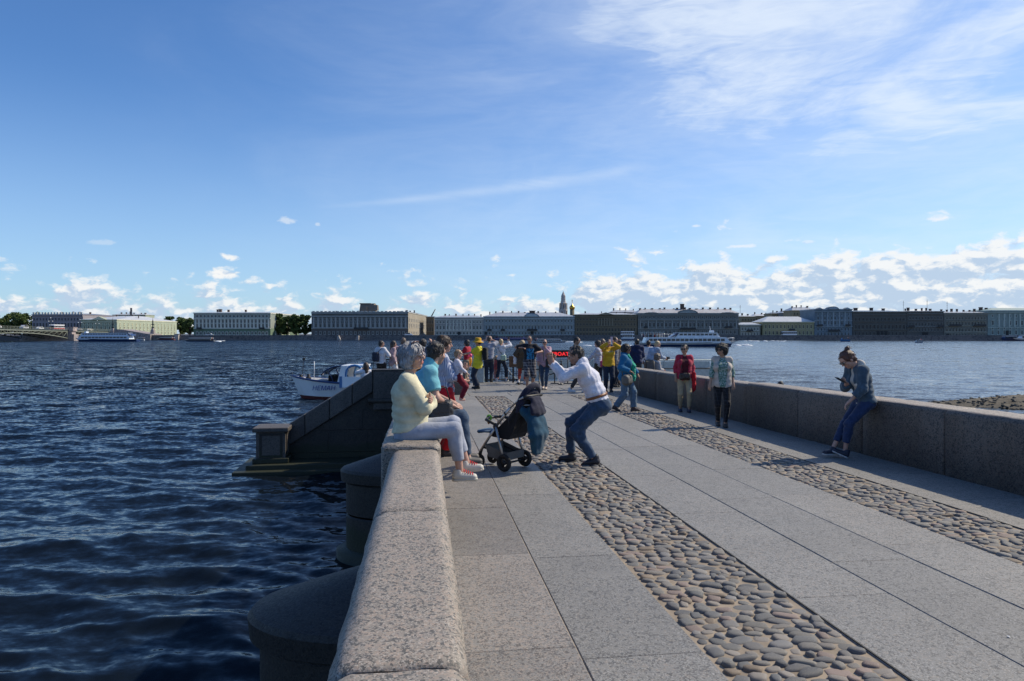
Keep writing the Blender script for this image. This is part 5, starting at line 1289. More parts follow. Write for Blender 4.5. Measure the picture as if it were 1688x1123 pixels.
    if st != 'none':
        f = Field(.02); f.amp = .005 if st in ('bob', 'curly', 'puff') else .003; f.wl = .05; f.seed = seed
        big = {'short': 0.0, 'crop': -.006, 'bob': .014, 'curly': .030, 'long': .006, 'bun': 0.0, 'rim': -.004, 'puff': .018, 'tail': 0.0}.get(st, 0)
        f.ell(vec(0, -.017, .030), vec(.084 + big, .102 + big, .096 + big * .8))
        if st in ('bob', 'curly', 'puff'):
            for sg in (-1, 1): f.ell(vec(sg * .062, -.035, -.035), vec(.035 + big * .6, .062, .075))
            f.ell(vec(0, -.075, -.045), vec(.07, .045, .07))
        if st == 'long':
            for sg in (-1, 1): f.cap(vec(sg * .055, -.03, .0), vec(sg * .075, -.035, -.20), .042, .035)
            f.cap(vec(0, -.075, .0), vec(0, -.085, -.24), .055, .042, vec(1, 0, 0), 1.5)
        if st in ('short', 'crop', 'bun', 'tail', 'rim'): f.ell(vec(0, -.06, -.035), vec(.066, .048, .055))
        if st == 'bun': f.ell(vec(0, -.085, .115), vec(.036, .034, .032), k=.01)
        if st == 'tail': f.cap(vec(0, -.10, .03), vec(0, -.13, -.12), .03, .022)
        fy = {'short': .012, 'crop': .0, 'bob': .035, 'curly': .035, 'puff': .03, 'long': .03, 'bun': .0, 'rim': -.01, 'tail': .0}.get(st, .01)
        hl_ = .060 if st not in ('rim',) else .2
        w = .0105 if res > .012 else .006
        lo, hi = f.bounds(); G0 = f
        # face opening: everything in front of fy and below the hairline
        V2, Q2 = hair_mesh(f, w, fy, hl_)
        oo = link('hair', np_mesh('hair', V2, np.ascontiguousarray(Q2), [hm], True), o); oo.matrix_local = HM
        if res < .0135:                       # loose locks lying over the hair volume
            w_ = np.random.RandomState(seed + 90); lk = MB(); nl_ = 130 if st in ('bob', 'long', 'curly', 'puff') else 70; L_ = .10 if nl_ > 100 else .045
            vi = w_.choice(len(V2), nl_); cen = vec(0, -.017, .01)
            for i_ in vi:
                p_ = V2[i_]
                if p_[1] > .055 and p_[2] < .07: continue
                n_ = unit(p_ - cen); dn = unit(vec(w_.randn() * .35, -.35 + w_.randn() * .35, -1)); t_ = unit(dn - n_ * (dn @ n_)); pts = []
                for k_ in range(4):
                    u_ = k_ / 3; pts.append(tuple(p_ + t_ * L_ * u_ + n_ * (.001 + .006 * math.sin(math.pi * u_) + (.006 if k_ == 3 else 0) * w_.rand()) - n_ * (.5 * (L_ * u_) ** 2 / .1)))
                lk.tube(pts, [.0035, .0042, .003, .0008], 5)
            lo_ = lk.build('hair_locks', hm, oo); tag(lo_, kind='stuff')
    # ---- trousers
    if bottom:
        i = bottom.get('inf', .012); f = Field(.03); f.amp = bottom.get('amp', .0035); f.wl = .12; f.seed = seed + 3
        f.cap(p0 + Rl @ vec(0, 0, -.05), p0 + Rl @ vec(0, 0, .10), .112 * b + i, .106 * b + i * .8, xl, 1.36 if fem else 1.3)
        for sg in (-1, 1): f.ell(p0 + Rl @ vec(sg * .07, -.055, -.05), vec(.082, .078, .09) * b + i, Rl)
        L = bottom.get('len', .97)
        if bottom.get('skirt'):
            mid = (kL + kR) / 2; f.cap(p0, p0 + (mid - p0) * min(1, L * 2), .12 * b + i, .15 * b + i, xl, 1.35, cutb=True)
        else: leg(f, hipL, kL, aL, i, L, True, bottom.get('flare', 0)); leg(f, hipR, kR, aR, i, L, True, bottom.get('flare', 0))
        f.cut(p0 + Rl @ vec(0, 0, .095), Rl[:, 2]); fa = bottom.get('fold', .0045); f.folds = [(kL, unit(aL - hipL), .07, fa, .13), (kR, unit(aR - hipR), .07, fa, .13), (hipL, unit(kL - hipL), .08, fa, .14), (hipR, unit(kR - hipR), .08, fa, .14)] if not bottom.get('skirt') else []
        V2, Q2 = f.mesh(res); link(bottom.get('name', 'trousers'), np_mesh('trousers', V2 * s, np.ascontiguousarray(Q2), [bottom['mat']], True), o)
    # ---- shirts and jackets (list: inner first)
    tops = top if isinstance(top, list) else [top]
    for ti, tp in enumerate(tops):
        if not tp: continue
        i = tp.get('inf', .012); f = Field(.035); f.amp = tp.get('amp', .0045); f.wl = tp.get('wl', .15); f.seed = seed + 7 + ti
        torso(f, i); sl = tp.get('sleeve', .97)
        if tp.get('long'): f.cap(p0, p0 + Rl @ vec(0, 0, -tp['long']), .125 * b + i, .14 * b + i, xl, 1.35)
        f.pcut(p0 + Rl @ vec(0, 0, tp.get('hem', -.06)), -Rl[:, 2])
        if sl: arm(f, shL, eL, hl, i, 1.0, sl, True); arm(f, shR, eR, hr, i, 1.0, sl, True)
        if tp.get('collar'): f.cap(nb + Ru @ vec(0, -.005, -.03), nb + Ru @ vec(0, -.012, .035), .062 + i, .064 + i, k=.015)
        if tp.get('hood'): f.ell(nb + Ru @ vec(0, -.085, .0), vec(.11, .06, .07), Ru)
        nk = .105 if tp.get('collar') else .085
        f.sub(nb + Ru @ vec(0, .02, nk), vec(.075, .085, .075), Ru, .012)
        if tp.get('open'): f.sub(chest + Ru @ vec(0, .20, -.05), vec(tp['open'], .22, .5), Ru, .01)
        fa = tp.get('fold', .006); f.folds = [(waist, Rl[:, 2], .075, fa, .20), (eL, unit(hl - shL), .06, fa * .8, .10), (eR, unit(hr - shR), .06, fa * .8, .10)]
        V2, Q2 = f.mesh(res); link(tp.get('name', 'shirt'), np_mesh('shirt', V2 * s, np.ascontiguousarray(Q2), [tp['mat']], True), o)
    # ---- shoes
    if not bare_feet:
        sm = plain('shoe_%02d%02d%02d' % tuple(int(c * 99) for c in shoes), shoes, .55); so = plain('sole_%02d' % int((sole or (.04,))[0] * 99), sole or (.04, .04, .04), .7)
        for A, K, td, fp in ((aL, kL, tl, fpl), (aR, kR, tr, fpr)):
            Rf = rz_(-R(td)) @ rx(-R(fp)); f = Field(.02); f.cap(A + Rf @ vec(0, -.035, -.035), A + Rf @ vec(0, .13, -.052), .045, .034, Rf[:, 0], 1.18); f.cap(A + Rf @ vec(0, -.02, .02), A + Rf @ vec(0, -.01, -.03), .046, .046)
            f.cut(A + Rf @ vec(0, 0, -.068), -Rf[:, 2]); f.cut(A + unit(K - A) * .035, unit(K - A))
            V2, Q2 = f.mesh(min(res, .010)); sh = link('shoe', np_mesh('shoe', V2 * s, np.ascontiguousarray(Q2), [sm], True), o)
            f = Field(.02); f.cap(A + Rf @ vec(0, -.04, -.06), A + Rf @ vec(0, .132, -.06), .046, .037, Rf[:, 0], 1.2); f.cut(A + Rf @ vec(0, 0, -.085), -Rf[:, 2]); f.cut(A + Rf @ vec(0, 0, -.062), Rf[:, 2])
            V2, Q2 = f.mesh(min(res, .010)); link('sole', np_mesh('sole', V2 * s, np.ascontiguousarray(Q2), [so], True), sh)
    C.nb, C.chest, C.waist, C.p0, C.shL, C.shR, C.eL, C.eR, C.wl, C.wr, C.Ru, C.Rl, C.kL, C.kR, C.aL, C.aR, C.hc, C.Rh = nb, chest, waist, p0, shL, shR, eL, eR, hl, hr, Ru, Rl, kL, kR, aL, aR, hc, Rh
    C.mat = Matrix.Translation(Vector(pos)) @ Rz(-R(face))
    C.W = lambda v: C.mat @ Vector(tuple(np.asarray(v, float) * s))
    return C
def hair_mesh(f, h, fy, hl):
    """hair volume minus the face opening"""
    lo, hi = f.bounds(); 
    g = Field(f.k); g.pr = list(f.pr); g.amp = f.amp; g.wl = f.wl; g.seed = f.seed
    # opening built from a big ellipsoid in front of the face plus a forehead line
    g.sub(vec(0, .125 + fy, -.035), vec(.088, .128, .098), None, .012)
    if hl > .1: g.sub(vec(0, .02, .20), vec(.075, .10, .135), None, .01)
    return g.mesh(h)

def glasses(C, col=(.01, .01, .012), rim=(.02, .02, .02), name='sunglasses', up=0.0, clear=False):
    m = MB()
    for sg in (-1, 1):
        m.lathe([(.0235, -.002), (.024, 0), (.0235, .002)], 12, 0, M=Tr(sg * .031, .1005, .004 + up) @ Matrix.Rotation(R(90), 4, 'X') @ Matrix.Diagonal((1.05, .8, 1, 1)))
        m.tube([(sg * .031 + .0245 * math.cos(t), .1005, .004 + up + .0185 * math.sin(t)) for t in [6.283 * i / 12 for i in range(12)]], .0026, 5, 1, closed=True)
        m.tube([(sg * .056, .099, .008 + up), (sg * .076, .06, .010 + up), (sg * .079, -.01, .004 + up)], .0024, 5, 1)
    m.tube([(-.008, .103, .008 + up), (.008, .103, .008 + up)], .0024, 5, 1)
    o = m.build(name, [plain('lens_%02d' % int(col[0] * 99), col, .08, spec=.8), plain('rim_%02d' % int(rim[0] * 99), rim, .35)], C.o); o.matrix_local = C.HM
    return o
def strap(C, pts, r, mat, parent=None, name='strap', flat=1.0):
    """strap through points given in the wearer's space (world when parent is a thing of its own)"""
    return MB().tube([C.W(p) for p in pts], r, 6).build(name, mat, parent)
def bag(C, label, ctr, size, mat, rot=0.0, straps=(), cat='bag', name='shoulder_bag', smat=None, flap=True, k=.02):
    """soft bag: rounded body with flap, clasp and strap; ctr in the wearer's space"""
    w = C.W(ctr); t = thing(name, label, cat, w, C.o.rotation_euler.z + rot)
    a, b_, c = (v * .5 for v in size); f = Field(k); r = min(a, b_, c) * .85
    f.cap((-a + r, 0, -c + r), (a - r, 0, -c + r), r, r, vec(0, 1, 0), b_ / r); f.cap((-a + r, 0, c - r), (a - r, 0, c - r), r * .9, r * .9, vec(0, 1, 0), b_ / r); f.cap((-a + r, 0, -c + r), (-a + r, 0, c - r), r, r, vec(0, 1, 0), b_ / r); f.cap((a - r, 0, -c + r), (a - r, 0, c - r), r, r, vec(0, 1, 0), b_ / r)
    f.cap((-a + r, 0, 0), (a - r, 0, 0), r, r, vec(0, 1, 0), b_ / r); f.ell((0, 0, 0), (a * .9, b_ * .95, c * .9)); f.amp = .004; f.wl = .06
    V, Q = f.mesh(max(.008, min(size) / 9)); link('bag_body', np_mesh('bag_body', V, np.ascontiguousarray(Q), [mat], True), t)
    if flap: MB().box((0, -b_ * .98, c * .3), (a * 1.5, .012, c * .9)).build('flap', mat, t, bevel=.005)
    if straps:
        inv = (Matrix.Translation(w) @ Rz(C.o.rotation_euler.z + rot)).inverted()
        for pts in straps: MB().tube([inv @ C.W(p) for p in pts], .009, 6).build('strap', smat or mat, t)
    return t
def phone(label, w, rz, tilt=0.0, col=(.02, .02, .022)):
    t = thing('smartphone', label, 'phone', w, rz); t.rotation_euler = (tilt, 0, rz)
    MB().box((0, 0, 0), (.074, .009, .15)).build('case', plain('phone_%02d' % int(col[0] * 99), col, .3), t, bevel=.003); MB().box((0, -.0055, 0), (.066, .001, .136)).build('screen', plain('phone_screen', (.02, .025, .03), .08), t)
    MB().lathe([(.006, 0), (.006, .002)], 8, M=Tr(.022, .0045, .055) @ Matrix.Rotation(R(-90), 4, 'X')).build('camera_lens', plain('lens_black', (.01, .01, .01), .1), t)
    return t
# ------------------------------------------------------------------ the people in the picture
def deckD(px, D): x = X_(px, D); return Vector((x, D, deck_z(x, D)))
jean = cloth('jeans_blue', (.035, .065, .115), 'denim'); jean_d = cloth('jeans_dark', (.018, .028, .05), 'denim'); jean_l = cloth('jeans_light', (.09, .15, .22), 'denim'); black_c = cloth('black', (.012, .012, .014)); white_c = cloth('white', (.66, .66, .68))
leather_b = plain('black_leather', (.018, .017, .018), .45, bump=.4, bscale=90); leather_g = plain('grey_leather', (.07, .07, .065), .5, bump=.4, bscale=90)
def crowd():
    # --- elderly woman seated on the near parapet, arms folded
    SEAT = .755
    p = P(-.14, 6.42); z = p.z; h = 1.63; s = h / 1.72
    C = person('grey-haired woman in a cream jumper sitting on the parapet with folded arms', (p.x, p.y, z), 84, h, 'f', 1.07, 'fair', ('bob', 'grey'), res=.0085,
        top=dict(mat=cloth('cream_jumper', (.62, .58, .40)), inf=.027, amp=.003, wl=.17, hem=-.02, fold=.008, sleeve=.93, name='jumper'),
        bottom=dict(mat=cloth('pale_grey_trousers', (.33, .355, .42)), inf=.010, len=.86, amp=.001, fold=.002), shoes=(.52, .49, .43), sole=(.5, .47, .4),
        pel=(0, 0, SEAT / s + .105), lean=-9, curl=20, shz=-.085, headk=1.05, head=(22, -8), hl=(.10, .20, SEAT / s + .40), el=(-.8, .1, -.6), hr=(-.06, .24, SEAT / s + .33), er=(.75, .2, -.7), nl=(.3, -1, 0), nr=(0, -1, .2), dl=(.9, .25, -.12), dr=(-.9, .2, 0),
        fl=(-.08, .56, SEAT / s - .265), fr=(.09, .49, SEAT / s - .315), kl=(0, .3, 1), kr=(.1, .3, 1), tl=12, tr=8, fpl=-6, fpr=-2, seed=1, belly=.05)
    glasses(C, (.14, .12, .13), (.35, .35, .38), 'spectacles')
    lace = plain('red_lace', (.6, .02, .03), .6)
    for k_, (A, td) in enumerate(((C.aL, 12), (C.aR, 8))):
        m = MB(); Rf = rz_(-R(td))
        for i in range(5):
            a, b = A + Rf @ vec(-.030, .035 + i * .02, .004 - i * .007), A + Rf @ vec(.030, .045 + i * .02, .004 - i * .007); m.tube([a * s, (A + Rf @ vec(0, .04 + i * .02, .026 - i * .008)) * s, b * s], .0045, 5)
        m.build('shoelace', lace, C.o)
    m = MB()      # hair slide / sunglasses pushed into the hair
    m.tube([(-.07, .035, .115), (-.03, .06, .128), (.0, .052, .131), (.03, .06, .128), (.07, .035, .115)], .007, 6); q = m.build('hair_band', plain('tortoise', (.09, .04, .03), .3), C.o); q.matrix_local = C.HM
    f = Field(.02); f.cap(C.p0 + vec(.125, -.02, .02), C.p0 + vec(.135, .01, .02), .005, .005)
    MB().box(tuple((C.p0 + vec(.168, -.045, .015)) * s), (.012, .055, .02)).build('pocket_label', leather_b, C.o)
    # --- man in the turquoise polo, seated beyond her
    p = P(-.06, 7.5); h = 1.74; s = h / 1.72
    C = person('dark-haired man in a turquoise polo shirt sitting behind the grey-haired woman', (p.x, p.y, p.z), 78, h, 'm', 1.08, 'fair', ('short', 'dark'), res=.0095,
        top=dict(mat=cloth('turquoise_polo', (.17, .46, .53)), inf=.018, sleeve=.36, collar=True, amp=.006, name='polo_shirt'), bottom=dict(mat=jean, inf=.016), shoes=(.10, .09, .08),
        pel=(0, 0, SEAT / s + .10), lean=6, curl=18, head=(-30, 8), hl=(-.05, .36, SEAT / s + .22), hr=(.10, .34, SEAT / s + .20), el=(-.7, -.5, -.2), er=(.7, -.5, -.2), fl=(-.10, .50, SEAT / s - .33), fr=(.12, .50, SEAT / s - .34), kl=(0, .3, 1), kr=(0, .3, 1), seed=2)
    MB().tube([tuple((C.nb + C.Ru @ vec(-.06, -.10, .0)) * s), tuple((C.nb + C.Ru @ vec(-.10, -.02, -.02)) * s), tuple((C.nb + C.Ru @ vec(-.10, .10, -.12)) * s), tuple((C.chest + C.Ru @ vec(.0, .14, -.02)) * s)], .012, 6).build('backpack_strap', plain('navy_strap', (.02, .03, .08), .7), C.o)
    hp = vec(.20, .22, SEAT / s + .16)
    bag(C, 'black and grey handbag held on the lap of the man in turquoise', hp, (.24, .11, .22), plain('handbag_leather', (.035, .035, .038), .4, bump=.5, bscale=60), R(80), [[hp + vec(.0, -.09, .10), hp + vec(0, -.05, .24), hp + vec(0, .05, .24), hp + vec(0, .09, .10)]], name='handbag', cat='handbag', smat=leather_b)
    # --- mother with baby
    p = deckD(734, 10.0)
    C = person('smiling dark-haired woman in striped blouse and red trousers holding a baby', p, 82, 1.70, 'f', 1.0, 'fair', ('long', 'brown'), res=.0105,
        top=dict(mat=cloth('blue_stripe_blouse', (.20, .24, .38), 'stripe', (.55, .57, .64), .8), inf=.022, hem=-.02, amp=.005, sleeve=.9, name='blouse'), bottom=dict(mat=cloth('red_trousers', (.56, .012, .018)), inf=.024, flare=.025, amp=.007), shoes=(.05, .04, .04),
        hl=(.06, .25, 1.26), hr=(.02, .26, 1.08), el=(-.6, -.3, -.8), er=(.8, -.3, -.8), nl=(0, -1, 0), nr=(-.5, -.5, .5), head=(2, 2), lean=-3, seed=3)
    pb = C.W((.05, .20, .0)); 
    B = person('bald baby in a white top and dark red leggings held on the arm', (pb.x - .02, pb.y - .05, p.z + .70), 80, .74, 'c', 1.25, 'baby', ('crop', 'fair'), res=.010, top=dict(mat=cloth('baby_white', (.62, .58, .62)), inf=.02, sleeve=.9, name='baby_top'), bottom=dict(mat=cloth('maroon_leggings', (.17, .012, .025)), inf=.02), bare_feet=True,
        pel=(0, 0, 1.05), hl=(-.12, .38, 1.33), hr=(.22, .30, 1.12), fl=(-.1, .12, .30), fr=(.1, .10, .28), group=None, cat='baby', name='baby', head=(0, 6), seed=4)
    bpy.data.objects[B.o.name]['group'] = 'people on the pier'
    w = C.W((.06, .36, 1.40)); t = thing('baby_toy', 'orange and pink rattle held up in front of the baby', 'toy', w, 0)
    MB().lathe([(.012, -.10), (.016, -.06), (.022, -.04), (.022, .0), (.014, .02)], 10).build('handle', plain('toy_orange', (.8, .28, .02), .4), t); MB().ball((0, 0, .05), .026, 10).build('knob', plain('toy_pink', (.75, .05, .18), .4), t)
    # --- man crouching to photograph the family
    p = on_deck(966, 764); h = 1.78
    C = person('dark-haired man in a white shirt and jeans bending his knees to take a photo', p, 276, h, 'm', 1.04, 'tan', ('crop', 'dark'), res=.0095,
        top=dict(mat=cloth('white_dotted_shirt', (.68, .68, .74), 'dots', (.42, .44, .60), 1.0), inf=.022, hem=.02, amp=.005, wl=.10, collar=True), bottom=dict(mat=jean, inf=.016, amp=.006), shoes=(.02, .022, .03), sole=(.02, .02, .025),
        pel=(0, -.16, .79), lean=22, curl=8, head=(-2, 14), hl=(-.06, .44, 1.30), hr=(.08, .46, 1.31), el=(-.35, -.2, -1), er=(.35, -.2, -1), nl=(.9, 0, .2), nr=(-.9, 0, .2), dl=(.1, .25, 1), dr=(-.1, .2, 1), curlL=.9, curlR=.9,
        fl=(-.12, -.10, .085), fr=(.12, .20, .085), kl=(-.1, 1, -.1), kr=(.1, 1, .1), tl=-6, tr=6, seed=5)
    s = C.s
    m = MB(); ring = [(C.p0 + C.Rl @ vec(.176 * math.cos(t), .135 * math.sin(t), .085)) * s for t in [6.283 * i / 24 for i in range(24)]]
    me = []; up = C.Rl[:, 2] * .017 * s; vs = [tuple(v - up) for v in ring] + [tuple(v + up) for v in ring]; vs2 = [tuple(np.asarray(v) + (np.asarray(v) - C.p0 * s) * .03) for v in vs]
    m.add(vs2, [[i, (i + 1) % 24, 24 + (i + 1) % 24, 24 + i] for i in range(24)], 0, True); o = m.build('belt', plain('brown_leather', (.20, .075, .025), .45), C.o); md = o.modifiers.new('thick', 'SOLIDIFY'); md.thickness = .006; md.offset = 1
    phone('dark phone held up by the crouching man in white', C.W((0.01, .55, 1.40)), R(-276), 0)
    # --- young woman leaning on the right parapet with her phone
    p = P(5.98, 9.7); h = 1.60; s = h / 1.72
    p = P(6.14, 9.12)
    C = person('young woman in denim jacket and jeans leaning on the right parapet reading her phone', p, 262, h, 'f', .94, 'fair', ('bun', 'auburn'), headk=1.07, res=.011,
        top=[dict(mat=cloth('cream_hoodie', (.52, .49, .44)), inf=.012, hem=-.15, hood=True, name='hoodie', sleeve=.3, amp=.001, fold=.001), dict(mat=cloth('denim_jacket', (.05, .085, .12), 'denim'), inf=.030, hem=-.04, sleeve=.80, amp=.004, open=.05, name='denim_jacket')], bottom=dict(mat=cloth('blue_jeans_deep', (.022, .04, .10), 'denim'), inf=.014, len=.84), shoes=(.02, .022, .04), sole=(.55, .53, .52),
        pel=(0, 0, .865), lean=2, curl=28, head=(6, 40), hr=(.0, .28, 1.12), er=(.7, -.2, -.8), hl=(-.14, .32, .86), el=(-.6, -.6, -.2), nr=(-.3, 0, 1), dr=(-.4, .7, .35), nl=(0, .2, -1), fl=(-.06, .34, .10), fr=(.04, .50, .085), kl=(-.2, 1, .6), kr=(.0, 1, .2), tl=20, tr=-5, fpl=-24, fpr=-2, seed=6)
    glasses(C, (.15, .15, .15), (.02, .02, .02), 'spectacles')
    ph = phone('dark phone in the hand of the woman leaning on the parapet', C.W((-.03, .40, 1.17)), R(-262), R(-60))
    MB().lathe([(.04, -.004), (.042, 0), (.04, .004)], 14, M=Matrix.Translation(Vector(tuple((C.chest + C.Ru @ vec(-.09, .155, .0)) * s))) @ Matrix.Rotation(R(90), 4, 'X')).build('badge', plain('badge_white', (.6, .6, .58), .5), C.o)
    # --- two women strolling towards the camera on the right
    C = person('woman in red cardigan and beige trousers with a brown bag by the right parapet', on_deck(1128, 679), 186, 1.52, 'f', 1.12, 'asia', ('short', 'black'), res=.013,
        top=[dict(mat=cloth('maroon_top', (.075, .008, .016)), inf=.008, sleeve=.4, hem=-.08, amp=.001, fold=.001), dict(mat=cloth('red_cardigan', (.36, .022, .055)), inf=.022, sleeve=.8, hem=-.12, open=.085, amp=.005, name='cardigan')], bottom=dict(mat=cloth('beige_trousers', (.40, .31, .19)), inf=.006, len=.92, amp=.002, fold=.003), shoes=(.015, .018, .05),
        head=(22, 0), fl=(-.10, .12, .085), fr=(.10, -.04, .085), seed=7)
    glasses(C)
    bag(C, 'dark brown crossbody bag of the woman in the red cardigan', (.02, .19, .93), (.24, .09, .16), plain('brown_bag', (.035, .018, .012), .45), 0, [[(.11, .17, 1.0), (.10, .16, 1.2), (.12, .05, 1.46), (.10, -.08, 1.42)]])
    t = thing('red_scarf', 'bright red scarf hanging from the hand of the woman in the red cardigan', 'scarf', C.W((-.24, .06, .0)), R(-186)); f = Field(.03); f.cap((0, 0, .98), (.02, .02, .60), .045, .06, vec(0, 1, 0), 1.3); f.cap((.02, .0, .98), (.05, .03, .52), .03, .035); f.amp = .010; f.wl = .06
    V, Q = f.mesh(.012); link('cloth', np_mesh('cloth', V * .9, np.ascontiguousarray(Q), [cloth('scarf_red', (.55, .012, .02))], True), t)
    C = person('curly-haired woman in green patterned blouse, beige vest and black checked trousers', on_deck(1190, 703), 190, 1.55, 'f', 1.12, 'asia', ('curly', 'black'), res=.0125,
        top=[dict(mat=cloth('green_print', (.03, .13, .085), 'print', (.36, .44, .42), 1.3), inf=.010, sleeve=.72, hem=-.10, name='blouse', amp=.001, fold=.001), dict(mat=cloth('beige_vest', (.46, .41, .36)), inf=.024, sleeve=0, hem=-.10, open=.10, fold=.002, amp=.005, name='vest')], bottom=dict(mat=cloth('black_check', (.010, .010, .012), 'grid', (.035, .035, .04), .6), inf=.004, amp=.001, fold=.002), shoes=(.05, .035, .03),
        head=(36, 2), fl=(-.05, .16, .085), fr=(.07, -.10, .10), tl=0, fpr=14, hr=(.26, .10, .88), seed=8)
    glasses(C)
    # --- woman in the teal jacket walking to the right
    C = person('woman in bright blue jacket and emerald scarf walking right in blue jeans', on_deck(1031, 678), 112, 1.52, 'f', 1.12, 'brown', ('puff', 'black'), res=.0125,
        top=[dict(mat=cloth('emerald_top', (.01, .22, .15)), inf=.020, hem=-.12, sleeve=.3), dict(mat=cloth('blue_jacket', (.012, .125, .26)), inf=.040, hem=-.12, amp=.005, open=.06, name='jacket', collar=True)], bottom=dict(mat=jean_l, inf=.022, flare=.02), shoes=(.05, .03, .028),
        fl=(-.08, .20, .085), fr=(.09, -.24, .12), fpr=24, hl=(-.20, .30, .93), hr=(.20, .16, 1.06), er=(.5, -1, -.2), head=(8, 2), seed=9)
    glasses(C, (.02, .02, .02)); bag(C, 'grey box-shaped shoulder bag of the woman in the bright blue jacket', (.25, .10, .84), (.34, .17, .24), plain('grey_bag', (.10, .095, .085), .6, bump=.3, bscale=70), R(-10), [[(.26, -.02, .95), (.24, -.05, 1.2), (.16, -.04, 1.44)]])
    f = Field(.03); f.cap(C.nb + vec(0, .04, .0), C.nb + vec(-.03, .20, -.30), .07, .07); f.cap(C.nb + vec(-.03, .20, -.25), C.nb + vec(-.05, .22, -.62), .06, .05, vec(1, 0, 0), 1.4); f.amp = .012; f.wl = .05; V, Q = f.mesh(.013); link('scarf', np_mesh('scarf', V * C.s, np.ascontiguousarray(Q), [cloth('emerald_scarf', (.015, .30, .20))], True), C.o)
    g2 = 'people at the river end of the pier'; K = dict(group=g2, res=.0165)
    up = dict(el=(-.8, .1, -.8), er=(.8, .1, -.8))
    C = person('man in dark navy jacket and black trousers seen from behind near the right parapet end', on_deck(1050, 639), -8, 1.68, 'm', 1.05, 'tan', ('short', 'black'), top=dict(mat=cloth('navy_jacket', (.012, .022, .07)), inf=.032, amp=.005, hood=True, name='jacket'), bottom=dict(mat=jean_d, inf=.018), hl=(-.16, .22, 1.0), hr=(.16, .22, 1.02), seed=10, **K)
    C = person('fair-haired elderly person in a pale blue shirt bending over the right parapet end', deckD(1076, 22.9), 62, 1.68, 'm', 1.05, 'fair', ('crop', 'blond'), top=dict(mat=cloth('pale_blue_shirt', (.26, .33, .43)), inf=.022, amp=.005), bottom=dict(mat=cloth('greybrown_trousers', (.12, .10, .085)), inf=.03), lean=18, curl=12, head=(15, 22), hl=(-.05, .46, 1.08), hr=(.12, .44, 1.08), pel=(0, -.1, .93), seed=11, **K)
    t = thing('binoculars', 'black camera held by the elderly person at the parapet end', 'camera', C.W((.10, .56, 1.08)), R(-60)); MB().box((0, 0, 0), (.12, .07, .08)).build('camera_body', leather_b, t, bevel=.008); MB().lathe([(.033, 0), (.036, .07)], 12, M=Matrix.Rotation(R(-90), 4, 'X')).build('lens', leather_b, t)
    t.name = 'hand_camera'
    # pushchair with a hooded child at the wall end
    pz = deckD(1081, 22.0); w = thing('wheelchair', 'wheelchair with big thin wheel half hidden by the end of the right parapet', 'wheelchair', pz, R(-70)); blk = plain('black_tube', (.015, .015, .016), .4)
    for sx in (-.27, .27):
        wm = MB(); wm.tube([(sx, .30 * math.cos(t_), .30 + .30 * math.sin(t_)) for t_ in [6.283 * i / 28 for i in range(28)]], .017, 7, closed=True); wo = wm.build('wheel', tyre_m, w)
        sp = MB()
        for i in range(12): sp.tube([(sx, 0, .30), (sx, .29 * math.cos(i * .5236), .30 + .29 * math.sin(i * .5236))], .0025, 4)
        sp.build('spokes', plain('spoke_steel', (.5, .5, .5), .3, metal=1), wo); MB().tube([(sx * .8, -.2, 1.0), (sx * .8, -.2, .45), (sx * .8, .35, .42), (sx * .8, .42, .12)], .014, 7).build('frame_side', blk, w)
    MB().box((0, .08, .45), (.44, .46, .05)).build('seat', black_c, w, bevel=.015); MB().box((0, -.18, .72), (.44, .04, .5)).build('backrest', cloth('grey_bag_cloth', (.10, .10, .10)), w, bevel=.015); MB().tube([(-.22, -.22, 1.0), (.22, -.22, 1.0)], .016, 7).build('push_handle', blk, w)
    person('child in a light grey hooded top sitting in the wheelchair', (pz.x, pz.y, pz.z), 66, 1.32, 'c', 1.1, 'fair', ('bob', 'ash'), top=dict(mat=cloth('light_grey_hoodie', (.38, .37, .37)), inf=.03, hood=True, name='hoodie'), bottom=dict(mat=cloth('coral_trousers', (.45, .06, .06)), inf=.03), pel=(0, .05, .74), fl=(-.09, .48, .28), fr=(.09, .48, .28), hl=(-.12, .30, .92), hr=(.12, .30, .92), head=(0, 12), seed=12, **K)
    person('dark-haired person half hidden behind the elderly person at the parapet end', deckD(1069, 26.3), 20, 1.62, 'f', 1.0, 'tan', ('short', 'black'), top=dict(mat=white_c, inf=.02), bottom=dict(mat=jean_d, inf=.015), seed=13, **K)
    C = person('woman in a mustard yellow sweatshirt raising a phone in both hands', on_deck(1003, 646), 176, 1.66, 'f', 1.12, 'fair', ('short', 'brown'), top=dict(mat=cloth('mustard_sweatshirt', (.53, .32, .018)), inf=.028, hem=-.10, amp=.005, name='sweatshirt'), bottom=dict(mat=jean_d, inf=.016), hl=(-.09, .28, 1.62), hr=(.07, .28, 1.62), dl=(.1, .2, 1), dr=(-.1, .2, 1), nl=(1, 0, 0), nr=(-1, 0, 0), el=(-1, .1, -.5), er=(1, .1, -.5), curlL=.8, curlR=.8, seed=14, **K)
    t = phone('pale pink phone raised by the woman in mustard yellow', C.W((-.03, .34, 1.74)), R(-176), 0, (.6, .45, .5))
    m = MB()
    for i in range(5):
        for t_ in (0, 1): m.tube([tuple((C.chest + C.Ru @ vec(.09 - i * .045 + .016 * math.cos(q), .160, .03 + .01 * i + .022 * math.sin(q))) * C.s) for q in [6.283 * k_ / 8 for k_ in range(8)]], .006, 5, closed=True)
    m.build('chest_print', plain('print_white', (.75, .72, .62), .7), C.o)
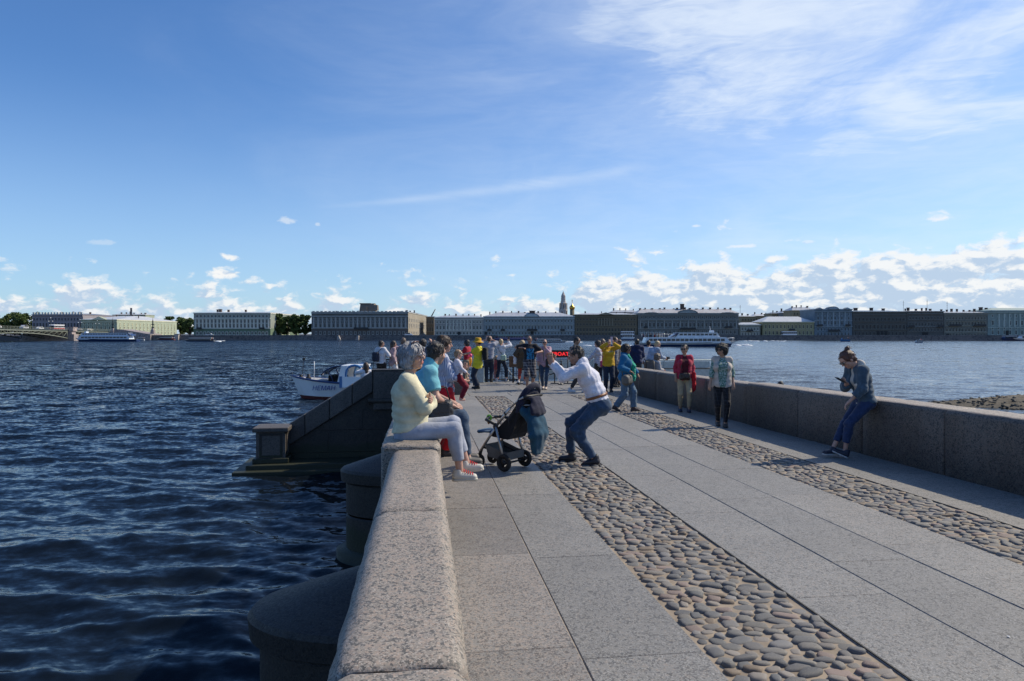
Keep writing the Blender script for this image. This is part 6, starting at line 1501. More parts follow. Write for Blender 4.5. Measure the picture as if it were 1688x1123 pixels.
    C = person('woman in a white striped jacket with a pink handbag left of the mustard sweatshirt', on_deck(986, 642), -70, 1.62, 'f', 1.0, 'fair', ('bob', 'dark'), top=dict(mat=cloth('white_blue_jacket', (.46, .48, .56)), inf=.028, hem=-.14, name='jacket'), bottom=dict(mat=cloth('olive_trousers', (.05, .05, .035)), inf=.018), hl=(-.18, .36, 1.0), head=(-10, 5), seed=15, **K)
    bag(C, 'raspberry pink handbag carried by the woman in the white striped jacket', (-.12, -.24, .92), (.26, .10, .20), plain('pink_leather', (.42, .03, .12), .45), R(90), [[(-.12, -.16, 1.0), (-.12, -.2, 1.3), (-.08, -.05, 1.44)]], name='handbag', cat='handbag')
    person('man with dark hair whose head shows right of the raised pink phone', deckD(1013, 24.5), 120, 1.75, 'm', 1.0, 'fair', ('short', 'brown'), top=dict(mat=cloth('grey_blue_tee', (.16, .18, .22)), inf=.02, sleeve=.4), bottom=dict(mat=jean_d, inf=.016), seed=16, **K)
    person('person in a beige jacket behind the woman in the bright blue jacket', deckD(1021, 25.0), -75, 1.66, 'm', 1.05, 'fair', ('short', 'brown'), top=dict(mat=cloth('beige_jacket', (.46, .38, .30)), inf=.03, name='jacket'), bottom=dict(mat=cloth('brown_trousers', (.08, .05, .035)), inf=.02), head=(-10, 8), seed=17, **K)
    person('woman in dark sunglasses behind the woman in mustard yellow', deckD(993, 23.5), 176, 1.66, 'f', 1.0, 'tan', ('puff', 'ash'), top=dict(mat=black_c, inf=.02), bottom=dict(mat=jean_d, inf=.016), seed=37, **K)
    C = person('young man in black T-shirt with white trainers walking right behind the crouching man', on_deck(949, 647), 98, 1.74, 'm', 1.0, 'asia', ('short', 'black'), top=dict(mat=cloth('black_tee', (.014, .014, .017)), inf=.03, sleeve=.42, hem=-.10, amp=.005), bottom=dict(mat=cloth('grey_trousers', (.055, .05, .045)), inf=.02, len=.9), shoes=(.6, .6, .6), sole=(.6, .6, .6), fl=(-.09, .26, .085), fr=(.09, -.16, .10), hr=(.2, .12, .98), head=(8, 12), seed=18, **K)
    C = person('woman in pale pink shirt and blue jeans touching her chin, beside the sign', on_deck(898, 642), 186, 1.66, 'f', 1.0, 'fair', ('crop', 'brown'), top=dict(mat=cloth('pale_pink_shirt', (.46, .30, .36)), inf=.026, hem=-.16, amp=.005), bottom=dict(mat=jean, inf=.010), shoes=(.5, .42, .36), hl=(-.05, .20, 1.42), el=(-.7, .2, -1), hr=(.22, .12, .95), fl=(-.04, .12, .085), fr=(.07, -.10, .09), seed=19, nl=(0, -1, 0), **K); glasses(C)
    bag(C, 'black shoulder bag with jacket hanging from the woman in pale pink', (-.19, .10, .92), (.30, .12, .30), leather_b, R(10), [[(-.10, .10, 1.05), (.0, .15, 1.25), (.10, .08, 1.43)]])
    C = person('man in plaid shorts and black T-shirt with a bright blue print', on_deck(873, 644), 172, 1.78, 'm', 1.08, 'tan', ('crop', 'dark'), top=dict(mat=cloth('black_print_tee', (.012, .013, .018)), inf=.026, sleeve=.42, hem=-.10), bottom=dict(mat=cloth('plaid_shorts', (.03, .028, .038), 'plaid', (.22, .20, .20), 1.0), inf=.030, len=.56, name='shorts'), shoes=(.55, .55, .57), sole=(.5, .5, .5), hl=(-.22, .26, 1.22), el=(-.9, -.3, -.4), hr=(.26, .05, 1.36), er=(.9, -.3, -.2), fl=(-.08, -.02, .085), fr=(.10, .12, .085), head=(18, 0), seed=20, **K); glasses(C, (.12, .12, .12), (.03, .03, .03), 'spectacles')
    pm = MB(); n = 8; vs = []
    ctr = C.chest; 
    for j in range(9):
        for i in range(n + 1):
            x_ = -.115 + .23 * i / n; zz = .06 - .34 * j / 8; dep = .150 * math.sqrt(max(.1, 1 - (x_ / .20) ** 2)) + .012
            vs.append(tuple((C.chest + C.Ru @ vec(x_, dep - (.012 if j > 3 else 0), zz)) * C.s))
    pm.add(vs, [[j * (n + 1) + i, j * (n + 1) + i + 1, (j + 1) * (n + 1) + i + 1, (j + 1) * (n + 1) + i] for j in range(8) for i in range(n)], 0, True); pm.build('chest_print', cloth('blue_print', (.03, .22, .42), 'print', (.008, .02, .05), .5), C.o)
    C = person('blond woman in brown seen beside the man in plaid shorts', on_deck(861, 634), 16, 1.62, 'f', 1.0, 'fair', ('puff', 'blond'), top=dict(mat=cloth('brown_coat', (.085, .058, .035)), inf=.03, hem=-.30, long=.25, name='coat'), bottom=dict(mat=cloth('orange_leggings', (.34, .05, .03)), inf=.012, len=.85), shoes=(.5, .5, .5), fl=(-.09, -.22, .12), fpl=30, hl=(-.22, .05, 1.05), seed=21, **K)
    bag(C, 'white carrier bag at the side of the blond woman in brown', (-.26, .0, .98), (.24, .10, .34), white_c, R(70), [[(-.26, .0, 1.12), (-.24, .0, 1.25)]], name='carrier_bag', flap=False)
    C = person('woman in white top and jeans stepping out to photograph with her arm raised', on_deck(826, 629), 28, 1.68, 'f', .98, 'fair', ('bun', 'blond'), top=dict(mat=white_c, inf=.022, hem=-.05, amp=.005), bottom=dict(mat=jean_d, inf=.014, len=.9), shoes=(.6, .6, .6), sole=(.6, .6, .6), fl=(-.12, -.16, .085), fr=(.14, .20, .085), hr=(.18, .30, 1.64), er=(1, .0, -.6), hl=(.0, .30, 1.52), el=(-1, .1, -.5), dr=(0, .2, 1), seed=22, **K)
    bag(C, 'small mint green crossbody bag of the woman in white', (.16, -.10, .98), (.22, .10, .22), plain('mint_leather', (.36, .48, .38), .5), R(30), [[(.14, -.12, 1.1), (.0, -.16, 1.25), (-.12, -.06, 1.44)]], smat=leather_b)
    phone('black phone raised overhead by the woman in white', C.W((.18, .33, 1.76)), R(-28))
    C = person('man in grey T-shirt and jeans seen from behind taking a photo', on_deck(806, 630), -3, 1.80, 'm', 1.1, 'fair', ('crop', 'brown'), top=dict(mat=cloth('grey_tee', (.24, .25, .30), 'hstripe', (.29, .30, .35), .6), inf=.026, sleeve=.42, hem=-.08), bottom=dict(mat=jean_d, inf=.022), shoes=(.02, .02, .022), hl=(-.10, .26, 1.60), hr=(.10, .26, 1.60), dl=(.2, .2, 1), dr=(-.2, .2, 1), el=(-1, 0, -.3), er=(1, 0, -.3), seed=23, **K)
    t = phone('small dark camera phone held by the man in grey', C.W((0, .34, 1.64)), R(3)); t.rotation_euler = (0, R(90), R(3))
    C = person('person in yellow T-shirt, wide jeans and a mustard sun hat facing left', on_deck(789, 641), -78, 1.68, 'f', 1.05, 'fair', ('short', 'dark'), top=dict(mat=cloth('yellow_tee', (.62, .55, .03)), inf=.030, sleeve=.42, hem=-.22, long=.12, amp=.005), bottom=dict(mat=jean_d, inf=.024, flare=.03), shoes=(.02, .02, .02), lean=-4, pel=(0, .04, .93), fl=(-.10, .0, .085), fr=(.10, .12, .085), hl=(-.10, .48, 1.22), hr=(.12, .46, 1.20), el=(-.6, -.2, -1), er=(.6, -.2, -1), head=(-8, 4), seed=24, **K)
    hat = MB().lathe([(.20, .005), (.19, .02), (.125, .055), (.112, .09), (.108, .15), (.085, .172), (.0, .176)], 22); hat.lathe([(.20, .003), (.125, .045)], 22); ho = hat.build('sun_hat', cloth('mustard_hat', (.56, .31, .02)), C.o); ho.matrix_local = C.HM @ Matrix.Rotation(R(8), 4, 'X')
    bag(C, 'black backpack worn by the person in the mustard sun hat', (0, -.24, 1.22), (.30, .17, .44), black_c, R(180), [[(-.12, -.16, 1.4), (-.13, .0, 1.47), (-.13, .14, 1.36), (-.12, .12, 1.12)], [(.12, -.16, 1.4), (.13, .0, 1.47), (.13, .14, 1.36), (.12, .12, 1.12)]], name='backpack', cat='backpack')
    person('woman in red T-shirt and beige trousers left of the sun hat', on_deck(770, 635), -66, 1.64, 'f', 1.0, 'tan', ('puff', 'black'), top=dict(mat=cloth('red_tee', (.36, .012, .03)), inf=.022, sleeve=.42), bottom=dict(mat=cloth('khaki_trousers', (.26, .22, .16)), inf=.024), hl=(-.12, .38, 1.20), head=(-8, 5), seed=25, **K)
    person('small child in a pink jacket between the grey T-shirt man and the woman in white', on_deck(818, 628), 8, .98, 'c', 1.15, 'fair', ('bob', 'fair'), top=dict(mat=cloth('coral_jacket', (.60, .12, .12)), inf=.04, hem=-.1, name='jacket'), bottom=dict(mat=cloth('pink_check', (.55, .35, .36), 'grid', (.4, .05, .06), .5), inf=.02), seed=26, **K)
    C = person('person in white jacket with a dark shoulder pack standing behind the wing wall', deckD(628, 24.6), 24, 1.62, 'f', 1.02, 'tan', ('short', 'dark'), top=dict(mat=cloth('white_jacket', (.60, .60, .63)), inf=.032, hem=-.05, amp=.005, name='jacket'), bottom=dict(mat=black_c, inf=.016), hr=(.16, .22, 1.15), er=(.8, -.5, -.2), head=(30, 2), seed=27, **K)
    bag(C, 'dark sling pack on the back of the person in the white jacket', (-.10, -.20, 1.14), (.26, .14, .34), plain('navy_pack', (.015, .02, .04), .7), R(180), [[(-.05, -.16, 1.3), (.10, -.10, 1.46), (.13, .08, 1.42)]], name='sling_bag')
    person('long-haired woman in pale pink cardigan behind the wing wall', deckD(648, 24.8), 66, 1.62, 'f', 1.05, 'tan', ('long', 'dark'), top=[dict(mat=cloth('red_vest', (.4, .02, .03)), inf=.014, sleeve=0), dict(mat=cloth('dusty_pink_cardigan', (.36, .26, .28)), inf=.028, open=.05, hem=-.15, name='cardigan')], bottom=dict(mat=white_c, inf=.018), hl=(-.1, .30, 1.45), head=(10, 0), seed=28, **K)
    person('person with fair brown hair whose head shows above the grey-haired woman', deckD(665, 25.5), 2, 1.72, 'f', 1.0, 'fair', ('bob', 'ash'), top=dict(mat=cloth('light_blue_top', (.3, .36, .42)), inf=.02), bottom=dict(mat=jean_d, inf=.016), seed=29, **K)
    C = person('curly dark-haired person in blue jacket with grey hood raising a hand', deckD(697, 20.6), 26, 1.66, 'm', 1.05, 'fair', ('curly', 'dark'), top=dict(mat=cloth('royal_blue_jacket', (.02, .05, .14), 'print', (.08, .14, .25), .6), inf=.036, amp=.005, name='jacket', hood=False), bottom=dict(mat=jean_d, inf=.018), hr=(.16, .22, 1.62), er=(1, .2, -.6), dr=(-.2, .1, 1), seed=30, **K)
    f = Field(.03); f.ell(C.nb + vec(0, -.06, .0), vec(.13, .09, .06)); f.amp = .008; V, Q = f.mesh(.014); link('hood', np_mesh('hood', V * C.s, np.ascontiguousarray(Q), [cloth('grey_hood', (.33, .33, .32))], True), C.o)
    person('dark-haired person just left of the mother in the striped blouse', deckD(715, 24.0), 14, 1.64, 'f', 1.0, 'tan', ('short', 'brown'), top=dict(mat=cloth('navy_top', (.02, .03, .06)), inf=.02), bottom=dict(mat=jean_d, inf=.016), seed=31, **K)
    pw = Vector((X_(603, 22.6), 22.6, -.86)); C = person('long-haired girl in a white top standing on the river stairs', pw, -30, 1.55, 'f', 1.0, 'fair', ('long', 'brown'), top=dict(mat=white_c, inf=.026, hem=-.06), bottom=dict(mat=cloth('mauve_trousers', (.20, .13, .14)), inf=.02), hl=(-.06, .22, 1.50), el=(-.9, .2, -.6), hr=(.04, .24, 1.46), er=(.8, .2, -.7), seed=32, **K)
    bag(C, 'black bag on the hip of the girl on the river stairs', (.20, -.08, .98), (.22, .12, .26), leather_b, R(-60), [[(.18, -.08, 1.1), (.1, -.05, 1.44)]])
    x = P(7.6, 17.6); person('brown-haired child peeping over the right parapet beside the red cardigan', (x.x, x.y, -1.35), 205, 1.95, 'f', 1.0, 'tan', ('short', 'auburn'), top=dict(mat=cloth('faded_pink_top', (.3, .12, .12)), inf=.02), bottom=dict(mat=jean_d, inf=.016), seed=33, **K)
    x = Vector((X_(1287, 19.0), 19.0, -1.35)); person('dark-haired person whose head just shows above the right parapet', x, 20, 1.69, 'm', 1.0, 'tan', ('short', 'dark'), top=dict(mat=cloth('dark_grey_top', (.05, .05, .055)), inf=.02), bottom=dict(mat=jean_d, inf=.016), seed=34, **K)
crowd()
# ------------------------------------------------------------------ pushchair
def stroller():
    a = on_deck(840, 778); b = on_deck(876, 769); c = (a + b) / 2 + Vector((-.08, 0, 0)); fwd = Vector((-(b - a).y, (b - a).x, 0)).normalized()
    rz = math.atan2(fwd.y, fwd.x) - R(90); T = thing('pushchair', 'dark blue and black pushchair with silver frame standing on the paving', 'pushchair', c, rz); T.scale = (.94,) * 3
    alu = plain('brushed_aluminium', (.46, .46, .45), .32, metal=.85); blk = plain('black_plastic', (.016, .016, .018), .5); W = .235
    navy = cloth('navy_cloth', (.012, .014, .035)); blue = cloth('steel_blue_cloth', (.03, .085, .16)); seatb = cloth('black_mesh', (.010, .010, .012)); teal = cloth('petrol_coat', (.012, .060, .105))
    def wheel(x, y, r, w):
        M = Tr(x, y, r) @ Matrix.Rotation(R(90), 4, 'Y')
        t = MB().tube([(math.cos(q) * (r - w * .6), math.sin(q) * (r - w * .6), 0) for q in [6.283 * i / 24 for i in range(24)]], w * .6, 8, M=M, closed=True).build('wheel', tyre_m, T)
        m = MB(); m.lathe([(r * .28, -w * .45), (r * .28, w * .45)], 12, M=M)
        m.tube([(math.cos(q) * (r - w * 1.2), math.sin(q) * (r - w * 1.2), 0) for q in [6.283 * i / 20 for i in range(20)]], w * .3, 6, M=M, closed=True)
        for i in range(3):
            q = i * 2.094 + .4; m.tube([(0, 0, 0), (math.cos(q) * (r - w), math.sin(q) * (r - w), 0)], [w * .5, w * .35], 6, M=M)
        m.build('rim', blk, t)
    for s in (-1, 1):
        wheel(s * W, 0, .118, .046); wheel(s * (W - .09), .50, .092, .038)
        MB().tube([(s * (W - .09), .50, .10), (s * (W - .075), .47, .20), (s * (W - .07), .44, .25)], [.03, .024, .02], 8).build('wheel_fork', blk, T)
        MB().tube([(s * (W - .06), .45, .23), (s * (W - .03), .17, .575)], .018, 10).build('frame_tube', alu, T)
        MB().tube([(s * (W - .03), .15, .60), (s * (W - .02), -.09, .86)], [.019, .019], 10).build('frame_tube', alu, T)
        MB().tube([(s * (W - .02), -.09, .86), (s * (W - .02), -.25, .985), (s * (W - .03), -.30, 1.01)], .0135, 10).build('handle_arm', alu, T)
        MB().tube([(s * (W - .02), .15, .585), (s * (W - .005), .0, .12)], .018, 10).build('rear_leg', alu, T)
        MB().ball((s * (W - .025), .16, .59), (.022, .045, .05), 10).build('hinge', blk, T)
        MB().ball((s * (W - .02), -.01, .78), (.02, .03, .03), 8).build('hinge', blk, T)
        MB().tube([(s * (W - .05), .42, .28), (s * (W - .09), .20, .25), (s * (W - .03), .02, .16)], .010, 6).build('brace', blk, T)
    MB().tube([(-W + .03, -.30, 1.01), (-W + .06, -.33, 1.02), (W - .06, -.33, 1.02), (W - .03, -.30, 1.01)], .017, 10).build('push_handle', blk, T)
    MB().tube([(-W, 0, .105), (W, 0, .105)], .014, 8).build('axle', blk, T)
    MB().tube([(-W + .02, .17, .62), (-W + .03, .33, .67), (-.10, .38, .68), (.10, .38, .68), (W - .03, .33, .67), (W - .02, .17, .62)], .021, 10).build('bumper_bar', blk, T)
    # seat shell: side profile swept across, hollow towards the front
    prof = [(.30, .47), (.24, .44), (-.02, .42), (-.09, .50), (-.25, .92), (-.30, .98), (-.21, .94), (-.12, .66), (.02, .52), (.27, .51)]
    MB().prism([(p[0], p[1]) for p in prof], -W + .05, W - .05, M=Matrix(((0, 1, 0, 0), (1, 0, 0, 0), (0, 0, 1, 0), (0, 0, 0, 1)))).build('seat', seatb, T, bevel=.01)
    for s in (-1, 1):
        pr = [(.24, .46), (-.04, .43), (-.12, .55), (-.27, .96), (-.18, .92), (-.05, .74), (.13, .58)]
        MB().prism(pr, s * (W - .055) - .008, s * (W - .055) + .008, M=Matrix(((0, 1, 0, 0), (1, 0, 0, 0), (0, 0, 1, 0), (0, 0, 0, 1)))).build('side_panel', seatb, T)
    f = Field(.02); f.cap((-.12, .30, .50), (.12, .30, .50), .022, .022); f.cap((-.13, .52, .485), (.13, .52, .485), .024, .024); f.cap((0, .30, .495), (0, .52, .485), .024, .024, vec(1, 0, 0), 6.0); V, Q = f.mesh(.009); link('leg_rest', np_mesh('leg_rest', V, np.ascontiguousarray(Q), [blue], True), T)
    f = Field(.02); f.cap((-.13, .25, .53), (.13, .25, .53), .02, .02); f.cap((0, .25, .53), (0, -.02, .56), .025, .022, vec(1, 0, 0), 6); f.cap((0, -.02, .56), (0, -.17, .90), .022, .022, vec(1, 0, 0), 6); V, Q = f.mesh(.009); link('seat_liner', np_mesh('seat_liner', V, np.ascontiguousarray(Q), [blue], True), T)
    f = Field(.03); f.cap((0, -.06, .70), (0, -.24, .93), .085, .075, vec(1, 0, 0), 2.35); f.cap((0, -.02, .55), (0, -.10, .72), .07, .08, vec(1, 0, 0), 2.5); f.amp = .003; f.wl = .12; V, Q = f.mesh(.012); link('hood', np_mesh('hood', V, np.ascontiguousarray(Q), [seatb], True), T)
    # folded canopy: three nested navy folds over the handle
    for i in range(3):
        a0 = R(20 + i * 16); pts = []
        for k_ in range(9):
            q = math.pi * k_ / 8; pts.append((-(W - .02) * math.cos(q), -.20 - math.sin(q) * (.06 + .035 * i), .80 + .05 * i + math.sin(q) * (.20 + .03 * i)))
        MB().tube(pts, [.022 + .02 * math.sin(math.pi * k_ / 8) for k_ in range(9)], 8).build('canopy_fold', navy, T)
    f = Field(.03); f.cap((-.14, -.31, 1.01), (.14, -.31, 1.01), .030, .030); f.cap((0, -.35, .98), (0, -.40, .80), .03, .05, vec(1, 0, 0), 3.6); f.cap((0, -.26, 1.03), (0, -.22, .82), .02, .02, vec(1, 0, 0), 5); f.amp = .0035; f.wl = .10; V, Q = f.mesh(.010)
    t = thing('draped_cloth', 'dark navy cloth draped over the handle of the pushchair', 'cloth', c, rz); t.scale = (.94,) * 3; link('cloth', np_mesh('cloth', V, np.ascontiguousarray(Q), [navy], True), t)
    f = Field(.035); f.cap((0, -.34, .84), (0, -.40, .52), .06, .085, vec(1, 0, 0), 2.3); f.cap((0, -.40, .52), (0, -.37, .28), .085, .05, vec(1, 0, 0), 2.1); f.cap((-.16, -.22, .86), (-.10, -.38, .66), .045, .05); f.cap((.16, -.22, .86), (.10, -.38, .66), .045, .05); f.amp = .005; f.wl = .12; V, Q = f.mesh(.011)
    t = thing('hanging_bag', 'large petrol blue cloth bag hanging behind the pushchair', 'bag', c, rz); t.scale = (.94,) * 3; link('bag_body', np_mesh('bag_body', V, np.ascontiguousarray(Q), [teal], True), t)
    MB().tube([(-.16, -.23, .90), (-.10, -.35, .90), (.10, -.35, .90), (.16, -.23, .90)], .008, 6).build('hem', plain('hem_grey', (.3, .33, .36), .7), t)
    # basket
    net = plain('basket_mesh', (.13, .13, .125), .8); K = Matrix(((0, 1, 0, 0), (1, 0, 0, 0), (0, 0, 1, 0), (0, 0, 0, 1)))
    MB().prism([(.30, .17), (.02, .13), (-.02, .15), (-.02, .25), (.02, .24), (.02, .16), (.28, .20), (.34, .33), (.36, .33)], -W + .04, W - .04, M=K).build('basket', net, T)
    for s in (-1, 1): MB().prism([(.30, .17), (.02, .13), (-.02, .24), (.10, .26), (.36, .34)], s * (W - .05) - .004, s * (W - .05) + .004, M=K).build('basket_side', net, T)
    MB().tube([(-W + .05, .42, .27), (W - .05, .42, .27)], .012, 8).build('cross_bar', blk, T)
    t = thing('hanging_toy', 'small lime green toy clipped to the pushchair bumper bar', 'toy', c, rz); t.scale = (.94,) * 3; g = plain('lime_plastic', (.22, .55, .04), .4)
    m = MB(); m.tube([(-.10, .36 + .035 * math.cos(q), .685 + .035 * math.sin(q)) for q in [6.283 * i / 12 for i in range(12)]], .012, 6, closed=True); m.build('ring', g, t); MB().ball((-.10, .37, .62), (.02, .02, .028), 8).build('pendant', plain('toy_brown', (.35, .16, .05), .5), t)
stroller()

# ------------------------------------------------------------------ boats
hull_white = plain('boat_white', (.78, .79, .80), .35, coat=.4, scale=.6); hull_navy = plain('boat_navy', (.02, .045, .13), .35, coat=.3, scale=.6); hull_red = plain('antifouling_red', (.09, .015, .015), .6); boat_blue = plain('boat_blue', (.03, .15, .36), .35, coat=.3); boat_glass = plain('boat_glass', (.04, .055, .07), .08, var=.2, scale=.4); deck_grey = plain('boat_deck', (.35, .36, .37), .7)
def hull(L, B, h, sheer, mats, parent, split=.35, rake=.14, stern=.85, n=16):
    """lofted hull: bow at +x; lower band uses mats[1]"""
    m = MB(); st = []
    for i in range(n + 1):
        u = i / n; x = -L / 2 + L * u; w = B / 2 * (stern + (1 - stern) * min(1, u * 3)) * (1 if u < .6 else math.cos((u - .6) / .4 * math.pi / 2) ** .75 if u < 1 else 0.02)
        zt = h + sheer * max(0, u - .35) ** 2 * 2.4; bw = w * .82
        xo = L * rake * max(0, (u - .6) / .4) ** 2
        st.append([(x - xo * 1.0, 0, -.4), (x - xo * .9, bw * .75, -.3), (x - xo * .6, bw * .95, zt * split), (x, w, zt), (x, 0, zt)])
    k = 5
    vs = []; fs = []; mi = []
    for s_ in (1, -1):
        b0 = len(vs)
        for r in st: vs += [(p[0], p[1] * s_, p[2]) for p in r]
        for i in range(n):
            for j in range(k - 1):
                q = [b0 + i * k + j, b0 + (i + 1) * k + j, b0 + (i + 1) * k + j + 1, b0 + i * k + j + 1]; fs.append(q[::-1] if s_ < 0 else q); mi.append(1 if j < 2 else (0 if j == 2 else 2))
        fs.append([b0 + j for j in range(k)] if s_ < 0 else [b0 + j for j in range(k - 1, -1, -1)]); mi.append(0)
    for f_, q in zip(fs, mi): m.f.append(f_); m.mi.append(q); m.sm.append(False)
    m.v = vs
    return m.build('hull', mats, parent), st
def moored_boat():
    pw = on_water(560, 655); D = 41.5
    T = thing('water_taxi', 'small white and blue passenger boat moored behind the wing wall', 'boat', (X_(594, D), D, WATER), R(180)); L = 8.2
    hl, st = hull(L, 2.6, .92, .42, [hull_white, hull_red, deck_grey], T, split=.16, rake=.10)
    for s_ in (1, -1): MB().tube([(r[3][0], r[3][1] * s_ + .02 * s_, r[3][2]) for r in st], .055, 6).build('rub_rail', plain('boat_rail_blue', (.02, .05, .16), .4), T)
    # name on the side turned to us
    tx = bpy.data.curves.new('boat_name', 'FONT'); tx.body = 'НЕМАН'; tx.size = .36; tx.extrude = .008; tx.shear = .15; tx.align_x = 'CENTER'
    me = text_mesh(tx); o = link('lettering', me, T); me.materials.append(plain('name_blue', (.02, .035, .22), .5)); o.location = (1.85, 1.28, .58); o.rotation_euler = (R(82), 0, R(180 + 3.0))
    # curved glass canopy over the cabin
    gl = boat_glass; cx0, cx1 = .85, 2.15; n = 8
    arch = lambda x: 1.02 + .95 * math.sqrt(max(0, 1 - ((x - cx0) / (cx1 - cx0 + .12)) ** 2)) if x > cx0 else 1.97
    for s_ in (1, -1):
        pts = [(cx0 + (cx1 - cx0) * i / n, s_ * (1.05 - .25 * i / n), arch(cx0 + (cx1 - cx0) * i / n)) for i in range(n + 1)]; MB().tube(pts, .04, 6).build('canopy_rib', hull_navy, T)
        for k_ in (.33, .66):
            x = cx0 + (cx1 - cx0) * k_; MB().tube([(x - .35, s_ * 1.05, 1.08), (x, s_ * .9, arch(x))], .025, 6).build('canopy_post', hull_navy, T)
    m = MB()
    for i in range(n):
        x0, x1 = cx0 + (cx1 - cx0) * i / n, cx0 + (cx1 - cx0) * (i + 1) / n; m.add([(x0, -.95, arch(x0)), (x1, -.92, arch(x1)), (x1, .92, arch(x1)), (x0, .95, arch(x0))], [(0, 1, 2, 3)], 0, True)
    m.build('windscreen', gl, T)
    MB().prism([(.95, 1.99), (-.4, 2.01), (-.4, 1.92), (.95, 1.89)], -1.05, 1.05).build('roof', hull_white, T)
    for s_ in (1, -1):
        MB().prism([(.80, .95), (1.12, .95), (.86, 1.97), (.50, 1.97)], s_ * 1.08 - .05, s_ * 1.08 + .05).build('cabin_pillar', hull_white, T)
        MB().tube([(.60, s_ * 1.1, 1.0)] + [(.10 + .5 * math.cos(q), s_ * 1.1, 1.55 + .45 * math.sin(q)) for q in [math.pi * i / 8 for i in range(9)]] + [(-.40, s_ * 1.1, 1.0)], .07, 7).build('rear_hoop', boat_blue, T)
        MB().box((.1, s_ * 1.34, 1.05), (1.35, .06, .62)).build('side_board', hull_white, T); MB().box((.84, s_ * 1.35, 1.05), (.16, .08, .66)).build('board_trim', boat_blue, T); MB().box((-.65, s_ * 1.35, 1.05), (.16, .08, .66)).build('board_trim', boat_blue, T)
    for x in (1.15, 1.6): MB().box((x, .35, 1.15), (.35, .45, .5)).build('seat', black_c, T, bevel=.05); MB().box((x, -.4, 1.15), (.35, .45, .5)).build('seat', black_c, T, bevel=.05)
    MB().tube([(2.75, 0, 1.15), (2.75, 0, 2.2)], .022, 6).build('flag_pole', hull_white, T); m = MB(); m.tube([(3.4, .2, 1.2), (3.35, .2, 2.0), (3.3, .2, 2.45)], .02, 6); m.box((3.3, .2, 2.35), (.14, .1, .14)); m.build('mast_light', leather_b, T); MB().ball((2.15, .9, 1.35), .09, 8).build('lamp', hull_white, T)
    for x in (3.0, 3.45): MB().lathe([(.16, 0), (.16, .12), (.07, .2), (.12, .3)], 10, M=Tr(x, .3, 1.15)).build('deck_winch', leather_b, T)
    MB().tube([(-.2 + .33 * math.cos(q), 1.42, .38 + .33 * math.sin(q)) for q in [6.283 * i / 18 for i in range(18)]], .10, 8, closed=True).build('tyre_fender', tyre_m, T)
    MB().tube([(4.05, .0, 1.30), (4.0, .25, 1.62), (3.6, .7, 1.55), (3.0, 1.0, 1.42)], .018, 6).build('bow_rail', alu_r, T)
def text_mesh(cu):
    o = bpy.data.objects.new('tmp', cu); COL.objects.link(o); dg = bpy.context.evaluated_depsgraph_get(); me = bpy.data.meshes.new_from_object(o.evaluated_get(dg)); bpy.data.objects.remove(o); return me
alu_r = plain('rail_steel', (.5, .5, .5), .3, metal=.9)
moored_boat()
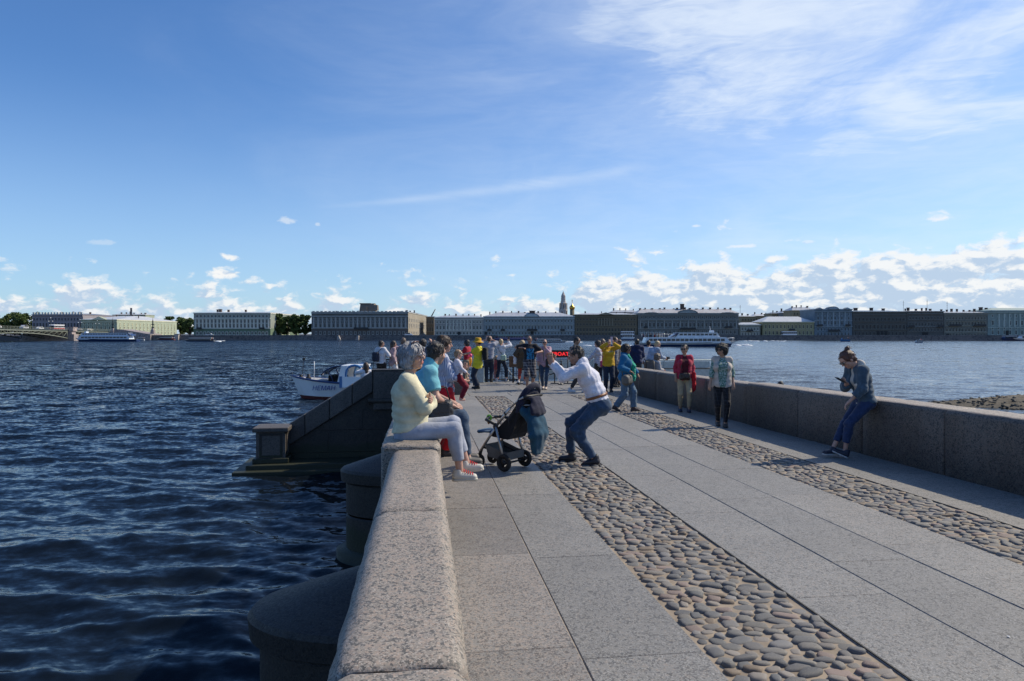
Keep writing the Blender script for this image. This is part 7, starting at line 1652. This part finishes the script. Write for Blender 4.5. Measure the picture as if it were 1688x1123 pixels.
def ferry(name, label, pxl, pxr, yw, flip, upper, canopy, mats, nwin, people_deck=True, stripe=None):
    D = (CAMZ - WATER) * F / (yw - 550.0); k = D / F; L = (pxr - pxl) * k; cx = X_((pxl + pxr) / 2, D)
    T = thing(name, label, 'boat', (cx, D, WATER), R(180) if flip else 0, 'passenger boats on the river')
    white, low = mats; sd = 1 if flip else -1
    hull(L, 5.6, 1.15, .5, [low, hull_navy, deck_grey], T, split=.5, rake=.07)
    x0, x1 = -L * .40, L * .38; H1 = 2.75
    MB().prism([(x0, 1.0), (x1 + 1.6, 1.0), (x1, H1), (x0 + .6, H1)], -2.3, 2.3).build('lower_cabin', white, T)
    for i in range(nwin):
        x = x0 + 1.2 + (x1 - x0 - 1.6) * (i + .5) / nwin
        for s_ in (-1, 1): MB().box((x, s_ * 2.31, 1.95), ((x1 - x0 - 1.6) / nwin * .82, .06, .75)).build('window', boat_glass, T)
    for s_ in (-.5, .5): MB().box((x1 + .62, s_ * 2.1, 1.95), (.75, 1.9, .6), M=None).build('front_window', boat_glass, T)
    a, b = upper; xa, xb = -L / 2 + L * a, -L / 2 + L * b; H2 = 4.05
    MB().prism([(xa, H1 - .02), (xb + .8, H1 - .02), (xb, H2), (xa + 1.0, H2)], -1.9, 1.9).build('upper_cabin', white, T)
    n2 = max(4, int((xb - xa) / 1.3))
    for i in range(n2):
        x = xa + 1.0 + (xb - xa - 1.2) * (i + .5) / n2
        for s_ in (-1, 1): MB().box((x, s_ * 1.91, 3.55), ((xb - xa) / n2 * .7, .05, .5)).build('window', boat_glass, T)
    MB().box(((xa + xb) / 2, 0, H2 + .06), (xb - xa - .4, 4.2, .12)).build('upper_roof', white, T)
    MB().box((xb - 1.2, 0, H2 + .45), (1.0, 2.2, .7), taper=.8).build('wheelhouse_top', white, T); MB().tube([(xb - 1.6, 0, H2 + .5), (xb - 1.8, 0, H2 + 1.9)], .07, 6).build('mast', white, T)
    MB().prism([(xa - 1.6, H1 + .02), (xa - .9, H1 + .02), (xa + .9, H2 - .05), (xa + .3, H2 - .05)], -1.95, 1.95).build('slanted_stripe', hull_navy, T)
    if canopy:
        a, b = canopy; xa2, xb2 = -L / 2 + L * a, -L / 2 + L * b; MB().box(((xa2 + xb2) / 2, 0, 4.25), (xb2 - xa2, 4.4, .16)).build('awning', plain('awning_cream', (.62, .60, .55), .8), T)
        for i in range(5):
            x = xa2 + (xb2 - xa2) * (i + .5) / 5
            for s_ in (-1, 1): MB().tube([(x, s_ * 2.0, H1), (x, s_ * 2.0, 4.2)], .06, 5).build('awning_post', white, T)
        q = random.Random(len(label))
        if people_deck:
            for i in range(9):
                x = xa2 + (xb2 - xa2) * (i + .5) / 9; m = MB(); m.ball((x, q.uniform(-1.4, 1.4), H1 + .95), (.16, .16, .18), 7, 0); m.lathe([(.16, 0), (.24, .5), (.2, .75)], 7, 1, M=Tr(x, m.v[0][1], H1)); 
                m.build('seated_passengers', [plain('skin_far', (.4, .25, .18), .6), plain('coat_far_%d' % (i % 4), [(.05, .06, .1), (.3, .05, .05), (.3, .3, .3), (.05, .05, .05)][i % 4], .8)], T)
    for s_ in (-1, 1):
        m = MB(); m.tube([(-L * .42, s_ * 2.3, H1 + .95), (xa - 1.2, s_ * 2.2, H1 + .95)], .04, 5)
        for i in range(8): x = -L * .40 + (xa - 1.2 + L * .40) * i / 7; m.tube([(x, s_ * 2.25, H1), (x, s_ * 2.25, H1 + .95)], .03, 4)
        m.build('deck_railing', white, T); m = MB(); m.tube([(L * .40, s_ * 1.5, 2.4), (L * .47, s_ * .5, 2.6)], .05, 5); m.tube([(L * .41, s_ * 1.4, 1.6), (L * .41, s_ * 1.4, 2.4)], .04, 4); m.tube([(L * .47, s_ * .5, 1.6), (L * .47, s_ * .5, 2.6)], .04, 4); m.build('bow_railing', white, T)
    return T, D, L
ferry('river_ferry', 'long white two-deck ferry with navy hull heading right in mid river', 1043, 1214, 571.2, False, (.40, .80), (.08, .29), (hull_white, hull_white), 17)
ferry('river_ferry', 'pale blue and white two-deck ferry near the bridge on the left', 124, 228, 563.2, True, (.12, .86), None, (plain('boat_pale_blue', (.60, .66, .74), .4), hull_navy), 13, False)
def launch(label, pxl, pxr, yw, ytop, flip, hm, rm, nw=7, D=None, roof=True):
    D = D or (CAMZ - WATER) * F / (yw - 550.0); k = D / F; L = (pxr - pxl) * k; h = (yw - ytop) * k
    T = thing('tour_boat', label, 'boat', (X_((pxl + pxr) / 2, D), D, WATER), R(180) if flip else 0, 'low tour boats and launches')
    hull(L, L * .24 if L < 9 else 3.6, h * .38, .25, [hm, hull_navy, deck_grey], T, split=.4)
    w = 1.4 if L > 9 else L * .09
    x0, x1 = -L * .40, L * .28
    for i in range(nw):
        for s_ in (-1, 1): MB().box((x0 + (x1 - x0) * (i + .5) / nw, s_ * w, h * .62), ((x1 - x0) / nw * .86, .06, h * .34)).build('window', boat_glass, T)
    MB().prism([(x0, h * .36), (x1 + L * .06, h * .36), (x1, h * .78), (x0, h * .78)], -w * .97, w * .97).build('cabin', hm, T)
    if roof: MB().box(((x0 + x1) / 2 - .2, 0, h * .9), ((x1 - x0) * 1.04, w * 2.2, h * .10)).build('roof', rm, T)
    for x in (x0 + .2, (x0 + x1) / 2, x1 - .2):
        for s_ in (-1, 1): MB().tube([(x, s_ * w * .95, h * .75), (x, s_ * w * .95, h * .9)], .05, 5).build('roof_post', hm, T)
    q = random.Random(int(pxl))
    for i in range(3): m = MB(); m.ball((-L * .45 + i * .5, q.uniform(-.5, .5), h * .38 + 1.1), .17, 7); m.lathe([(.2, 0), (.26, .6), (.2, .95)], 7, M=Tr(-L * .45 + i * .5, 0, h * .38)); m.build('seated_passengers', plain('coat_far_%d' % i, (.1, .1, .1), .8), T)
    return T
grn = plain('awning_green', (.30, .45, .38), .7); lil = plain('boat_lilac', (.30, .24, .40), .5)
launch('flat dark tour boat with an orange stern on the left before the pale green palace', 302, 354, 563.2, 556.8, True, plain('boat_dark', (.12, .13, .15), .5), hull_white, 12)
launch('pale green roofed lilac tour boat moored below the light blue palace', 815, 876, 561.0, 552.4, False, lil, grn, 10, D=412)
launch('long low white tour boat in mid river behind the man in plaid shorts', 879, 937, 564.8, 558.6, False, hull_white, hull_white, 12)
launch('white launch moored at the quay left of the ferry awning', 1024, 1047, 561, 549.8, False, hull_white, hull_white, 6, D=413)
launch('small blue motor launch below the tall blue grey mansion', 1384, 1401, 563.2, 556, True, boat_blue, hull_white, 3, roof=False)
launch('tiny white motor boat alone in mid river on the right', 1507, 1521, 565.3, 560.5, True, hull_white, hull_white, 3)
launch('navy and white excursion boat moored at the right edge', 1649, 1675, 562, 554.5, True, hull_navy, hull_white, 8, D=405)
launch('white excursion boat at the very right edge of the water', 1669, 1730, 562.5, 554, True, hull_white, hull_white, 14, D=398)
launch('small dark work boat below the dark columns on the left', 258, 288, 561, 556, True, plain('boat_maroon', (.12, .05, .06), .5), hull_white, 6, D=408)
launch('white speedboat just behind the pale blue ferry', 225, 238, 562, 557, True, hull_white, hull_white, 4, D=395)
# foam behind moving boats
def foam(label, pts):
    m, seed = MB(), 3; q = random.Random(len(label)); fm = plain('foam_white', (.75, .78, .8), .9)
    for (px0, px1, y, n) in pts:
        for i in range(n):
            px = px0 + (px1 - px0) * q.random(); p = on_water(px, y + q.gauss(0, .35)); r_ = q.uniform(.25, .8); m.ball((p.x, p.y, WATER + .03), (r_ * 2.2, r_ * 1.6, .22), 6)
    tag(m.build('wake_foam', fm), label, None, None, 'stuff')
foam('white wake foam of the boats on the river', [(60, 122, 560.6, 60), (1214, 1236, 569.5, 12), (1036, 1046, 570.5, 10), (936, 955, 564.4, 18), (960, 1040, 570.4, 14), (1220, 1300, 562.5, 14), (354, 372, 563, 10)])

# ------------------------------------------------------------------ railings, sign and barriers at the river end
def end_of_pier():
    iron = plain('black_iron', (.018, .018, .02), .5); pale = plain('pale_rail_paint', (.36, .42, .42), .5); panel = plain('frosted_panel', (.40, .46, .45), .35)
    Y = DECK_END - .05
    T = thing('railing', 'black vertical-bar railing at the river end of the pier', 'railing', (0, 0, 0))
    xs = [-1.95 + .12 * i for i in range(48)]
    for x in xs: MB().box(tuple(P(x, Y, .45)), (.02, .02, .88), M=None).build('bar', iron, T)
    for zz in (.08, .90): MB().tube([P(-2.0, Y, zz), P(3.75, Y, zz)], .022, 6).build('rail', iron, T)
    T = thing('railing', 'pale panelled railing behind the sign at the river end of the pier', 'railing', (0, 0, 0))
    for i in range(8):
        x0, x1 = 3.85 + i * 1.0, 3.85 + i * 1.0 + .94; a, b = P(x0, Y, 0), P(x1, Y, 0)
        for (z0, z1) in ((.06, .44), (.50, .76)):
            MB().add([(a.x, a.y, a.z + z0), (b.x, b.y, b.z + z0), (b.x, b.y, b.z + z1), (a.x, a.y, a.z + z1), (a.x, a.y + .02, a.z + z0), (b.x, b.y + .02, b.z + z0), (b.x, b.y + .02, b.z + z1), (a.x, a.y + .02, a.z + z1)], [(0, 1, 2, 3), (7, 6, 5, 4), (3, 2, 6, 7), (0, 4, 5, 1)]).build('panel', panel, T)
        MB().box(tuple(P(x0 - .03, Y, .43)), (.05, .05, .9)).build('post', pale, T)
    for zz in (.47, .82): MB().tube([P(3.8, Y - .02, zz), P(11.9, Y - .02, zz)], .025, 6).build('rail', iron if zz < .6 else pale, T)
    # gangway handrail that slopes down to the landing stage
    g = thing('gangway_rail', 'sloping white gangway handrail left of the man in plaid shorts', 'handrail', (0, 0, 0)); a = at(834, 606, 28.6); b = at(851, 626, 28.0)
    MB().tube([a, b], .022, 6).build('handrail', pale, g)
    for i in range(4): q = a.lerp(b, i / 3); MB().tube([q, (q.x, q.y, deck_z(q.x, q.y) - .1)], .015, 6).build('post', iron, g)
    # LED sign on thin posts
    D = 26.3; a, b = at(850, 589.3, D), at(941, 577.3, D); c = (a + b) / 2
    S = thing('led_sign', 'black LED board on thin posts showing *BOAT in red letters', 'sign', (c.x, c.y, c.z)); w, h = b.x - a.x, b.z - a.z
    MB().box((0, 0, 0), (w, .09, h)).build('board', plain('sign_black', (.006, .006, .007), .35), S, bevel=.008)
    zb = deck_z(c.x, c.y) - c.z
    for px in (857, 914.5, 936): MB().tube([(X_(px, D) - c.x, .02, zb), (X_(px, D) - c.x, .02, -h / 2 + .01)], .02, 8).build('post', iron, S); MB().box((X_(px, D) - c.x, .02, zb + .015), (.3, .3, .03)).build('foot', iron, S)
    tx = bpy.data.curves.new('sign_text', 'FONT'); tx.body = '*BOAT'; tx.size = h * .66; tx.extrude = .004; tx.space_character = 1.12; tx.align_x = 'LEFT'; tx.offset = .006
    me = text_mesh(tx); me.materials.append(plain('led_red', (.3, .01, .01), .5, emit=(1.0, .03, .035), estr=1.0)); o = link('lettering', me, S); o.location = (X_(909.5, D) - c.x, -.05, -h * .24); o.rotation_euler = (R(90), 0, 0)
    o.scale = ((X_(938, D) - X_(909.5, D)) / max(.01, o.dimensions.x), 1, 1)
    # rope barrier
    rb = thing('rope_barrier', 'black rope barrier hanging between posts before the pale railing', 'barrier', (0, 0, 0)); ps = [at(889, 628, 25.8), at(925, 629, 25.8), at(955, 629, 25.8)]
    for q in ps: z = deck_z(q.x, q.y); MB().lathe([(.12, 0), (.12, .02), (.025, .04), (.022, .85), (.035, .87), (.035, .9)], 10, M=Tr(q.x, q.y, z)).build('post', iron, rb)
    for q, r_ in zip(ps[:-1], ps[1:]):
        z = deck_z(q.x, q.y); MB().tube([(q.x + (r_.x - q.x) * i / 8, q.y, z + .80 - .42 * (1 - (2 * i / 8 - 1) ** 2)) for i in range(9)], .02, 6).build('rope', iron, rb)
    # brown board and white box by the gangway
    q = at(848, 628, 27.0); t = thing('notice_board', 'brown wooden board on a dark post by the gangway', 'board', (q.x, q.y, deck_z(q.x, q.y))); MB().box((0, 0, .82), (.42, .05, .42)).build('panel', plain('brown_wood', (.13, .07, .035), .7, var=.3), t); MB().box((-.05, .05, .45), (.07, .05, .9)).build('post', iron, t)
    q = at(791, 626, 27.3); t = thing('utility_box', 'pale grey box standing by the railing behind the sun hat', 'box', (q.x, q.y, deck_z(q.x, q.y))); MB().box((0, 0, .3), (.34, .3, .6)).build('bin_body', pale, t, bevel=.02); MB().box((0, 0, .62), (.38, .34, .05)).build('lid', iron, t, bevel=.01)
    # floating landing stage beyond the end
    a = P(2.5, 29.5); t = thing('landing_stage', 'pale floating landing stage beyond the end railing', 'pontoon', (a.x, a.y, WATER), YAW); MB().box((4, 2.0, .25), (13, 4, .9)).build('float', pale, t); MB().box((4, 2.0, .74), (13.1, 4.1, .08)).build('deck', deck_grey, t)
    for i in range(7): MB().tube([(-2.2 + i * 2.05, 3.9, .75), (-2.2 + i * 2.05, 3.9, 1.75)], .03, 6).build('post', pale, t)
    MB().tube([(-2.3, 3.9, 1.75), (10.3, 3.9, 1.75)], .03, 6).build('rail', pale, t)
    # scraps on the paving
    for i, (px, py, lab) in enumerate([(1513, 770, 'tiny white paper scrap in the shade of the right parapet'), (1663, 1051, 'small white paper scrap on the lower right paving')]):
        q = on_deck(px, py); t = tag(MB().add([(-.02, -.008, .004), (.016, -.012, .003), (.022, .01, .009), (-.012, .012, .005), (0, 0, .012)], [(0, 1, 4), (1, 2, 4), (2, 3, 4), (3, 0, 4), (3, 2, 1, 0)]).build('paper_scrap', plain('paper_white', (.7, .7, .68), .8)), lab, 'litter', 'paper scraps on the paving'); t.location = (q.x, q.y, q.z + .002); t.rotation_euler = (0, 0, i * 1.3); t.scale = (.6, .6, .6)
end_of_pier()
